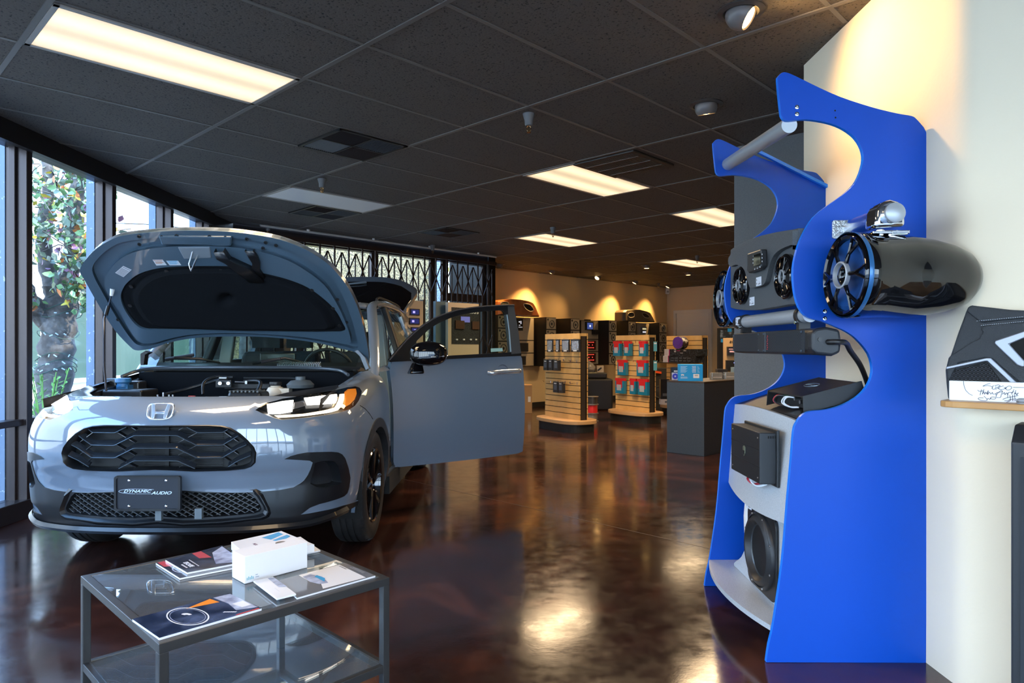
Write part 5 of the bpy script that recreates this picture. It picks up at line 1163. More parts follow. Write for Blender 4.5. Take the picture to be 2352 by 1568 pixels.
mag('magazine', 'navy car magazine with red block and white title, on top of another one', [(430, 1314), (562, 1289), (510, 1252), (380, 1285)], TB + .0065, .007, NAVY,
    [ttl('ESCAPE', .18, .42, .020, WINK, du=(0, -1), bold=.0008), marks(.08, .50, 0, -.26, 6, .028, WINK), marks(.27, .66, 0, -.45, 9, .02, WINK),
     poly('red_block', [(.44, .62), (.62, .52), (.60, .97), (.44, .97)], REDC), poly('photo', [(.55, .15), (.98, .02), (.98, .95), (.72, .75), (.60, .35)], LBL)])
mag('brochure', 'white brochure under the others behind the carton, blue print at its right corner', [(640, 1285), (736, 1263), (690, 1232), (600, 1252)], TB, .005, PAPER,
    [poly('blue_block', [(.55, .25), (.9, .18), (.9, .6), (.62, .75)], BLUC)])
mag('brochure', 'white brochure with blue panels and small dark title, sloping behind the carton', [(560, 1268), (722, 1250), (646, 1219), (531, 1244)], TB + .012, .028, PAPER,
    [poly('blue_panel', [(.60, .62), (.92, .80), (.92, .96), (.52, .84)], BLUC), poly('blue_panel', [(.66, .40), (.95, .62), (.95, .74), (.60, .56)], BLUC), ttl('NEXT', .28, .45, .016, mat('plum_ink', (.15, .05, .12), .4), du=(0, -1))])
mag('brochure', 'dark grey brochure with white sports car photo at the right corner of the glass table', [(682, 1372), (862, 1321), (792, 1292), (640, 1332)], TB, .006, GREYC,
    [poly('white_page', [(.28, .98), (.90, .97), (.88, .02), (.33, .06), (.38, .30), (.30, .55)], PAPER), poly('car_photo', [(.30, .85), (.42, .88), (.50, .62), (.46, .25), (.36, .30), (.30, .52)], LBL, .0006), poly('blue_glass', [(.42, .70), (.47, .75), (.50, .50), (.44, .35)], BLUC, .0008),
     marks(.86, .90, 0, -.25, 6, .02, mat('navy_ink', (.03, .04, .12), .4)), marks(.94, .70, 0, -.45, 12, .012, mat('mid_ink', (.3, .3, .32), .4)), marks(.965, .66, 0, -.4, 10, .012, MATS['mid_ink'] if 'mid_ink' in MATS else mat('mid_ink', (.3, .3, .32), .4))])
mag('brochure', 'small white booklet with a snow photo overlapping the dark grey brochure', [(636, 1374), (680, 1363), (627, 1324), (582, 1333)], TB + .0065, .005, PAPER,
    [poly('photo', [(.65, .45), (1.02, .38), (1.0, .95), (.70, .98)], LBL), marks(.45, .45, 0, -.2, 5, .02, mat('pale_ink', (.5, .52, .55), .4))])
mag('magazine', 'large magazine with a blue wheel photograph at the near corner of the glass table', [(366, 1464), (601, 1396), (525, 1362), (304, 1421)], TB, .007, mat('cover_blueblack', (.018, .03, .07), .12, coat=.8, noise=(12, (.10, .14, .26), .42, .68)),
    [ringp('wheel_rim', .40, .50, .17, .44, .012, WINK), ringp('wheel_rim', .40, .50, .145, .37, .006, LBL), ringp('wheel_spoke', .40, .52, .05, .14, .03, WINK, 0, 2), poly('orange_flash', [(.55, .86), (.78, .97), (.80, .72), (.48, .82)], mat('orange_ink2', (.90, .26, .01), .3)),
     poly('photo', [(.82, .98), (1.0, .95), (.99, .08), (.80, .20), (.84, .55)], LBL), poly('white_photo', [(.86, .5), (.98, .5), (.98, .25), (.88, .25)], PAPER, .0006), marks(.68, .26, .09, -.14, 6, .03, WINK), poly('red_edge', [(.72, .0), (.98, .0), (.98, .035), (.75, .03)], mat('red_ink', (.6, .02, .01), .4), .0006)])
# ================================================================ BLUE BOAT-AUDIO STAND
YN, YF = 2.62, 3.46
st = thing('display_stand', 'tall bright blue marine audio display stand with two curved side panels', 'display stand', (1.2, 3.0, 0)); SO = Vector((1.2, 3.0, 0))
BLUE = mat('cobalt_laminate', (.0, .066, .46), .42, bump=(700, .08), spec=.3); BLUE2 = mat('cobalt_edge', (.01, .19, .80), .3)
SILV = mat('silver_laminate', (.46, .50, .53), .35, .15, noise=(350, (.60, .63, .66), .4, .6)); SILT = mat('satin_aluminium', (.42, .45, .48), .35, .35); CHAR = mat('charcoal_board', (.055, .063, .070), .6, noise=(300, (.075, .085, .093), .4, .6))
out_px = [(2135, 318), (2135, 700), (2127, 1522), (1760, 1521), (1766, 1480), (1777, 1430), (1797, 1290), (1809, 1150), (1818, 1050), (1823, 990), (1830, 970), (1843, 953), (1862, 944), (1900, 940), (1935, 930), (1965, 914), (1985, 896), (1999, 873), (2004, 846), (1995, 812), (1968, 779), (1945, 762), (1919, 750), (1889, 738), (1862, 731), (1843, 718), (1830, 692), (1823, 655), (1822, 615), (1830, 575), (1842, 542), (1862, 507), (1882, 486), (1906, 468), (1937, 446), (1962, 422), (1976, 395), (1983, 365), (1979, 340), (1966, 318), (1948, 302), (1922, 288), (1890, 279), (1850, 274), (1815, 277), (1803, 275), (1796, 268), (1793, 255), (1786, 185), (1789, 173), (1798, 166), (1810, 167), (1835, 178), (1880, 200), (1930, 222), (2000, 245), (2060, 260), (2094, 266), (2106, 274), (2122, 292)]
OP = [px(x, y, YN) for x, y in out_px]
sm_ = [OP[i] for i in range(4)] + smooth_loop(OP[3:], 3, False)[1:]
sm2 = []
for p in sm_:
    if not sm2 or (p - sm2[-1]).length > .004: sm2.append(p)
pl2 = [(p.x, p.z) for p in sm2]
for Y0 in (YN, YF):
    m = MB(); m.prism(pl2, Vector((0, Y0, 0)) - SO, (1, 0, 0), (0, 0, 1), (0, 1, 0), .019); n = len(pl2)
    m.m = [0, 0] + [1] * n; obj('side_panel', m, [BLUE, BLUE2], st, bevel=.0012)
def sp(x, y, Y): return px(x, y, Y) - SO
m = MB(); m.bar(sp(1905, 432, YF - .01), sp(1905, 870, YF - .01), .02, .03, up=(0, 1, 0)); obj('rear_frame', m, BLUE2, st); m = MB(); m.bar(sp(1735, 345, YF - .012), sp(1904, 430, YF - .012), .02, .014); obj('top_batten', m, BLUE2, st)
m = MB(); m.box(Vector((1.565, 3.05, .55)) - SO, (.02, .80, .9)); obj('back_board', m, BLUE, st)
A_, B_ = px(1813, 287, YN + .019), px(1672, 377, YF)
m = MB(); m.cyl(A_ - SO, B_ - SO, .030, 28); obj('upper_tube', m, SILT, st, smooth=True)
m = MB(); m.cyl(Vector((1.145, YN + .019, 1.328)) - SO, Vector((1.145, YF, 1.328)) - SO, .029, 28); lt = obj('lower_tube', m, SILT, st, smooth=True)
m = MB(); m.cyl(Vector((1.145, YF - .035, 1.328)) - SO, Vector((1.145, YF, 1.328)) - SO, .034, 24); obj('tube_collar', m, BLACKP, st, smooth=40)
for x, y in ((1830, 246), (1830, 262), (1894, 714.5), (1894, 731)):
    m = MB(); m.lathe(sp(x, y, YN), (0, -1, 0), [(.0085, 0), (.008, .003), (.004, .004), (.003, .001), (0, .001)], 14); obj('bolt', m, CHROME, st, smooth=True)
for x, y in ((1918, 254), (1919, 270)):
    m = MB(); m.lathe(sp(x, y, YN), (0, -1, 0), [(.0035, .0004), (0, .0004)], 10); obj('bolt_hole', m, DARK, st)
# silver lower fascia, kick shelf, baffle
def bowed(name, rows, m_, th, n=16):
    """rows: (z, x at far, x at near, bow, z bow)"""
    m = MB(); vs = []
    for z, xf, xn, bw, bz in rows:
        for i in range(n + 1):
            t = i / n; vs.append(Vector((xf + (xn - xf) * t - bw * 4 * t * (1 - t), YF - .001 + (YN + .020 - YF) * t, z + bz * 4 * t * (1 - t))) - SO)
    k = n + 1; R_ = len(rows); b = [v + Vector((th, 0, 0)) for v in vs]; q = R_ * k
    f = [(r * k + i, r * k + i + 1, (r + 1) * k + i + 1, (r + 1) * k + i) for r in range(R_ - 1) for i in range(n)]
    f += [tuple(q + a for a in g[::-1]) for g in f] + [(i, i + 1, q + i + 1, q + i) for i in range(n)] + [((R_ - 1) * k + i, (R_ - 1) * k + i + 1, q + (R_ - 1) * k + i + 1, q + (R_ - 1) * k + i) for i in range(n)]
    m.add(vs + b, f); return obj(name, m, m_, st, smooth=40)
bowed('silver_fascia', [(.525, 1.090, 1.050, .030, -.02), (.72, 1.105, 1.075, .02, -.004), (.918, 1.122, 1.098, .012, .016)], SILV, .015)
m = MB(); ks = [(1.56, YF - .001), (1.56, YN + .020)]; n = 16
for i in range(n + 1): t = i / n; ks.append((.992 - .062 * 4 * t * (1 - t) * 1.0, YN + .020 + (YF - YN - .021) * t))
m.prism(ks, Vector((0, 0, .115)) - SO, (1, 0, 0), (0, 1, 0), (0, 0, 1), .020); obj('kick_shelf', m, SILV, st)
bp_ = Vector((1.085, 3.0, .35)); bnx = Vector((-1, 0, 0))
def bl_(x, y, off=0): return hit(x, y, bp_ + bnx * off, bnx) - SO
bq = smooth_loop([(1686, 1301), (1702, 1278), (1714, 1250), (1722, 1215), (1724, 1180), (1722, 1150), (1735, 1140), (1790, 1160), (1815, 1180), (1822, 1300), (1825, 1432), (1790, 1409), (1740, 1360)], 4)
m = MB(); a = [bl_(*p) for p in bq]; a = [Vector((v.x, min(max(v.y, YN + .021 - SO.y), YF - .002 - SO.y), max(v.z, .136))) for v in a]; b = [v + Vector((.02, 0, 0)) for v in a]; n = len(a); m.add(a + b, [tuple(range(n)), tuple(range(n, 2 * n))[::-1]] + [(i, (i + 1) % n, n + (i + 1) % n, n + i) for i in range(n)]); obj('subwoofer_baffle', m, SILV, st, bevel=.003)
m = MB(); m.lathe(Vector((1.16, 3.26, .40)) - SO, (0, 0, 1), [(0, -.16), (.04, -.15), (.055, -.08), (.058, 0), (.05, .1), (.03, .15), (0, .16)], 20); obj('white_port', m, WHITE, st, smooth=True)
m = MB(); m.hexa([Vector(v) - SO for v in ((1.115, YN + .02, .925), (1.40, YN + .02, .995), (1.40, YF, .995), (1.125, YF, .905))], [Vector(v) - SO for v in ((1.115, YN + .02, .937), (1.40, YN + .02, 1.007), (1.40, YF, 1.007), (1.125, YF, .917))]); obj('amp_shelf', m, BLACKP, st)
# subwoofer
SU = Vector((1.08, 2.955, .33)); sb = thing('subwoofer', 'large black round subwoofer facing left in the base of the blue stand', 'speaker', SU)
m = MB(); m.prism(rrect(.335, .355, .05), (0, 0, 0), (0, 1, 0), (0, 0, 1), (-1, 0, 0), .010); obj('mounting_plate', m, BLACKP, sb, bevel=.003)
m = MB(); m.lathe((-.010, 0, 0), (-1, 0, 0), [(.165, 0), (.163, .012), (.152, .018), (.150, .012), (.146, .014), (.138, .026), (.126, .026), (.118, .012), (.112, .004)], 48); obj('surround', m, mat('rubber_surround', (.015, .016, .018), .45), sb, smooth=60)
m = MB(); m.lathe((-.010, 0, 0), (-1, 0, 0), [(.112, .004), (.085, -.018), (.055, -.034), (.052, -.030), (.045, -.020), (.025, -.012), (0, -.010)], 48); cn = obj('cone', m, mat('cone_dark', (.028, .034, .038), .3, coat=.3), sb, smooth=50)
for k in range(5):
    a = R(90 + 72 * k + 36); d = Vector((0, cos(a), sin(a))); e = Vector((0, -sin(a), cos(a))); m = MB(); m.add([Vector((-.011, 0, 0)) + d * .105 + e * .035, Vector((-.008, 0, 0)) + d * .092, Vector((-.011, 0, 0)) + d * .105 - e * .035, Vector((.018, 0, 0)) + d * .062 - e * .010, Vector((.018, 0, 0)) + d * .062 + e * .010], [(0, 1, 2, 3, 4)]); obj('cone_facet', m, mat('cone_gloss', (.04, .055, .065), .2), cn)
for k in range(8):
    a = R(22.5 + 45 * k); m = MB(); m.lathe((-.026, .157 * cos(a), .157 * sin(a)), (-1, 0, 0), [(.005, 0), (.004, .003), (0, .003)], 8); obj('screw', m, STEEL, sb)
def pricecard(label, o, ex, ey, w=.062, h=.038):
    o = Vector(o); ex = Vector(ex).normalized(); ey = Vector(ey).normalized(); ez_ = ex.cross(ey); t = thing('price_card', label, 'label', o, 0, 'white price cards on the blue stand')
    m = MB(); m.prism([(-w / 2, -h / 2), (w / 2, -h / 2), (w / 2, h / 2), (-w / 2, h / 2)], (0, 0, 0), ex, ey, ez_, .0012); obj('card', m, mat('card_white', (.66, .70, .78), .4), t)
    m = MB()
    for q in (-.008, .008): m.lathe(ex * -w * .36 + ey * q + ez_ * .0012, ez_, [(.0045, .0003), (0, .0003)], 10)
    m.bar(ex * -.005 - ey * .012 + ez_ * .0014, ex * .022 - ey * .010 + ez_ * .0014, .004, .0003, up=ez_); m.bar(ex * .004 - ey * .004 + ez_ * .0014, ex * .016 - ey * .004 + ez_ * .0014, .0015, .0003, up=ez_); obj('print', m, INK, t)
eyv, ezv = Vector((0, -1, 0)), Vector((0, 0, 1))
pricecard('white card stuck at the top left of the subwoofer plate', (1.066, 3.09, .498), eyv, ezv, .07, .04)
pricecard('white card on the end of the lower silver tube of the blue stand', (1.113, 3.385, 1.332), eyv, ezv)
# amplifiers
AB = mat('amp_black', (.010, .012, .014), .42, bump=(1200, .2))
c = Vector((1.25, 2.86, .96)); a1 = thing('amplifier', 'black car amplifier lying flat on top of the blue stand base, wires at its end', 'amplifier', c)
q0 = [Vector(v) - c for v in ((1.13, 2.665, .945), (1.375, 2.665, 1.008), (1.375, 3.05, 1.008), (1.13, 3.05, .945))]; up1 = Vector((-.25, 0, .97))
q1 = [q0[0] + Vector((.005, .012, .066)), q0[1] + Vector((-.018, .012, .062)), q0[2] + Vector((-.018, -.012, .062)), q0[3] + Vector((.005, -.012, .066))]
q0b = [p + Vector((.045, 0, .012)) if i in (0, 3) else p for i, p in enumerate(q0)]
m = MB(); m.hexa(q0b, [q1[0] + Vector((.045, 0, .009)), q1[1], q1[2], q1[3] + Vector((.045, 0, .009))]); m.hexa([q1[0] - ez * .006, q1[1] - ez * .006, q1[2] - ez * .006, q1[3] - ez * .006], q1); obj('housing', m, AB, a1, bevel=.003)
for i, j, s in ((0, 1, -1), (3, 2, 1)):
    d = Vector((0, s * .004, 0)); m = MB(); m.hexa([q0[i], q0[j], q0[j] + d, q0[i] + d], [q1[i] + Vector((-.004, -s * .008 * 0, .002)), q1[j] + Vector((.004, 0, .002)), q1[j] + d + Vector((.004, 0, .002)), q1[i] + d + Vector((-.004, 0, .002))]); obj('end_plate', m, AB, a1, bevel=.001)
m = MB(); cc = (q1[0] + q1[1] + q1[2] + q1[3]) / 4; m.tube([cc + Vector((.024 * cos(t), .05 * sin(t), .006 + .006 * cos(t))) + ez * 0 for t in np.linspace(0, 2 * pi, 30)[:-1]], .0016, 6, closed=True); m.tube([cc + Vector((.010 * sin(t * 3), -.036 + .072 * t / 6.28, .006)) for t in np.linspace(0, 6.28, 24)], .0016, 6); obj('badge', m, mat('badge_grey', (.25, .33, .40), .3, .6), a1)
for i, (yy, col) in enumerate(((2.80, 'white_wire'), (2.815, 'white_wire'), (2.90, 'red_wire'), (2.885, 'black_wire'))):
    s = Vector((1.165, yy, .995)) - c; m = MB(); w = .03 + .006 * i; m.tube(smooth_loop([s, s + Vector((-.035, w * .6, .004)), s + Vector((-.045, w, -.020)), s + Vector((-.025, w * .4, -.036)), s + Vector((.0, -.01, -.036))], 6, False), .0032, 7)
    obj('wire', m, {'white_wire': mat('wire_white', (.7, .75, .8), .4), 'red_wire': mat('wire_red', (.45, .02, .04), .4), 'black_wire': BLACKP}[col], a1, smooth=True)
m = MB(); m.box(Vector((1.17, 2.93, .998)) - c, (.01, .03, .014)); obj('green_terminal', m, mat('terminal_green', (.02, .3, .1), .4), a1)
m = MB(); m.cyl(Vector((1.165, 2.775, .995)) - c, Vector((1.14, 2.775, .995)) - c, .007, 10); m.cyl(Vector((1.165, 2.735, .985)) - c, Vector((1.145, 2.735, .985)) - c, .008, 10); obj('plug', m, STEEL, a1)
c = Vector((1.02, 2.91, .76)); a2 = thing('amplifier', 'square black amplifier with a small shield badge mounted upright on the silver panel', 'amplifier', c)
m = MB(); m.box((0, 0, 0), (.07, .355, .205)); m.box((.034, 0, 0), (.012, .385, .228)); obj('housing', m, AB, a2, bevel=.004)
m = MB(); m.box((-.0356, 0, .034), (.001, .355, .0015)); m.box((-.0356, 0, -.034), (.001, .355, .0015)); obj('grooves', m, DARK, a2)
m = MB(); m.prism([(0, -.022), (.012, -.010), (.014, .016), (0, .022), (-.014, .016), (-.012, -.010)], (-.0355, .0, .006), (0, 1, 0), (0, 0, 1), (-1, 0, 0), .003); obj('badge', m, mat('badge_olive', (.30, .32, .22), .3, .7), a2, bevel=.001)
m = MB(); m.prism([(0, -.016), (.008, -.007), (.010, .004), (-.010, .004), (-.008, -.007)], (-.0385, .0, .003), (0, 1, 0), (0, 0, 1), (-1, 0, 0), .0006); obj('badge_field', m, DARK, a2)
for y in (-.155, .155):
    for z in (-.08, .08): m = MB(); m.lathe((-.035, y, z), (-1, 0, 0), [(.0035, .0), (.003, .0015), (0, .0015)], 8); obj('screw', m, STEEL, a2)
for k in range(4): m = MB(); m.box((.0 + k * .009, -.178, .085), (.005, .002, .010)); obj('slot', m, DARK, a2)
for yy, col in ((.03, 'wire_red'), (.0, 'wire_white'), (-.01, 'wire_white'), (.045, 'wire_red')):
    m = MB(); s = Vector((.0, yy, -.102)); m.tube(smooth_loop([s, s + Vector((-.012, -.01, -.020)), s + Vector((.0, -.045, -.032)), s + Vector((.02, -.085, -.018)), s + Vector((.03, -.10, .002))], 5, False), .0028, 7); obj('wire', m, MATS[col], a2, smooth=True)
# star-grille speaker face
def star(parent, c, ax, r, n=6, ring=True, smat=None):
    """open spoke grille on a speaker of radius r, facing ax"""
    ax = Vector(ax).normalized(); c = Vector(c); u = Vector((0, 0, 1)); u = (u - ax * u.dot(ax)).normalized(); v = ax.cross(u)
    m = MB(); m.lathe(c, ax, [(r, -.010), (r * 1.0, .004), (r * .95, .012), (r * .88, .008), (r * .86, -.006)], 48); obj('grille_ring', m, GLOSSB, parent, smooth=50)
    m = MB()
    for k in range(n):
        a = 2 * pi * (k + .5) / n
        d = u * cos(a) + v * sin(a)
        for s in (-1, 1):
            b = a + s * .17; d2 = u * cos(b) + v * sin(b); m.tube([c + d * r * .30 + ax * r * .10, c + d * r * .56 + ax * r * .10, c + d2 * r * .92 + ax * .006], [r * .06, r * .045, r * .04], 6)
    obj('grille_spokes', m, GLOSSB, parent, smooth=50)
    m = MB(); m.lathe(c, ax, [(r * .33, r * .08), (r * .33, r * .17), (r * .29, r * .18), (r * .27, r * .08)], 32); obj('centre_ring', m, SILT, parent, smooth=50)
    m = MB(); m.lathe(c, ax, [(r * .27, r * .06), (r * .12, -.0), (.0, -.0)], 24); obj('tweeter', m, GLOSSB, parent, smooth=True)
    m = MB(); m.lathe(c, ax, [(r * .86, -.008), (r * .76, .0), (r * .68, -.010), (r * .25, -r * .25), (0, -r * .25)], 40); obj('cone', m, smat or mat('cone_blue', (.01, .06, .22), .35), parent, smooth=50)
# ceiling-console pod between the panels
PX_ = 1.10; pc = Vector((PX_, 3.02, 1.50)); pod = thing('speaker_console', 'charcoal overhead console with two round speakers between the blue panels', 'speaker console', pc); pn = Vector((-1, 0, 0))
def pp(x, y, off=0): return hit(x, y, Vector((PX_ - off, 3, 1.5)), pn) - pc
def pclamp(v): return Vector((v.x, min(max(v.y, YN + .021 - pc.y), YF - .002 - pc.y), v.z))
base = smooth_loop([(1683, 592), (1700, 574), (1728, 558), (1760, 545), (1800, 535), (1850, 527), (1880, 528), (1884, 610), (1880, 690), (1840, 699), (1800, 706), (1760, 712), (1722, 711), (1700, 706), (1687, 698), (1684, 650)], 4)
def plate(name, L_, o0, o1, m_, par=None, bev=.004):
    m = MB(); a = [pclamp(pp(*p, o0)) for p in L_]; b = [pclamp(pp(*p, o0)) - Vector((o1 - o0, 0, 0)) for p in L_]; n = len(a); m.add(a + b, [tuple(range(n)), tuple(range(n, 2 * n))[::-1]] + [(i, (i + 1) % n, n + (i + 1) % n, n + i) for i in range(n)]); return obj(name, m, m_, par or pod, bevel=bev)
plate('console_body', base, -.05, 0, CHAR)
rs = smooth_loop([(1683, 592), (1700, 574), (1728, 558), (1760, 545), (1800, 535), (1850, 527), (1884, 528), (1884, 556), (1845, 560), (1820, 566), (1800, 576), (1787, 590), (1779, 610), (1773, 635), (1768, 650), (1758, 657), (1736, 661), (1731, 655), (1726, 640), (1721, 622), (1713, 612), (1700, 608), (1686, 612)], 3)
plate('raised_panel', rs, 0, .022, CHAR, bev=.006)
hu = [(1731, 584), (1756, 576), (1760, 614), (1752, 619), (1731, 626), (1728, 618)]
plate('head_unit', [(1731, 582), (1762, 572), (1763, 612), (1758, 618), (1733, 627), (1729, 622)], .022, .050, mat('head_unit_black', (.02, .022, .026), .35), bev=.005)
plate('display_screen', [(1732, 586), (1747, 581), (1748, 606), (1732, 611)], .056, .058, GLOSSB, bev=0)
for x, y in ((1731, 588), (1730, 596), (1730, 604), (1751, 584), (1751, 592), (1751, 600), (1734, 618), (1740, 616), (1746, 613)):
    m = MB(); m.lathe(pp(x, y, .056), pn, [(.0035, 0), (.003, .002), (0, .002)], 8); obj('button', m, mat('button_pale', (.5, .52, .56), .4), pod)
for x, y, in ((1702, 655.5), (1804, 635)):
    v = pp(x, y, .012); m = MB(); m.lathe(v, pn, [(.090, -.012), (.090, .002), (.084, .006)], 40); obj('speaker_rim', m, GLOSSB, pod, smooth=50); star(pod, v + pn * .004, pn, .084, 7, smat=mat('cone_black', (.01, .011, .012), .4))
v = pc + pp(1743, 646, .023); pricecard('white card on the raised part of the console, below the small screen', (v.x, v.y, v.z), eyv, ezv)
v = pc + pp(1727.5, 691.5, .001); pricecard('white card low on the console, beside its left speaker', (v.x, v.y, v.z), eyv, ezv)
# sound bar on the lower tube
c = Vector((1.145, 2.95, 1.225)); sbx = thing('sound_bar', 'long black perforated sound bar hanging below the lower silver tube', 'sound bar', c); y0, y1 = 2.50, 3.41
m = MB(); pr_ = [(-.050, -.030), (-.038, -.046), (.02, -.052), (.048, -.040), (.052, 0), (.046, .040), (.0, .050), (-.036, .045), (-.050, .030)]
m.prism(pr_, (0, y0 + .03 - c.y, 0), (1, 0, 0), (0, 0, 1), (0, 1, 0), y1 - y0 - .03); obj('housing', m, mat('bar_black', (.012, .014, .017), .4), sbx, bevel=.004)
m = MB(); m.prism([(a * 1.06, b * 1.05) for a, b in pr_], (0, y0 - c.y, 0), (1, 0, 0), (0, 0, 1), (0, 1, 0), .05); obj('end_cap', m, mat('cap_black', (.010, .012, .016), .45), sbx, bevel=.012, seg=3)
def perf(name, ya, yb, mm, par=sbx):
    m = MB(); rows = 15; n = int((yb - ya) / .0085)
    for r in range(rows):
        z = -.040 + .080 * r / (rows - 1)
        for k in range(n):
            y = ya + (k + .5 * (r % 2)) * .0085; h = .0021; m.add([(-.0513, y - c.y - h, z), (-.0513, y - c.y, z - h), (-.0513, y - c.y + h, z), (-.0513, y - c.y, z + h)], [(0, 1, 2, 3)])
    o = obj(name, m, mm, par); o['kind'] = 'stuff'; return o
m = MB(); m.box((-.0503, (2.58 + 2.96) / 2 - c.y, 0), (.0012, .40, .084)); m.box((-.0503, (3.05 + 3.385) / 2 - c.y, 0), (.0012, .345, .084)); obj('grille_plate', m, mat('grille_slate', (.035, .045, .060), .4, .4), sbx)
perf('grille_holes', 2.60, 2.955, DARK); perf('grille_holes', 3.06, 3.375, DARK); 
m = MB(); 
for r in range(8): m.box((-.0518, 2.945 - c.y - .006 * (r % 2), -.030 + r * .008), (.0006, .006, .003))
obj('red_mark', m, mat('red_led', (.5, .01, .02), .4, emit=(1, .05, .06), es=.6), sbx)
m = MB(); m.box((-.052, 3.005 - c.y, 0), (.006, .085, .09)); obj('centre_clip', m, mat('clip_slate', (.02, .025, .032), .4), sbx, bevel=.003)
for yy in (2.975, 3.035, 2.59, 3.38):
    for zz in (-.036, .036): m = MB(); m.lathe((-.054, yy - c.y, zz), (-1, 0, 0), [(.005, 0), (.004, .004), (0, .004)], 8); obj('screw', m, mat('screw_blue_grey', (.15, .2, .26), .3, .7), sbx)
m = MB(); m.cyl((-.025, y0 - .003 - c.y, .006), (-.025, y0 - c.y, .006), .008, 16); obj('power_button', m, BLACKP, sbx, smooth=40)
for yy in (2.70, 3.36):
    m = MB(); m.box((0, yy - c.y, .065), (.045, .025, .05)); m.lathe((0, yy - c.y, 1.328 - c.z), (0, 1, 0), [(.036, -.012), (.036, .012), (.0295, .012), (.0295, -.012), (.036, -.012)], 24); obj('tube_clamp', m, BLACKP, sbx, smooth=35)
    m = MB(); m.cyl((-.035, yy - c.y, .075), (-.022, yy - c.y, .075), .007, 10); obj('clamp_bolt', m, CHROME, sbx)
m = MB(); cb = [(1.15, 2.50, 1.222), (1.17, 2.47, 1.222), (1.215, 2.50, 1.218), (1.28, 2.60, 1.19), (1.36, 2.68, 1.13), (1.42, 2.74, 1.05), (1.44, 2.76, .98)]; m.tube(smooth_loop([Vector(p) - c for p in cb], 6, False), .010, 10); obj('cable', m, BLACKP, sbx, smooth=True)
# tower speakers
def tower(label, c, ax, mount_y, side, full=True):
    c = Vector(c); ax = Vector(ax).normalized(); r = .150
    t = thing('tower_speaker', label, 'speaker', c, 0, 'bullet-shaped wake tower speakers')
    m = MB(); m.lathe((0, 0, 0), -ax, [(r * .97, -.006), (r * 1.0, .012), (r * 1.0, .045), (r * .985, .050), (r * .985, .085), (r * .975, .088), (r * .965, .20), (r * .90, .29), (r * .80, .36), (r * .66, .415), (r * .50, .445), (r * .30, .460), (0, .465)], 56); obj('pod', m, GLOSSB, t, smooth=50)
    m = MB(); m.lathe((0, 0, 0), -ax, [(r * 1.004, -.004), (r * 1.012, .004), (r * 1.004, .012)], 56); obj('trim_ring', m, mat('blue_trim', (.03, .14, .35), .25, .3), t, smooth=True)
    star(t, (0, 0, 0), ax, r * .96, 6)
    # clamp and arm
    up = Vector((0, 0, 1)); p0 = Vector((.115, mount_y - c.y, .20)); p1 = Vector((.115, side * .10, .20))
    m = MB(); m.tube([p0, p1], .032, 24); obj('arm_tube', m, mat('brushed_alu', (.6, .63, .66), .25, 1), t, smooth=40)
    m = MB(); m.lathe(p1 + Vector((0, side * .002, 0)), (0, side, 0), [(.034, -.006), (.034, .004), (.030, .007), (0, .007)], 24); obj('end_cap', m, SILT, t, smooth=40)
    m = MB(); yb = mount_y - c.y; m.prism(rrect(.085, .070, .008), (.085, yb, .195), (1, 0, 0), (0, 0, 1), (0, side, 0), .008); obj('mounting_plate', m, mat('welded_alu', (.62, .65, .68), .35, .9, bump=(90, .6)), t, bevel=.001)
    m = MB(); m.prism([(-.050, -.045), (-.046, .012), (-.03, .042), (.0, .052), (.032, .044), (.050, .020), (.052, -.040)], (.115, side * .075, .20), (1, 0, 0), (0, 0, 1), (0, -side, 0), .080); cpx = obj('clamp', m, CHROME, t, bevel=.012, seg=4, smooth=35)
    m = MB(); m.tube([(.10, side * .035, .155), (.10, side * .035, .13)], .012, 12); m.box((.15, side * .035, .145), (.09, .03, .012)); m.tube([(.13, side * .03, .138), (.19, side * .045, .140)], .006, 8); m.box((.10, side * .03, .142), (.07, .05, .01)); obj('clamp_base', m, CHROME, t, bevel=.003)
    m = MB(); m.hexa([Vector((.02, -.03, .132)), Vector((.16, -.03, .132)), Vector((.16, .04, .132)), Vector((.02, .04, .132))], [Vector((.03, -.02, .146)), Vector((.15, -.02, .144)), Vector((.15, .03, .144)), Vector((.03, .03, .146))]); obj('saddle', m, GLOSSB, t, bevel=.004)
tower('large gloss black bullet speaker on the near side of the blue stand', (1.176, 2.417, 1.456), (-1, -.06, .02), YN, -1)
tower('gloss black bullet speaker half hidden behind the far side of the blue stand', (1.127, 3.665, 1.462), (-1, -.02, .02), YF + .019, 1)

# ================================================================ RIGHT WALL: SHELF, BOX, LEATHER SPEAKER BOX, CABINET
wn_ = Vector((-.6947, -.7193, 0)); w0 = Vector((1.58, 2.42, 0))
def wq(t, o, z): return w0 + S2V * t + wn_ * o + Vector((0, 0, z))
OAK = mat('honey_oak', (.42, .20, .055), .4, noise=(5, (.52, .27, .08), .35, .65))
shf = thing('wall_shelf', 'thin oak wall shelf with a rounded end, right of the blue stand', 'shelf', wq(.2, .08, 1.0)); so_ = wq(.2, .08, 1.0)
sh_ = [(.06, .0)] + [(-.035 + .035 * (1 - cos(R(a))), .14 + .035 * sin(R(a)) - .005) for a in range(0, 91, 15)] + [(1.4, .170), (1.4, .0)]
sh_ = [(.035, .0), (-.03, .06), (-.034, .13), (-.028, .150), (-.012, .164), (.01, .170), (1.4, .170), (1.4, .0)]
m = MB(); m.prism(sh_, wq(0, 0, 1.001) - so_, S2V, wn_, (0, 0, 1), .021); obj('shelf_board', m, OAK, shf, bevel=.003)
m = MB(); m.bar(wq(.5, .0, .97) - so_, wq(.5, .12, .97) - so_, .02, .03); m.bar(wq(1.1, .0, .97) - so_, wq(1.1, .12, .97) - so_, .02, .03); obj('bracket', m, STEEL, shf)
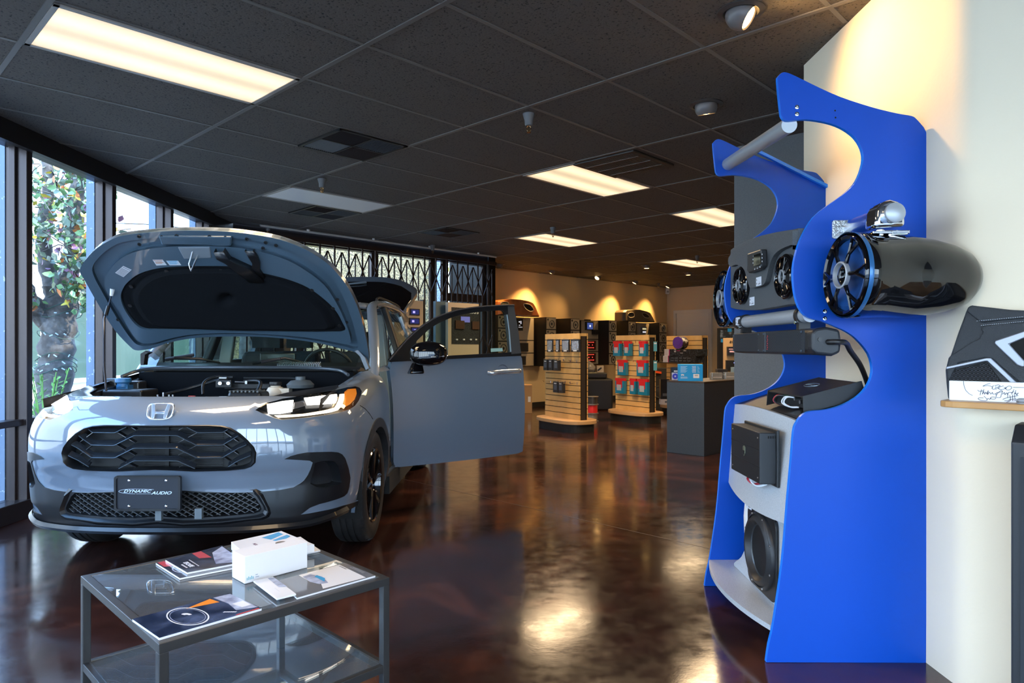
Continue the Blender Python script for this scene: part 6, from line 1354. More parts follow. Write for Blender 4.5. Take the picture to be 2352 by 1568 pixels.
def wpx(x, y, o): return hit(x, y, wq(0, o, 0), wn_)
c = wpx(2260, 900, .105); c.z = 1.022; sg_ = thing('signed_box', 'long white box with handwriting in black ink on the oak shelf', 'box', c)
a, b = wpx(2180, 900, .105), wpx(2352, 900, .105); b = b + (b - a) * .25; z0, z1 = 1.0225, 1.0225 + .066
m = MB(); f = [Vector((p.x, p.y, 0)) for p in (a, b)]; back = -wn_ * .05
m.hexa([f[0] + ez * z0 - c, f[1] + ez * z0 - c, f[1] + back + ez * z0 - c, f[0] + back + ez * z0 - c], [f[0] + ez * z1 - c, f[1] + ez * z1 - c, f[1] + back + ez * z1 - c, f[0] + back + ez * z1 - c]); obj('box_body', m, mat('box_white', (.82, .84, .88), .5), sg_, bevel=.001)
dv = (f[1] - f[0]).normalized(); PEN = mat('pen_ink', (.02, .025, .06), .5)
SC_ = [[(495, 120), (430, 125), (300, 185), (420, 165), (520, 190), (545, 215), (530, 250)], [(570, 160), (540, 230), (570, 265), (620, 240)], [(630, 190), (635, 270)], [(600, 170), (690, 150), (740, 175), (660, 225), (740, 260)], [(830, 175), (740, 200), (700, 230), (760, 270), (860, 245), (840, 210)], [(885, 200), (870, 255)],
       [(930, 190), (885, 240), (930, 285), (1010, 255), (1030, 205), (980, 180), (930, 190)], [(1070, 213), (1344, 220)], [(175, 280), (210, 310), (330, 295)], [(270, 265), (230, 410)], [(330, 260), (290, 390), (330, 320), (345, 390), (380, 330), (400, 380), (440, 290), (420, 400), (470, 330), (500, 385), (545, 340), (560, 385), (640, 375)],
       [(780, 280), (700, 340), (640, 410), (650, 350), (760, 330), (800, 300), (770, 400), (740, 470), (640, 460), (650, 410)], [(800, 390), (850, 340), (860, 400), (910, 350), (930, 400), (960, 340), (1040, 350)], [(1090, 265), (1030, 390)], [(1010, 350), (1090, 320)], [(1140, 285), (1100, 390), (1140, 350), (1150, 400), (1200, 350), (1160, 410)],
       [(330, 430), (410, 520), (380, 550), (260, 540), (185, 505), (210, 480), (320, 480)], [(410, 520), (440, 490), (480, 520), (520, 460), (600, 460), (630, 490), (560, 515), (480, 480)], [(805, 520), (900, 480), (1200, 420)], [(850, 550), (940, 550), (1000, 520), (1210, 510)], [(930, 400), (935, 480)], [(980, 410), (1000, 540), (900, 590)], [(1050, 400), (1060, 560)], [(1100, 400), (1120, 520)], [(1100, 550), (1150, 540), (1220, 545)]]
for nm, part in (('handwriting', SC_[:8]), ('handwriting', SC_[8:16]), ('signature', SC_[16:])):
    m = MB()
    for L_ in part: m.tube([wpx(2230 + x / 11.02, 870 + y / 11.02, .1057) - c for x, y in (smooth_loop(L_, 4, False) if len(L_) > 2 else L_)], .00075, 5)
    obj(nm, m, PEN, sg_)['kind'] = 'stuff'
m = MB(); m.tube([wpx(x, y, .1058) - c for x, y in ((2213, 874.5), (2214, 885), (2218, 896), (2226, 904), (2234, 908))], .0007, 5); obj('flap_cut', m, PEN, sg_)
c = wpx(2350, 917, .14); c.z = 1.0222; t = thing('grey_knob', 'small rounded grey knob on the oak shelf, before the signed box', 'knob', c); m = MB(); m.lathe((0, 0, 0), (0, 0, 1), [(0, 0), (.015, 0), (.017, .004), (.017, .013), (.012, .018), (0, .019)], 20); obj('knob_body', m, mat('cap_grey', (.30, .31, .32), .4), t, smooth=True)
m = MB(); m.lathe((0, 0, 0), (0, 0, 1), [(.0175, .005), (.0178, .007), (.0175, .009)], 20); obj('rim_band', m, mat('cap_dark', (.12, .12, .13), .4), t)
# leather speaker enclosure: outline traced on its face
c = wpx(2300, 820, .085); c.z = 1.022; le = thing('speaker_enclosure', 'black stitched leather speaker enclosure with silver trim, standing behind the signed box', 'speaker', c)
LEA = mat('black_leather', (.018, .022, .026), .5, bump=(420, .35)); SILM = mat('satin_silver', (.30, .32, .37), .35, .5)
def le_(x, y, o=.085): return wpx(x, y, o) - c
def lplate(name, pts, o0, o1, m_, bev=.002, par=None):
    m = MB(); a = [le_(x, y, o1) for x, y in pts]; b = [v - wn_ * (o1 - o0) for v in a]; n = len(a); m.add(a + b, [tuple(range(n)), tuple(range(n, 2 * n))[::-1]] + [(i, (i + 1) % n, n + (i + 1) % n, n + i) for i in range(n)]); return obj(name, m, m_, par or le, bevel=bev)
lplate('enclosure_body', [(2177, 917), (2173, 880), (2171, 850), (2178, 822), (2183, 816), (2200, 765), (2219, 714), (2224, 704), (2232, 701), (2320, 711), (2420, 716), (2560, 712), (2590, 900), (2585, 945)], .012, .085, LEA, .006)
lplate('upper_roll', [(2219, 714), (2224, 704), (2232, 701), (2320, 711), (2420, 716), (2560, 712), (2560, 735), (2420, 730), (2352, 731), (2300, 735), (2255, 741), (2247, 736)], .085, .094, LEA, .006)
lplate('lower_panel', [(2176, 880), (2176, 838), (2182, 818), (2230, 787), (2250, 777), (2257, 762), (2252, 750), (2300, 742), (2420, 738), (2560, 744), (2580, 925), (2345, 880), (2278, 823), (2262, 821), (2200, 833)], .085, .091, LEA, .004)
lplate('silver_strip', [(2173, 848), (2174, 842), (2265, 822), (2276, 822), (2335, 878), (2320, 878), (2268, 829), (2262, 829)], .085, .096, SILM, .002)
lplate('mesh_panel', [(2178, 876), (2178, 852), (2262, 831), (2268, 833), (2302, 878)], .085, .0875, DARK, 0)
m = MB(); r_ = 0
for r in range(7):
    for k in range(14):
        x = 2182 + k * 9.2 + (r % 2) * 4.6; y = 877 - r * 6.6
        if inside((x, y), [(2178, 876), (2178, 854), (2262, 834), (2268, 836), (2300, 878)]): m.tube([le_(x + 4.2 * cos(t), y + 2.6 * sin(t), .089) for t in np.linspace(0, 2 * pi, 7)[:-1]], .0011, 5, closed=True)
mo = obj('honeycomb_mesh', m, mat('mesh_slate', (.035, .04, .05), .4), le); mo['kind'] = 'stuff'
lplate('silver_frame', [(2284, 789), (2286, 782), (2352, 760), (2480, 740), (2480, 752), (2352, 776), (2318, 790), (2352, 828), (2352, 842), (2346, 842), (2336, 838)], .091, .100, SILM, .003)
lplate('recess', [(2319, 790), (2352, 777), (2470, 756), (2470, 860), (2380, 862), (2352, 828)], .091, .0925, DARK, 0)
m = MB()
for (xa, ya), (xb, yb) in (((2243, 737), (2470, 716)), ((2253, 747), (2470, 727))):
    n = 44
    for k in range(n):
        u0, u1 = k / n, (k + .55) / n; m.bar(le_(xa + (xb - xa) * u0, ya + (yb - ya) * u0, .0955), le_(xa + (xb - xa) * u1, ya + (yb - ya) * u1, .0955), .0012, .0012)
o = obj('stitching', m, mat('thread_pale', (.5, .55, .6), .6), le); o['kind'] = 'stuff'
c = wq(.45, .1, 0); cab = thing('floor_speaker', 'dark charcoal cabinet with sloping top under the oak shelf at the right edge', 'cabinet', c)
m = MB(); m.prism([(.02, 0), (.20, 0), (.20, .905), (.13, .955), (.02, .955)], wq(.173, 0, 0) - c, wn_, (0, 0, 1), S2V, .55); obj('cabinet_body', m, mat('cabinet_charcoal', (.015, .018, .022), .5), cab, bevel=.006)
m = MB(); m.prism([(.0, .0), (.50, .0), (.50, .82), (.0, .82)], wq(.198, .2005, .04) - c, S2V, (0, 0, 1), wn_, .006); obj('front_grille', m, mat('grille_cloth', (.02, .025, .032), .8), cab)
# ================================================================ SPEAKER WALL
MET = mat('panel_champagne', (.40, .34, .26), .42, .3); BOXB = mat('cabinet_black', (.008, .007, .006), .6); CONE = mat('woofer_black', (.012, .012, .013), .5)
def wt(x, d, B=Ya, U=S2U, Nn=S2V):
    k = (x - CX) / F; A = B + Nn * d; return (k * A.y - A.x) / (U.x - k * U.y)
def wp(t, d, z): return Ya + S2U * t + S2V * d + Vector((0, 0, z))
def speaker_tower(x0, x1, label, z0=.84, z1=1.81, d=.42):
    t0, t1 = wt(x0, d), wt(x1, d); c = wp((t0 + t1) / 2, 0, z0); w = t1 - t0
    t = thing('speaker_tower', label, 'speaker tower', c, 0, 'black speaker towers on the tan wall'); o = Vector((0, 0, 0))
    def q(a, dd, z): return S2U * a + S2V * dd + Vector((0, 0, z))
    m = MB(); h = z1 - z0; m.hexa([q(-w / 2, .0, 0), q(w / 2, .0, 0), q(w / 2, d, 0), q(-w / 2, d, 0)], [q(-w / 2, .0, h), q(w / 2, .0, h), q(w / 2, d, h), q(-w / 2, d, h)]); obj('cabinet', m, BOXB, t)
    n = 4; hh = h / n
    for i in range(n):
        m = MB(); z = hh * (i + .5); e = .012
        m.hexa([q(-w / 2 + e, d, z - hh / 2 + e), q(w / 2 - e, d, z - hh / 2 + e), q(w / 2 - e, d + .008, z - hh / 2 + e), q(-w / 2 + e, d + .008, z - hh / 2 + e)], [q(-w / 2 + e, d, z + hh / 2 - e), q(w / 2 - e, d, z + hh / 2 - e), q(w / 2 - e, d + .008, z + hh / 2 - e), q(-w / 2 + e, d + .008, z + hh / 2 - e)]); b = obj('baffle', m, MET, t)
        m = MB(); m.lathe(q(.015, d + .008, z - .01), S2V, [(.082, 0), (.080, .008), (.070, .010), (.064, -.0), (.03, -.006), (.028, .002), (0, .004)], 24); obj('woofer', m, CONE, b, smooth=50)
        m = MB(); m.lathe(q(-w / 2 + .05, d + .008, z + hh / 2 - .045), S2V, [(.022, 0), (.021, .005), (.0, .006)], 14); obj('tweeter', m, CONE, b, smooth=50)
    return t
speaker_tower(1143, 1166, 'speaker tower seen through the window of the open car door')
speaker_tower(1254, 1277, 'second black speaker tower along the tan wall, just right of the open car door')
speaker_tower(1310, 1331, 'third black speaker tower, at the left of the display with red-lit amplifiers')
speaker_tower(1398, 1416, 'fourth black speaker tower, at the right of the display with red-lit amplifiers', .83)
speaker_tower(1443, 1460, 'fifth black speaker tower, left under the grey-brown dashboard')
speaker_tower(1514, 1531, 'last black speaker tower, beside the back corner')
def board(x0, x1, label, rows, z0=.84, z1=1.80, d=.14):
    t0, t1 = wt(x0, d), wt(x1, d); c = wp((t0 + t1) / 2, 0, z0); w = t1 - t0; h = z1 - z0
    t = thing('display_board', label, 'display board', c, 0, 'champagne display boards between the towers')
    def q(a, dd, z): return S2U * a + S2V * dd + Vector((0, 0, z))
    def bx(name, a0, a1, d0, d1, zz0, zz1, m_, par=t):
        m = MB(); m.hexa([q(a0, d0, zz0), q(a1, d0, zz0), q(a1, d1, zz0), q(a0, d1, zz0)], [q(a0, d0, zz1), q(a1, d0, zz1), q(a1, d1, zz1), q(a0, d1, zz1)]); return obj(name, m, m_, par)
    bx('cabinet', -w / 2, w / 2, 0, d, 0, h, BOXB)
    for a, b in rows: bx('panel', -w / 2 + .01, w / 2 - .01, d, d + .008, a, b, MET)
    return t, q, bx, w, h
def dash(name, label, L_, d, m_, holes, z_rest):
    """moulded dashboard: outline in pixels, on the plane d in front of the tan wall"""
    pc_ = hit(sum(p[0] for p in L_) / len(L_), sum(p[1] for p in L_) / len(L_), wp(0, d, 0), S2V); pc_.z = z_rest
    t = thing(name, label, 'dashboard', pc_); m = MB(); n = len(L_); a = [hit(*p, wp(0, d, 0), S2V) - pc_ for p in L_]
    a = [Vector((v.x, v.y, max(v.z, 0))) for v in a]; c2 = sum(a, Vector()) / n
    b = [c2 + (v - c2) * .92 + S2V * .05 for v in a]; b = [Vector((v.x, v.y, max(v.z, 0))) for v in b]; bk = [v - S2V * .22 for v in a]
    m.add(bk + a + b, [tuple(range(n)), tuple(range(2 * n, 3 * n))[::-1]] + [(k * n + i, k * n + (i + 1) % n, (k + 1) * n + (i + 1) % n, (k + 1) * n + i) for k in range(2) for i in range(n)]); obj('moulding', m, m_, t, bevel=.006)
    for H_ in holes:
        m = MB(); a = [hit(*p, wp(0, d + .05, 0), S2V) + S2V * .002 - pc_ for p in smooth_loop(H_, 4)]; m.tube(a, .008, 6, closed=True); obj('speaker_rim', m, MET, t); m = MB(); m.add([v - S2V * .001 for v in a], [tuple(range(len(a)))]); obj('speaker_grille', m, BOXB, t)
    return t
WOOD = mat('cherry_wood', (.36, .10, .025), .35, noise=(9, (.46, .15, .04), .4, .65), coat=.3)
t, q, bx, w, h = board(1168, 1226, 'champagne display board carrying the reddish wooden dashboard, behind the car door', ((.52, .95), (.27, .50), (.01, .25)))
bx('head_unit', -.22, .02, .148, .165, .70, .93, GLOSSB); 
for k in range(4): bx('icon', -.10 + k * .028, -.09 + k * .028, .165, .167, .76, .775, mat('icon_white', (.8, .8, .8), .4, emit=(.9, .9, 1), es=.8))
bx('icon', -.10, -.07, .165, .167, .86, .88, MATS['icon_white']); bx('icon', -.05, -.03, .165, .167, .83, .89, MATS['icon_white']); bx('icon', -.10, -.06, .165, .167, .80, .81, MATS['icon_white'])
bx('amplifier_panel', -.17, .17, .148, .17, .29, .46, BLACKP); bx('amplifier_panel', -.16, .10, .148, .17, .03, .20, BLACKP)
dash('wooden_dashboard', 'reddish wooden car dashboard with oval speakers on top of the first wall display', [(1143, 728), (1143, 692), (1152, 688), (1172, 686.5), (1195, 688), (1212, 691), (1223, 696), (1228, 704), (1238, 728)], .36, WOOD, [[(1203, 698), (1212, 698), (1220, 702), (1225, 712), (1218, 715), (1210, 711), (1204, 704)], [(1150, 697), (1156, 693), (1166, 694), (1167, 698)]], 1.811)
t, q, bx, w, h = board(1334, 1374, 'champagne display board with a glowing radio and two red-lit amplifiers, behind the first slatwall stand', ((.56, .95), (.29, .54), (.01, .27)))
bx('head_unit', -.18, .07, .148, .19, .75, .93, GLOSSB); bx('screen', -.15, .05, .19, .192, .77, .91, mat('screen_navy', (.02, .03, .09), .3, emit=(.12, .2, .7), es=.35)); bx('icon', -.07, -.03, .192, .194, .82, .86, mat('icon_bright', (.9, .9, .9), .4, emit=(.9, .9, 1), es=1.6))
bx('camera_mount', .06, .22, .148, .24, .66, .76, BLACKP); bx('top_bracket', -.08, .04, .05, .14, .96, .985, BLACKP)
RL = mat('red_led_bright', (1, .05, .03), .4, emit=(1, .06, .04), es=4)
for z in (.30, .03):
    bx('amplifier_panel', -.17, .19, .148, .165, z + .02, z + .22, mat('amp_maroon', (.05, .008, .006), .4))
    for zz in (.06, .18):
        for k in range(5): bx('led', -.10 + k * .05, -.085 + k * .05, .165, .168, z + zz, z + zz + .014, RL)
    bx('led', -.07, -.05, .165, .168, z + .12, z + .135, RL); bx('led', .06, .075, .165, .168, z + .12, z + .135, RL)
t, q, bx, w, h = board(1461, 1493, 'champagne display board with a small silver radio under the grey-brown dashboard', ((.52, .95), (.27, .50), (.01, .25)))
bx('head_unit', -.13, .10, .148, .18, .70, .87, mat('head_silver', (.25, .26, .30), .3, .5)); bx('screen', -.09, .07, .18, .182, .80, .84, mat('screen_warm', (.6, .55, .3), .4, emit=(1, .9, .5), es=.5)); bx('screen', -.08, .06, .18, .182, .73, .76, MATS['icon_white'])
dash('dashboard', 'grey-brown moulded dashboard with two speaker openings on top of the third wall display', [(1430, 738), (1430, 717), (1434, 712), (1450, 710.5), (1468, 711), (1484, 715), (1491, 718), (1497, 728), (1503, 740)], .36, mat('dash_taupe', (.13, .095, .055), .5), [[(1443, 720), (1450, 717), (1456, 720), (1456, 727), (1448, 729), (1443, 726)], [(1475, 720), (1482, 719), (1490, 725), (1489, 730), (1480, 728)]], 1.811)
c = px(1533, 668, 17.4); t = thing('security_camera', 'small white motion sensor high in the back corner', 'sensor', c); m = MB(); m.box((0, 0, 0), (.10, .08, .16)); obj('body', m, WHITEC, t, bevel=.02); m = MB(); m.box((-.0, -.042, -.02), (.05, .01, .05)); obj('lens', m, mat('lens_grey', (.3, .3, .3), .3), t, bevel=.004)

# ================================================================ SLATWALL STANDS
def gondola(x0, x1, yb, label, ang=31, ht=1.41, zb=.17, base=True):
    """slatted panel seen between pixel columns x0..x1; right lower corner at row yb, height zb"""
    Y = F * (CH - zb) / (yb - HY); pr_ = Vector(((x1 - CX) / F * Y, Y, 0)); dv_ = Vector((-sin(R(ang)), cos(R(ang)), 0)); k = (x0 - CX) / F; w = (pr_.x - k * pr_.y) / (k * dv_.y - dv_.x)
    nv = Vector((-cos(R(ang)), -sin(R(ang)), 0))                       # outwards, towards the camera
    T_ = .15; c = pr_ + dv_ * w / 2 - nv * T_ / 2; t = thing('slatwall_stand', label, 'display stand', c, 0, 'maple slatwall stands')
    def q(a, d, z): return dv_ * -a + nv * d + Vector((0, 0, z))      # a: + to the right
    H0, H1 = zb, ht; n = 15; hh = (H1 - H0) / n
    for s, nm in ((1, 'front_slats'), (-1, 'rear_slats')):
        m = MB(); d0, d1 = s * (T_ / 2 - .018), s * T_ / 2
        for i in range(n):
            z0, z1 = H0 + i * hh, H0 + (i + 1) * hh - .010 * (i < n - 1)
            m.hexa([q(-w / 2, d0, z0), q(w / 2, d0, z0), q(w / 2, d1, z0), q(-w / 2, d1, z0)], [q(-w / 2, d0, z1), q(w / 2, d0, z1), q(w / 2, d1, z1), q(-w / 2, d1, z1)])
        m.mi = 1; m.hexa([q(-w / 2, d0 - s * .006, H0), q(w / 2, d0 - s * .006, H0), q(w / 2, d0, H0), q(-w / 2, d0, H0)], [q(-w / 2, d0 - s * .006, H1), q(w / 2, d0 - s * .006, H1), q(w / 2, d0, H1), q(-w / 2, d0, H1)])
        obj(nm, m, [MAPLE, SLOT], t)
    for s in (-1, 1):
        a = s * (w / 2 - .01); m = MB(); e = T_ / 2 - .036; m.hexa([q(a - .01, -e, H0), q(a + .004, -e, H0), q(a + .004, e, H0), q(a - .01, e, H0)], [q(a - .01, -e, H1 - .04), q(a + .004, -e, H1 - .04), q(a + .004, e, H1 - .04), q(a - .01, e, H1 - .04)]); obj('end_channel', m, SLOT, t)
    m = MB(); e = T_ / 2 - .018; m.hexa([q(-w / 2, -e, H1 - .04), q(w / 2, -e, H1 - .04), q(w / 2, e, H1 - .04), q(-w / 2, e, H1 - .04)], [q(-w / 2, -e, H1), q(w / 2, -e, H1), q(w / 2, e, H1), q(-w / 2, e, H1)]); obj('top_cap', m, MAPLE, t)
    oval = [((w / 2 + .10) * math.copysign(abs(cos(a)) ** .55, cos(a)), .30 * math.copysign(abs(sin(a)) ** .8, sin(a))) for a in np.linspace(0, 2 * pi, 41)[:-1]]
    m = MB(); m.prism(oval, (0, 0, zb - .055), q(1, 0, 0), q(0, 1, 0), (0, 0, 1), .055); obj('base_deck', m, mat('deck_oak', (.58, .34, .15), .4), t, bevel=.008)
    m = MB(); m.prism([(a * .93, b * .90) for a, b in oval], (0, 0, 0), q(1, 0, 0), q(0, 1, 0), (0, 0, 1), zb - .055); obj('plinth', m, BOXB, t)
    return dict(t=t, c=c, q=q, w=w, nv=nv, pl=c + nv * T_ / 2, dv=dv_)
g1 = gondola(1252, 1331, 965.6, 'maple slatwall stand nearest the car, hung with black and silver packets')
g2 = gondola(1414, 1490, 947.5, 'maple slatwall stand hung with red and blue bags')
g3 = gondola(1531, 1612, 935, 'maple slatwall stand farthest right, behind the boxes and purple roll', ht=1.42)
FOIL = mat('silver_foil', (.62, .63, .66), .22, .85, bump=(60, .9)); PKB = mat('packet_black', (.016, .018, .026), .3, coat=.3); BAGR = mat('bag_red', (.62, .02, .025), .25, coat=.6, bump=(35, .5)); BAGB = mat('bag_teal', (.01, .20, .34), .22, coat=.6, bump=(35, .5)); BAGW = mat('bag_window', (.55, .62, .68), .15, .3, coat=.6, bump=(40, .6))
def gpt(g, x, y, o=0): return hit(x, y, g['pl'] + g['nv'] * o, g['nv'])
hookproto = None
def hook(g, x, y, label, L_=.14):
    p = gpt(g, x, y, .005); t = thing('display_hook', label, 'hook', p, 0, 'bare chrome display hooks'); m = MB(); n_ = g['nv']; m.tube([Vector(), n_ * L_ * .9 + ez * -.008, n_ * L_ + ez * .015], .0035, 6); obj('wire', m, CHROME, t); m = MB(); m.box(Vector((0, 0, -.006)) + n_ * .003, (.006, .006, .035)); obj('clip', m, CHROME, t); return t
def packet(g, x0, x1, y0, y1, kind, label, o=.06, depth=.02, cat='packet', grp=None):
    zt = [gpt(g, x0, y0, o), gpt(g, x1, y0, o), gpt(g, x1, y1, o), gpt(g, x0, y1, o)]; c = (zt[0] + zt[1]) / 2; n_ = g['nv']; wd = (zt[1] - zt[0]).length; h = zt[0].z - zt[3].z; u = -g['dv']
    t = thing('hanging_packet' if kind != 'bag' else 'hanging_bag', label, cat, c, 0, grp)
    def b(name, a0, a1, z0, z1, d0, d1, m_): m = MB(); m.hexa([u * a0 * wd + n_ * d0 + ez * z0 * h, u * a1 * wd + n_ * d0 + ez * z0 * h, u * a1 * wd + n_ * d1 + ez * z0 * h, u * a0 * wd + n_ * d1 + ez * z0 * h], [u * a0 * wd + n_ * d0 + ez * z1 * h, u * a1 * wd + n_ * d0 + ez * z1 * h, u * a1 * wd + n_ * d1 + ez * z1 * h, u * a0 * wd + n_ * d1 + ez * z1 * h]); return obj(name, m, m_, t, bevel=.003)
    if kind == 'bag':
        b('body', -.5, .5, -1, -.14, -depth, 0, BAGB); b('header', -.52, .52, -.18, 0, -depth * .8, .001, BAGR); b('print', -.38, .30, -.62, -.14, 0, .003, BAGR); b('window', -.30, .20, -.80, -.42, .002, .005, BAGW)
    elif kind == 'foil': b('body', -.5, .5, -1, 0, -depth, 0, PKB); b('window', -.4, .4, -.86, -.12, 0, .004, FOIL); b('label', -.2, .2, -.95, -.85, .003, .006, WHITEC)
    else: b('body', -.5, .5, -1, 0, -depth, 0, PKB); b('label', -.25, .25, -.22, -.12, 0, .003, mat('label_pale', (.5, .55, .6), .4)); b('print', -.3, .3, -.75, -.3, 0, .002, mat('print_slate', (.07, .09, .13), .4))
    m = MB(); m.tube([n_ * .004 - n_ * o + ez * .012, n_ * .03 + ez * .008], .003, 5); obj('hook', m, CHROME, t)
    return t
for i, (x0, x1, k, l) in enumerate(((1256, 1269, 'foil', 'narrow black packet with oval silver window, leftmost of the top row'), (1276, 1284, 'foil', 'slim silver packet, second in the top row of the first stand'), (1290, 1307, 'foil', 'wide silver foil packet in the top row of the first stand'), (1311, 1331, 'foil', 'widest silver and dark packet at the right end of the top row'))):
    packet(g1, x0, x1, 779, 808, k, l, grp='packets on the first slatwall stand')
for x0, x1, y0, l in ((1248, 1257, 825, 'black packet at the left end of the middle row, sticking out past the stand'), (1259, 1268, 825, 'black packet between two others in the middle row of the first stand'), (1271, 1282, 826, 'black packet, rightmost of the three in the middle row'), (1270, 1281, 876, 'left one of the two black packets in the bottom row'), (1282, 1292, 877, 'right one of the two black packets in the bottom row')):
    packet(g1, x0, x1, y0, y0 + 25, 'box', l, depth=.05, o=.10, grp='packets on the first slatwall stand')
for x, y, l in ((1295, 826, 'bare hook right after the black packets in the middle row'), (1311, 827, 'middle bare hook in the middle row of the first stand'), (1325, 828, 'bare hook at the right end of the middle row'), (1265, 875, 'bare hook left of the two packets in the bottom row'), (1299, 876, 'bare hook just right of the two packets in the bottom row'), (1310, 878, 'bare hook second from the right in the bottom row'), (1326, 879, 'bare hook at the right end of the bottom row')): hook(g1, x, y, l)
for x0, x1, y0, y1, l in ((1408, 1424, 783, 817, 'red and blue bag at the top left of the second stand'), (1432, 1447, 783, 817, 'red and blue bag in the middle of the top row'), (1467, 1483, 783, 818, 'red and blue bag at the top right of the second stand'), (1418, 1437, 826, 861, 'red and blue bag with white print at the left of the middle row'),
                          (1462, 1484, 827, 863, 'red and blue bag with a dark round picture at the right of the middle row'), (1413, 1433, 868, 903, 'red and blue bag at the bottom left of the second stand'), (1446, 1459, 869, 905, 'narrow red and blue bag in the middle of the bottom row'), (1465, 1486, 870, 907, 'red and blue bag at the bottom right of the second stand')):
    packet(g2, x0, x1, y0, y1, 'bag', l, depth=.06, o=.08, cat='bag', grp='red and blue bags on the second slatwall stand')
for x, y, l in ((1460, 784, 'bare hook between the bags of the top row, second stand'), (1455, 828, 'bare hook between the two bags of the middle row, second stand')): hook(g2, x, y, l)
for y, l in ((784, 'upper small cyan card hanging at the end of the second stand'), (828, 'lower small cyan card hanging at the end of the second stand')):
    Yq = g2['pl'].y - .30; p = px(1505, y, 10.9); t = thing('hanging_card', l, 'packet', p, 0, 'cyan cards at the end of the second stand'); m = MB(); m.box((.0, 0, -.08), (.055, .01, .15)); obj('card', m, mat('card_cyan', (.10, .36, .46), .35), t); m = MB(); m.tube([(-.03, 0, .004), (.035, 0, .0)], .003, 5); m.box((.03, 0, .0), (.01, .01, .02)); obj('hook', m, CHROME, t); m = MB(); m.box((0, -.0056, -.03), (.04, .001, .02)); obj('label', m, WHITEC, t)

# ================================================================ COUNTER AND WHAT STANDS ON IT
CT = mat('counter_charcoal', (.042, .058, .078), .45, noise=(200, (.06, .08, .105), .4, .6)); 
p1 = Vector((2.125, 7.60, 0)); hC = .826
cn_ = thing('counter_pedestal', 'charcoal pedestal counter with a thin brown top edge, carrying the bright blue box', 'counter', p1)
a0, a1_ = Vector((0, 0, 0)), S2V * -.47; dep = S2U * 1.7
m = MB(); m.hexa([a0, dep, dep + a1_, a1_], [v + ez * (hC - .02) for v in (a0, dep, dep + a1_, a1_)]); obj('body', m, CT, cn_, bevel=.003)
m = MB(); m.hexa([v + ez * (hC - .02) for v in (a0, dep, dep + a1_, a1_)], [v + ez * hC for v in (a0, dep, dep + a1_, a1_)]); obj('counter_top', m, mat('counter_brown', (.05, .035, .028), .4), cn_, bevel=.002)
def on(a, d): return p1 + S2V * -a + S2U * d + Vector((0, 0, hC))       # a: leftwards along the front, d: back
def cbox(name, label, a, d, w, dp_, h, m_, rot=0, cat='box', group=None, z=0, base=None, facing=None):
    """upright box: its front looks at the camera side (-S2U rotated by rot)"""
    c = (base or on(a, d)) + ez * z; t = thing(name, label, cat, c, 0, group); cr_, sr = cos(R(rot)), sin(R(rot)); fx = Vector((S2V.x * cr_ - S2V.y * sr, S2V.x * sr + S2V.y * cr_, 0)); fy = Vector((-fx.y, fx.x, 0)); 
    def q(u, v, z_): return fx * u + fy * v + ez * z_
    m = MB(); m.hexa([q(-w / 2, 0, 0), q(w / 2, 0, 0), q(w / 2, dp_, 0), q(-w / 2, dp_, 0)], [q(-w / 2, 0, h), q(w / 2, 0, h), q(w / 2, dp_, h), q(-w / 2, dp_, h)]); obj('carton_body', m, m_, t, bevel=.002)
    def face(name, u0, u1, z0, z1, mm, e=.0012): m = MB(); m.hexa([q(u0, -e, z0), q(u1, -e, z0), q(u1, 0, z0), q(u0, 0, z0)], [q(u0, -e, z1), q(u1, -e, z1), q(u1, 0, z1), q(u0, 0, z1)]); return obj(name, m, mm, t)
    def tx_(s, u, z_, size, mm, **k): return text('lettering', s, q(u, -.0022, z_), fx, ez, size, mm, t, ext=.0003, **k)
    return t, face, tx_, q
CY = mat('box_cyan', (.0, .30, .72), .4)
t, face, tx_, q = cbox('product_box', 'bright cyan carton with white small print and a white label on the charcoal counter', .20, .06, .27, .20, .188, CY, rot=33)
m = MB(); m.hexa([q(.1352, .0, 0), q(.1365, .0, 0), q(.1365, .20, 0), q(.1352, .20, 0)], [q(.1352, .0, .188), q(.1365, .0, .188), q(.1365, .2, .188), q(.1352, .2, .188)]); obj('dark_side', m, mat('box_navy', (.008, .03, .07), .35), t)
for k in range(9): face('small_print', -.11, -.035 - .01 * (k % 3), .165 - k * .0085, .168 - k * .0085, mat('print_pale', (.45, .65, .85), .5))
for k in range(6): face('small_print', .015 + .004 * (k % 2), .060, .164 - k * .013, .168 - k * .013, WHITEC); face('small_print', .075, .085 + .008 * (k % 3), .164 - k * .013, .168 - k * .013, MATS['print_pale'])
tx_('IP6', -.088, .068, .026, WHITEC, bold=.001)
for k in range(4): face('small_print', -.11, -.04 + .01 * (k % 2), .046 - k * .006, .0485 - k * .006, MATS['print_pale'])
face('white_label', .03, .095, .035, .08, WHITEC); 
for k in range(7): face('barcode_bar', .046 + k * .005, .0485 + k * .005, .056, .072, INK, .0018)
TIN = mat('tin_clear', (.42, .46, .50), .15, .6, bump=(25, .4))
for a, d, l in ((.10, .50, 'left clear-wrapped tin on the counter behind the cyan carton'), (.04, .72, 'right clear-wrapped tin on the counter, beside the grey partition')):
    t, face, tx_, q = cbox('tin', l, a, d, .125, .10, .085, TIN, rot=44, cat='tin', group='clear-wrapped tins on the counter'); face('wrap_band', -.05, .05, .03, .034, WHITEC)
t, face, tx_, q = cbox('product_box', 'small flat black box on the counter behind the two tins', .16, .75, .12, .1, .12, PKB, rot=44); face('label', -.03, .0, .05, .06, WHITEC)
t, face, tx_, q = cbox('product_box', 'pale grey box on the counter behind the right tin', .05, .95, .14, .1, .14, mat('box_bluegrey', (.16, .24, .30), .4), rot=44); face('label', -.03, .02, .06, .09, WHITEC)
KR = mat('kraft_board', (.46, .28, .13), .6)
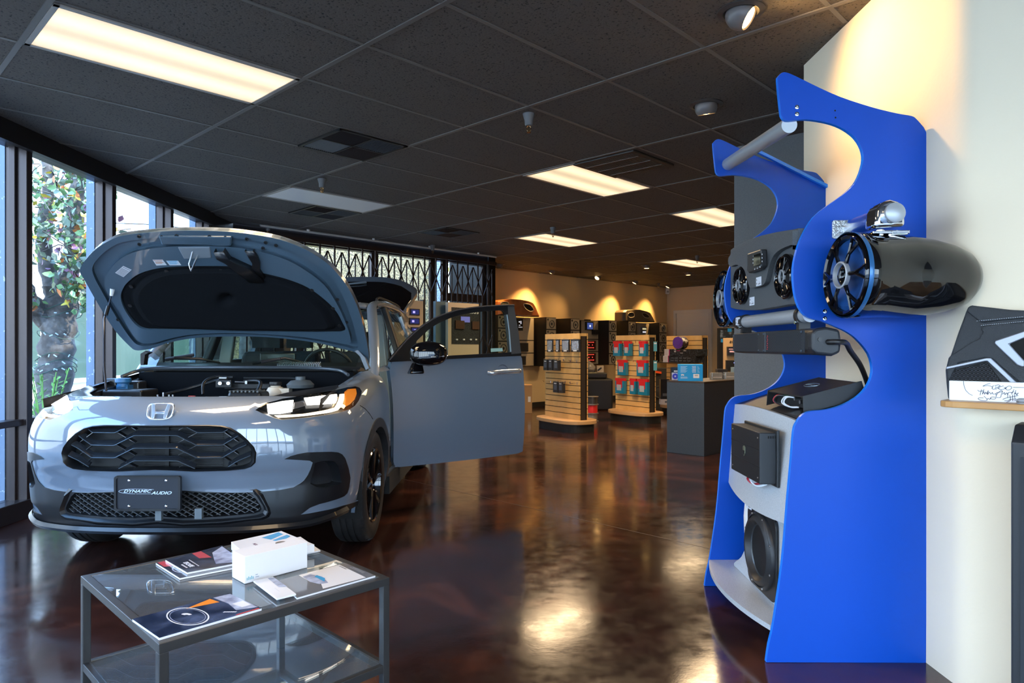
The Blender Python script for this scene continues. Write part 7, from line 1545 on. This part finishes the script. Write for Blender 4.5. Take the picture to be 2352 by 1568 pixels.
t, face, tx_, q = cbox('demo_panel', 'tan audison demonstration panel with a screen and black amplifier, at the back of the counter', .24, 1.22, .26, .05, .50, KR, rot=42, cat='display panel')
tx_('audison', .03, .455, .062, mat('dark_brown_ink', (.03, .018, .01), .5), shear=.2, bold=.001); face('screen_unit', -.10, .06, .28, .39, PKB, .03); face('screen_text', -.08, .04, .355, .365, mat('text_pink', (.5, .3, .32), .5, emit=(.8, .4, .4), es=.3), .032); face('screen_text', -.07, .0, .32, .34, MATS['text_pink'], .032); face('amplifier_unit', -.115, .115, .09, .22, BLACKP, .04); face('blue_led', -.02, .0, .185, .193, mat('led_blue', (.2, .2, 1), .4, emit=(.25, .25, 1), es=4), .042)
for k in range(3): face('knob', .085, .093, .29 + k * .035, .298 + k * .035, PKB, .004)
# poster rack behind
c = px(1668, 990, 10.4); c.z = 0; rk = thing('poster_rack', 'tall dark rack of product pictures between the tan panel and the grey partition', 'rack', c)
m = MB(); m.box((.12, 0, .75), (.50, .06, 1.5)); obj('rack_board', m, BOXB, rk)
m = MB(); m.box((.08, -.032, 1.38), (.36, .005, .18)); obj('poster', m, mat('poster_tools', (.03, .035, .04), .4, noise=(14, (.32, .36, .40), .5, .7)), rk)
m = MB(); m.box((.14, -.032, 1.16), (.24, .005, .22)); obj('poster', m, mat('poster_grid', (.05, .055, .06), .4, noise=(30, (.40, .45, .48), .5, .6)), rk)
m = MB(); m.box((.10, -.032, .95), (.12, .005, .16)); obj('poster', m, mat('poster_grey', (.10, .11, .10), .4, noise=(20, (.30, .28, .24), .4, .6)), rk)
for x, z in ((-.06, 1.31), (.04, 1.47)): m = MB(); m.box((x, -.036, z), (.06, .004, .05)); obj('blue_tag', m, SKYB, rk)
m = MB(); zz = [(0, 0), (.05, .04), (.02, .055), (.07, .08), (.02, .10), (.06, .13)]
for (a, b), (c_, d) in zip(zz[:-1], zz[1:]): m.bar((.12 + a, -.036, .72 + b), (.12 + c_, -.036, .72 + d), .016, .003, up=(0, 1, 0))
obj('zigzag_logo', m, mat('logo_tan', (.45, .35, .25), .5), rk)
# things on the third stand: shelf, cartons, roll
n3 = g3['nv']; g3t = g3['t']; pz = .945
def g3p(x, y, o=.3): return hit(x, y, g3['pl'] + n3 * o, n3)
m = MB(); a = g3p(1528, 834, .02); b = g3p(1606, 834, .02); a.z = b.z = pz - .012; cc3 = g3['c']; m.hexa([a - cc3, b - cc3, b + n3 * .26 - cc3, a + n3 * .26 - cc3], [a - cc3 + ez * .012, b - cc3 + ez * .012, b + n3 * .26 - cc3 + ez * .012, a + n3 * .26 - cc3 + ez * .012]); obj('shelf', m, mat('shelf_dark', (.03, .025, .02), .4), g3t)
def s3(x0, x1, z0, h, label, fn_, o=.25, dp_=.22):
    A1, B1 = g3p(x0, 830, o), g3p(x1, 830, o); A1.z = B1.z = 0; u = (B1 - A1).normalized(); wd = (B1 - A1).length; c = (A1 + B1) / 2 - n3 * dp_ / 2 + ez * z0
    t = thing('product_box', label, 'box', c)
    def q(a, d, z): return u * a * wd + n3 * (dp_ / 2 + d) + ez * z * h
    def b_(name, a0, a1, d0, d1, za, zb__, m_, bev=.0): m = MB(); m.hexa([q(a0, d0, za), q(a1, d0, za), q(a1, d1, za), q(a0, d1, za)], [q(a0, d0, zb__), q(a1, d0, zb__), q(a1, d1, zb__), q(a0, d1, zb__)]); return obj(name, m, m_, t, bevel=bev)
    fn_(b_, q, u, t, dp_, h); return t
PINK = mat('magenta_card', (.60, .01, .18), .4); PBK = mat('pattern_black', (.012, .014, .018), .35, noise=(40, (.05, .07, .09), .5, .6))
def boxA(b_, q, u, t, dp_, h):
    b_('carton_body', -.5, .5, -dp_, 0, 0, 1, PBK); b_('white_end', -.5, -.36, 0, .0015, 0, 1, WHITEC); b_('magenta_edge', -.36, -.335, 0, .0015, 0, 1, PINK)
    text('lettering', 'sound', q(-.07, .002, .78), u, ez, .032, PINK, t, ext=.0003, bold=.0006); text('lettering', 'skins', q(.12, .002, .78), u, ez, .032, WHITEC, t, ext=.0003, bold=.0006); text('lettering', 'STRIPES', q(.02, .002, .40), u, ez, .020, WHITEC, t, ext=.0003); b_('logo', -.20, -.15, 0, .002, .55, .95, WHITEC); b_('logo_gap', -.19, -.16, .002, .0025, .66, .90, PBK)
    for k in range(4): b_('end_print', -.48, -.40, .0015, .0022, .15 + k * .2, .18 + k * .2, INK)
def boxB(b_, q, u, t, dp_, h):
    b_('carton_body', -.5, .5, -dp_, 0, 0, 1, PBK); b_('white_end', -.5, -.34, 0, .0015, 0, 1, WHITEC); b_('magenta_edge', -.34, -.32, 0, .0015, 0, 1, PINK)
    for r in range(2):
        for k in range(5): b_('print_strip', -.25 + k * .13, -.16 + k * .13, 0, .002, .22 + r * .4, .32 + r * .4, mat('strip_grey', (.14, .17, .21), .5))
    for k in range(4): b_('end_print', -.47, -.38, .0015, .0022, .12 + k * .22, .15 + k * .22, INK)
s3(1523, 1597, pz, .118, 'lower black and magenta carton with white end under the soundskins one', boxB)
s3(1526, 1604, pz + .1185, .118, 'upper black soundskins carton with magenta edge, below the purple roll', boxA)
c = g3p(1562, 790, .17); c.z = pz + .1185 + .118 + .112; t = thing('purple_roll', 'round roll with a bright purple end lying on the soundskins carton', 'roll', c)
ra = Vector((-.75, -.66, 0)).normalized(); m = MB(); m.lathe(ra * .065, ra, [(.112, -.16), (.112, 0), (.108, .002)], 32); m.lathe(ra * .065, ra, [(.112, -.16), (.0, -.16)], 32); obj('roll_body', m, mat('roll_dark', (.03, .02, .03), .4, noise=(14, (.45, .42, .36), .52, .56)), t, smooth=40)
m = MB(); m.lathe(ra * .067, ra, [(.106, .0), (.104, .003), (.05, .002), (.048, .004), (0, .004)], 32); obj('purple_end', m, mat('purple_card', (.13, .01, .33), .35), t, smooth=40)
PUR = mat('label_blue', (.04, .05, .42), .4)
c = on(.465, .16); t = thing('product_box', 'small black box with a round blue label at the left end of the counter', 'box', c); m = MB(); m.box((0, 0, .075), (.085, .06, .15)); obj('carton_body', m, PKB, t); m = MB(); m.box((0, -.031, .045), (.08, .002, .085)); obj('white_panel', m, mat('panel_lilac', (.5, .5, .62), .4), t); m = MB(); m.lathe((0, -.0325, .045), (0, -1, 0), [(.034, 0), (.034, .001), (0, .001)], 20); obj('blue_label', m, PUR, t); m = MB(); m.box((.01, -.031, .105), (.05, .002, .012)); obj('lettering', m, WHITEC, t); m = MB(); m.box((0, -.034, .045), (.018, .001, .018)); obj('icon', m, mat('panel_lilac', (.5, .5, .6), .4), t)
# dark bottle boxes at the foot of the third stand
q3 = g3['q']; cc3 = g3['c']
for i, (a, z0, h, l) in enumerate(((-.30, .17, .10, 'white carton at the foot of the third slatwall stand'), (-.30, .2705, .36, 'tall black carton with white lettering on the white carton'))):
    c = cc3 + q3(a - .06, .20, z0); t = thing('product_box', l, 'box', c); m = MB(); m.box((0, 0, h / 2), (.16, .14, h)); obj('carton_body', m, WHITEC if i == 0 else PKB, t, bevel=.003); m = MB()
    if i: m.box((0, -.071, .08), (.09, .002, .05)); obj('print', m, mat('strip_grey', (.14, .17, .21), .5), t)
    else: m.box((.02, -.071, .05), (.05, .002, .03)); obj('print', m, INK, t)
# floor: spools, carton, bench, far speakers
def spool(x, y, Yd, z0, h, col, label, m_):
    c = px(x, y, Yd); c.z = z0; t = thing('wire_spool', label, 'wire spool', c, 0, 'wire spools stacked behind the first stand'); r = .10
    for z, nm in ((0, 'flange'), (h - .008, 'flange')): m = MB(); m.lathe((0, 0, z), (0, 0, 1), [(0, 0), (r, 0), (r, .008), (0, .008)], 28); obj(nm, m, mat('flange_grey', (.20, .18, .16), .4), t)
    m = MB(); m.lathe((0, 0, .008), (0, 0, 1), [(r * .82, 0), (r * .84, (h - .016) * .3), (r * .82, (h - .016) * .6), (r * .84, h - .016)], 28); obj('wound_wire', m, m_, t, smooth=True); return t
spool(1361, 960, 11.3, 0, .13, 0, 'bottom spool of pale clear wire, lowest of the stack behind the first stand', mat('wire_clear', (.30, .25, .20), .3, .3)); spool(1361, 960, 11.3, .1305, .145, 0, 'spool of bright red wire in the middle of the stack', REDM); spool(1361, 960, 11.3, .276, .13, 0, 'spool of dark grey wire, topmost of the stack', mat('wire_dark', (.035, .035, .035), .4))
def fbox(name, label, x0, x1, yt, Yd, dep_, m_, cat, z0=0, bev=.005, rz=R(-44)):
    a, b = px(x0, 799, Yd), px(x1, 799, Yd); zt = CH + (HY - yt) / F * Yd; c = (a + b) / 2; c.z = z0; w = (b - a).length; t = thing(name, label, cat, c, 0); m = MB(); m.box((0, dep_ / 2, (zt - z0) / 2), (w, dep_, zt - z0)); obj('body', m, m_, t, bevel=bev); return t, w, zt - z0
t, w, h = fbox('cardboard_carton', 'tall brown cardboard carton on the floor behind the open car door', 1170, 1222, 884, 12.6, .35, CARDB, 'box'); m = MB(); m.box((w / 2 - .05, -.0012, h * .5), (.05, .002, .10)); obj('label', m, WHITEC, t); m = MB(); m.box((0, -.0012, h - .03), (w, .002, .012)); obj('tape', m, mat('tape_tan', (.34, .2, .09), .4), t)
t, w, h = fbox('bench', 'low black upholstered bench between the first two slatwall stands', 1338, 1408, 870, 13.2, .6, mat('vinyl_black', (.010, .009, .009), .4), 'bench', bev=.03); m = MB(); m.box((-.04, .3, h + .06), (w * .78, .5, .12)); obj('cushion', m, MATS['vinyl_black'], t, bevel=.03); bh = h; bc = t.location.copy()
t = thing('plastic_bag', 'crumpled grey plastic bag lying on the black bench', 'bag', bc + Vector((-.13, .26, bh + .121))); m = MB(); r_ = random.Random(4); vs = []; 
for i in range(7):
    for k in range(12): th = 2 * pi * k / 12; rr = (.13, .15, .13, .10, .07, .045, .01)[i] * r_.uniform(.8, 1.15); vs.append((rr * cos(th) - .015 * i, rr * sin(th) * .7, .055 * i))
m.add(vs, [(i * 12 + k, i * 12 + (k + 1) % 12, (i + 1) * 12 + (k + 1) % 12, (i + 1) * 12 + k) for i in range(6) for k in range(12)] + [tuple(range(12)), tuple(range(72, 84))]); obj('bag_body', m, mat('bag_grey', (.16, .14, .12), .35), t)
t = thing('small_carton', 'small cream carton on the black bench beside the grey plastic bag', 'box', bc + Vector((.07, .2, bh + .121))); m = MB(); m.box((0, 0, .065), (.13, .1, .13)); obj('carton_body', m, mat('carton_cream', (.42, .34, .25), .6), t); m = MB(); m.bar((-.05, -.055, .04), (.02, -.055, .09), .01, .03); obj('black_strap', m, BLACKP, t)
t, w, h = fbox('floor_subwoofer', 'black subwoofer cabinet with a red front piece, on the floor behind the second stand', 1497, 1533, 845, 13.4, .4, BOXB, 'speaker'); m = MB(); m.lathe((0, -.001, h * .42), (0, -1, 0), [(.13, 0), (.13, .012), (.11, .016), (.10, .004), (.04, -.01 + .02), (0, .014)], 28); obj('woofer', m, CONE, t, smooth=50); m = MB(); m.prism([(-.15, 0), (.03, -.03), (.03, -.07), (-.12, -.05)], (0, -.03, h - .04), (1, 0, 0), (0, 0, 1), (0, 1, 0), .03); obj('red_trim', m, mat('orange_red', (.55, .06, .01), .4), t)
# kiosks in front of the gate
def kiosk(x0, x1, yt, d, label, mm):
    t0, t1 = gt(x0), gt(x1)
    def kt(x): k = (x - CX) / F; A = Wc - n2 * -d * 1.0; A = Wc + n2 * d; return (k * A.y - A.x) / (S2U.x - k * S2U.y)
    t0, t1 = kt(x0), kt(x1); A = gp(t0, 0, d); B = gp(t1, 0, d); zt = CH + (HY - yt) / F * B.y; c = (A + B) / 2; t = thing('display_kiosk', label, 'display kiosk', c, 0, 'display kiosks in front of the folding gate')
    m = MB(); m.hexa([A - c, B - c, B + n2 * .06 - c, A + n2 * .06 - c], [v + ez * zt for v in (A - c, B - c, B + n2 * .06 - c, A + n2 * .06 - c)]); obj('board', m, mm, t, bevel=.004)
    def b_(name, xa, xb, ya, yb, m_, e=.006):
        a, b = kt(xa), kt(xb); P = [gp(a, 0, d), gp(b, 0, d)]; Ym = (P[0].y + P[1].y) / 2; za, zb__ = CH + (HY - yb) / F * Ym, CH + (HY - ya) / F * Ym; P = [v - c for v in P]; m = MB(); m.hexa([v + ez * za for v in (P[0] - n2 * e, P[1] - n2 * e, P[1], P[0])], [v + ez * zb__ for v in (P[0] - n2 * e, P[1] - n2 * e, P[1], P[0])]); return obj(name, m, m_, t)
    m = MB(); m.hexa([B - c, B + S2U * .03 - c, B + S2U * .03 + n2 * .08 - c, B + n2 * .08 - c], [v + ez * (zt + .02) for v in (B - c, B + S2U * .03 - c, B + S2U * .03 + n2 * .08 - c, B + n2 * .08 - c)]); obj('edge_frame', m, BLACKM, t)
    return t, b_, (lambda x, y, e: hit(x, y, gp(0, 0, d) - n2 * e, -n2) - c)
TANP = mat('kiosk_tan', (.50, .40, .29), .6); SCR = mat('kiosk_screen', (.01, .012, .03), .15, emit=(.08, .10, .5), es=.25)
t, b_, kp = kiosk(905, 972, 691, -.55, 'tan kiosk board with three small screens, between the tailgate and the door window', TANP)
for ya, yb, xa in ((709, 724, 941), (730, 745, 939), (751, 762, 943)): b_('screen_bezel', xa, 963, ya, yb, BLACKP, .012); b_('screen', xa + 2, 961, ya + 2, yb - 2, SCR, .014); b_('readout', xa + 6, xa + 11, ya + 5, yb - 5, mat('readout_violet', (.3, .3, .8), .4, emit=(.45, .4, 1), es=1), .016)
t, b_, kp = kiosk(1001, 1026, 693, -.50, 'plain slate-grey kiosk side panel left of the amplifier kiosk', mat('kiosk_slate', (.10, .15, .17), .6))
t, b_, kp = kiosk(1029, 1100, 698, -.62, 'amplifier kiosk with tan border and black mesh centre, seen through the door window', TANP)
b_('black_centre', 1037, 1100, 707, 790, mat('kiosk_mesh', (.008, .009, .012), .4, noise=(120, (.06, .065, .07), .52, .55)), .006); b_('amplifier', 1044, 1064, 736, 755, mat('amp_bronze', (.10, .05, .03), .35, .3), .03); b_('amplifier', 1082, 1098, 738, 756, MATS['amp_bronze'], .03); b_('screen', 1058, 1078, 727, 740, mat('kiosk_violet', (.1, .1, .3), .3, emit=(.3, .28, .8), es=.5), .014)
text('lettering', 'Cubers', kp(1085, 716, .008), S2U, ez, .085, WHITEC, t, ext=.0005, bold=.0015, shear=.2)
for x in (1046, 1062, 1078, 1090): b_('price_tag', x, x + 4, 778, 781, WHITEC, .02)
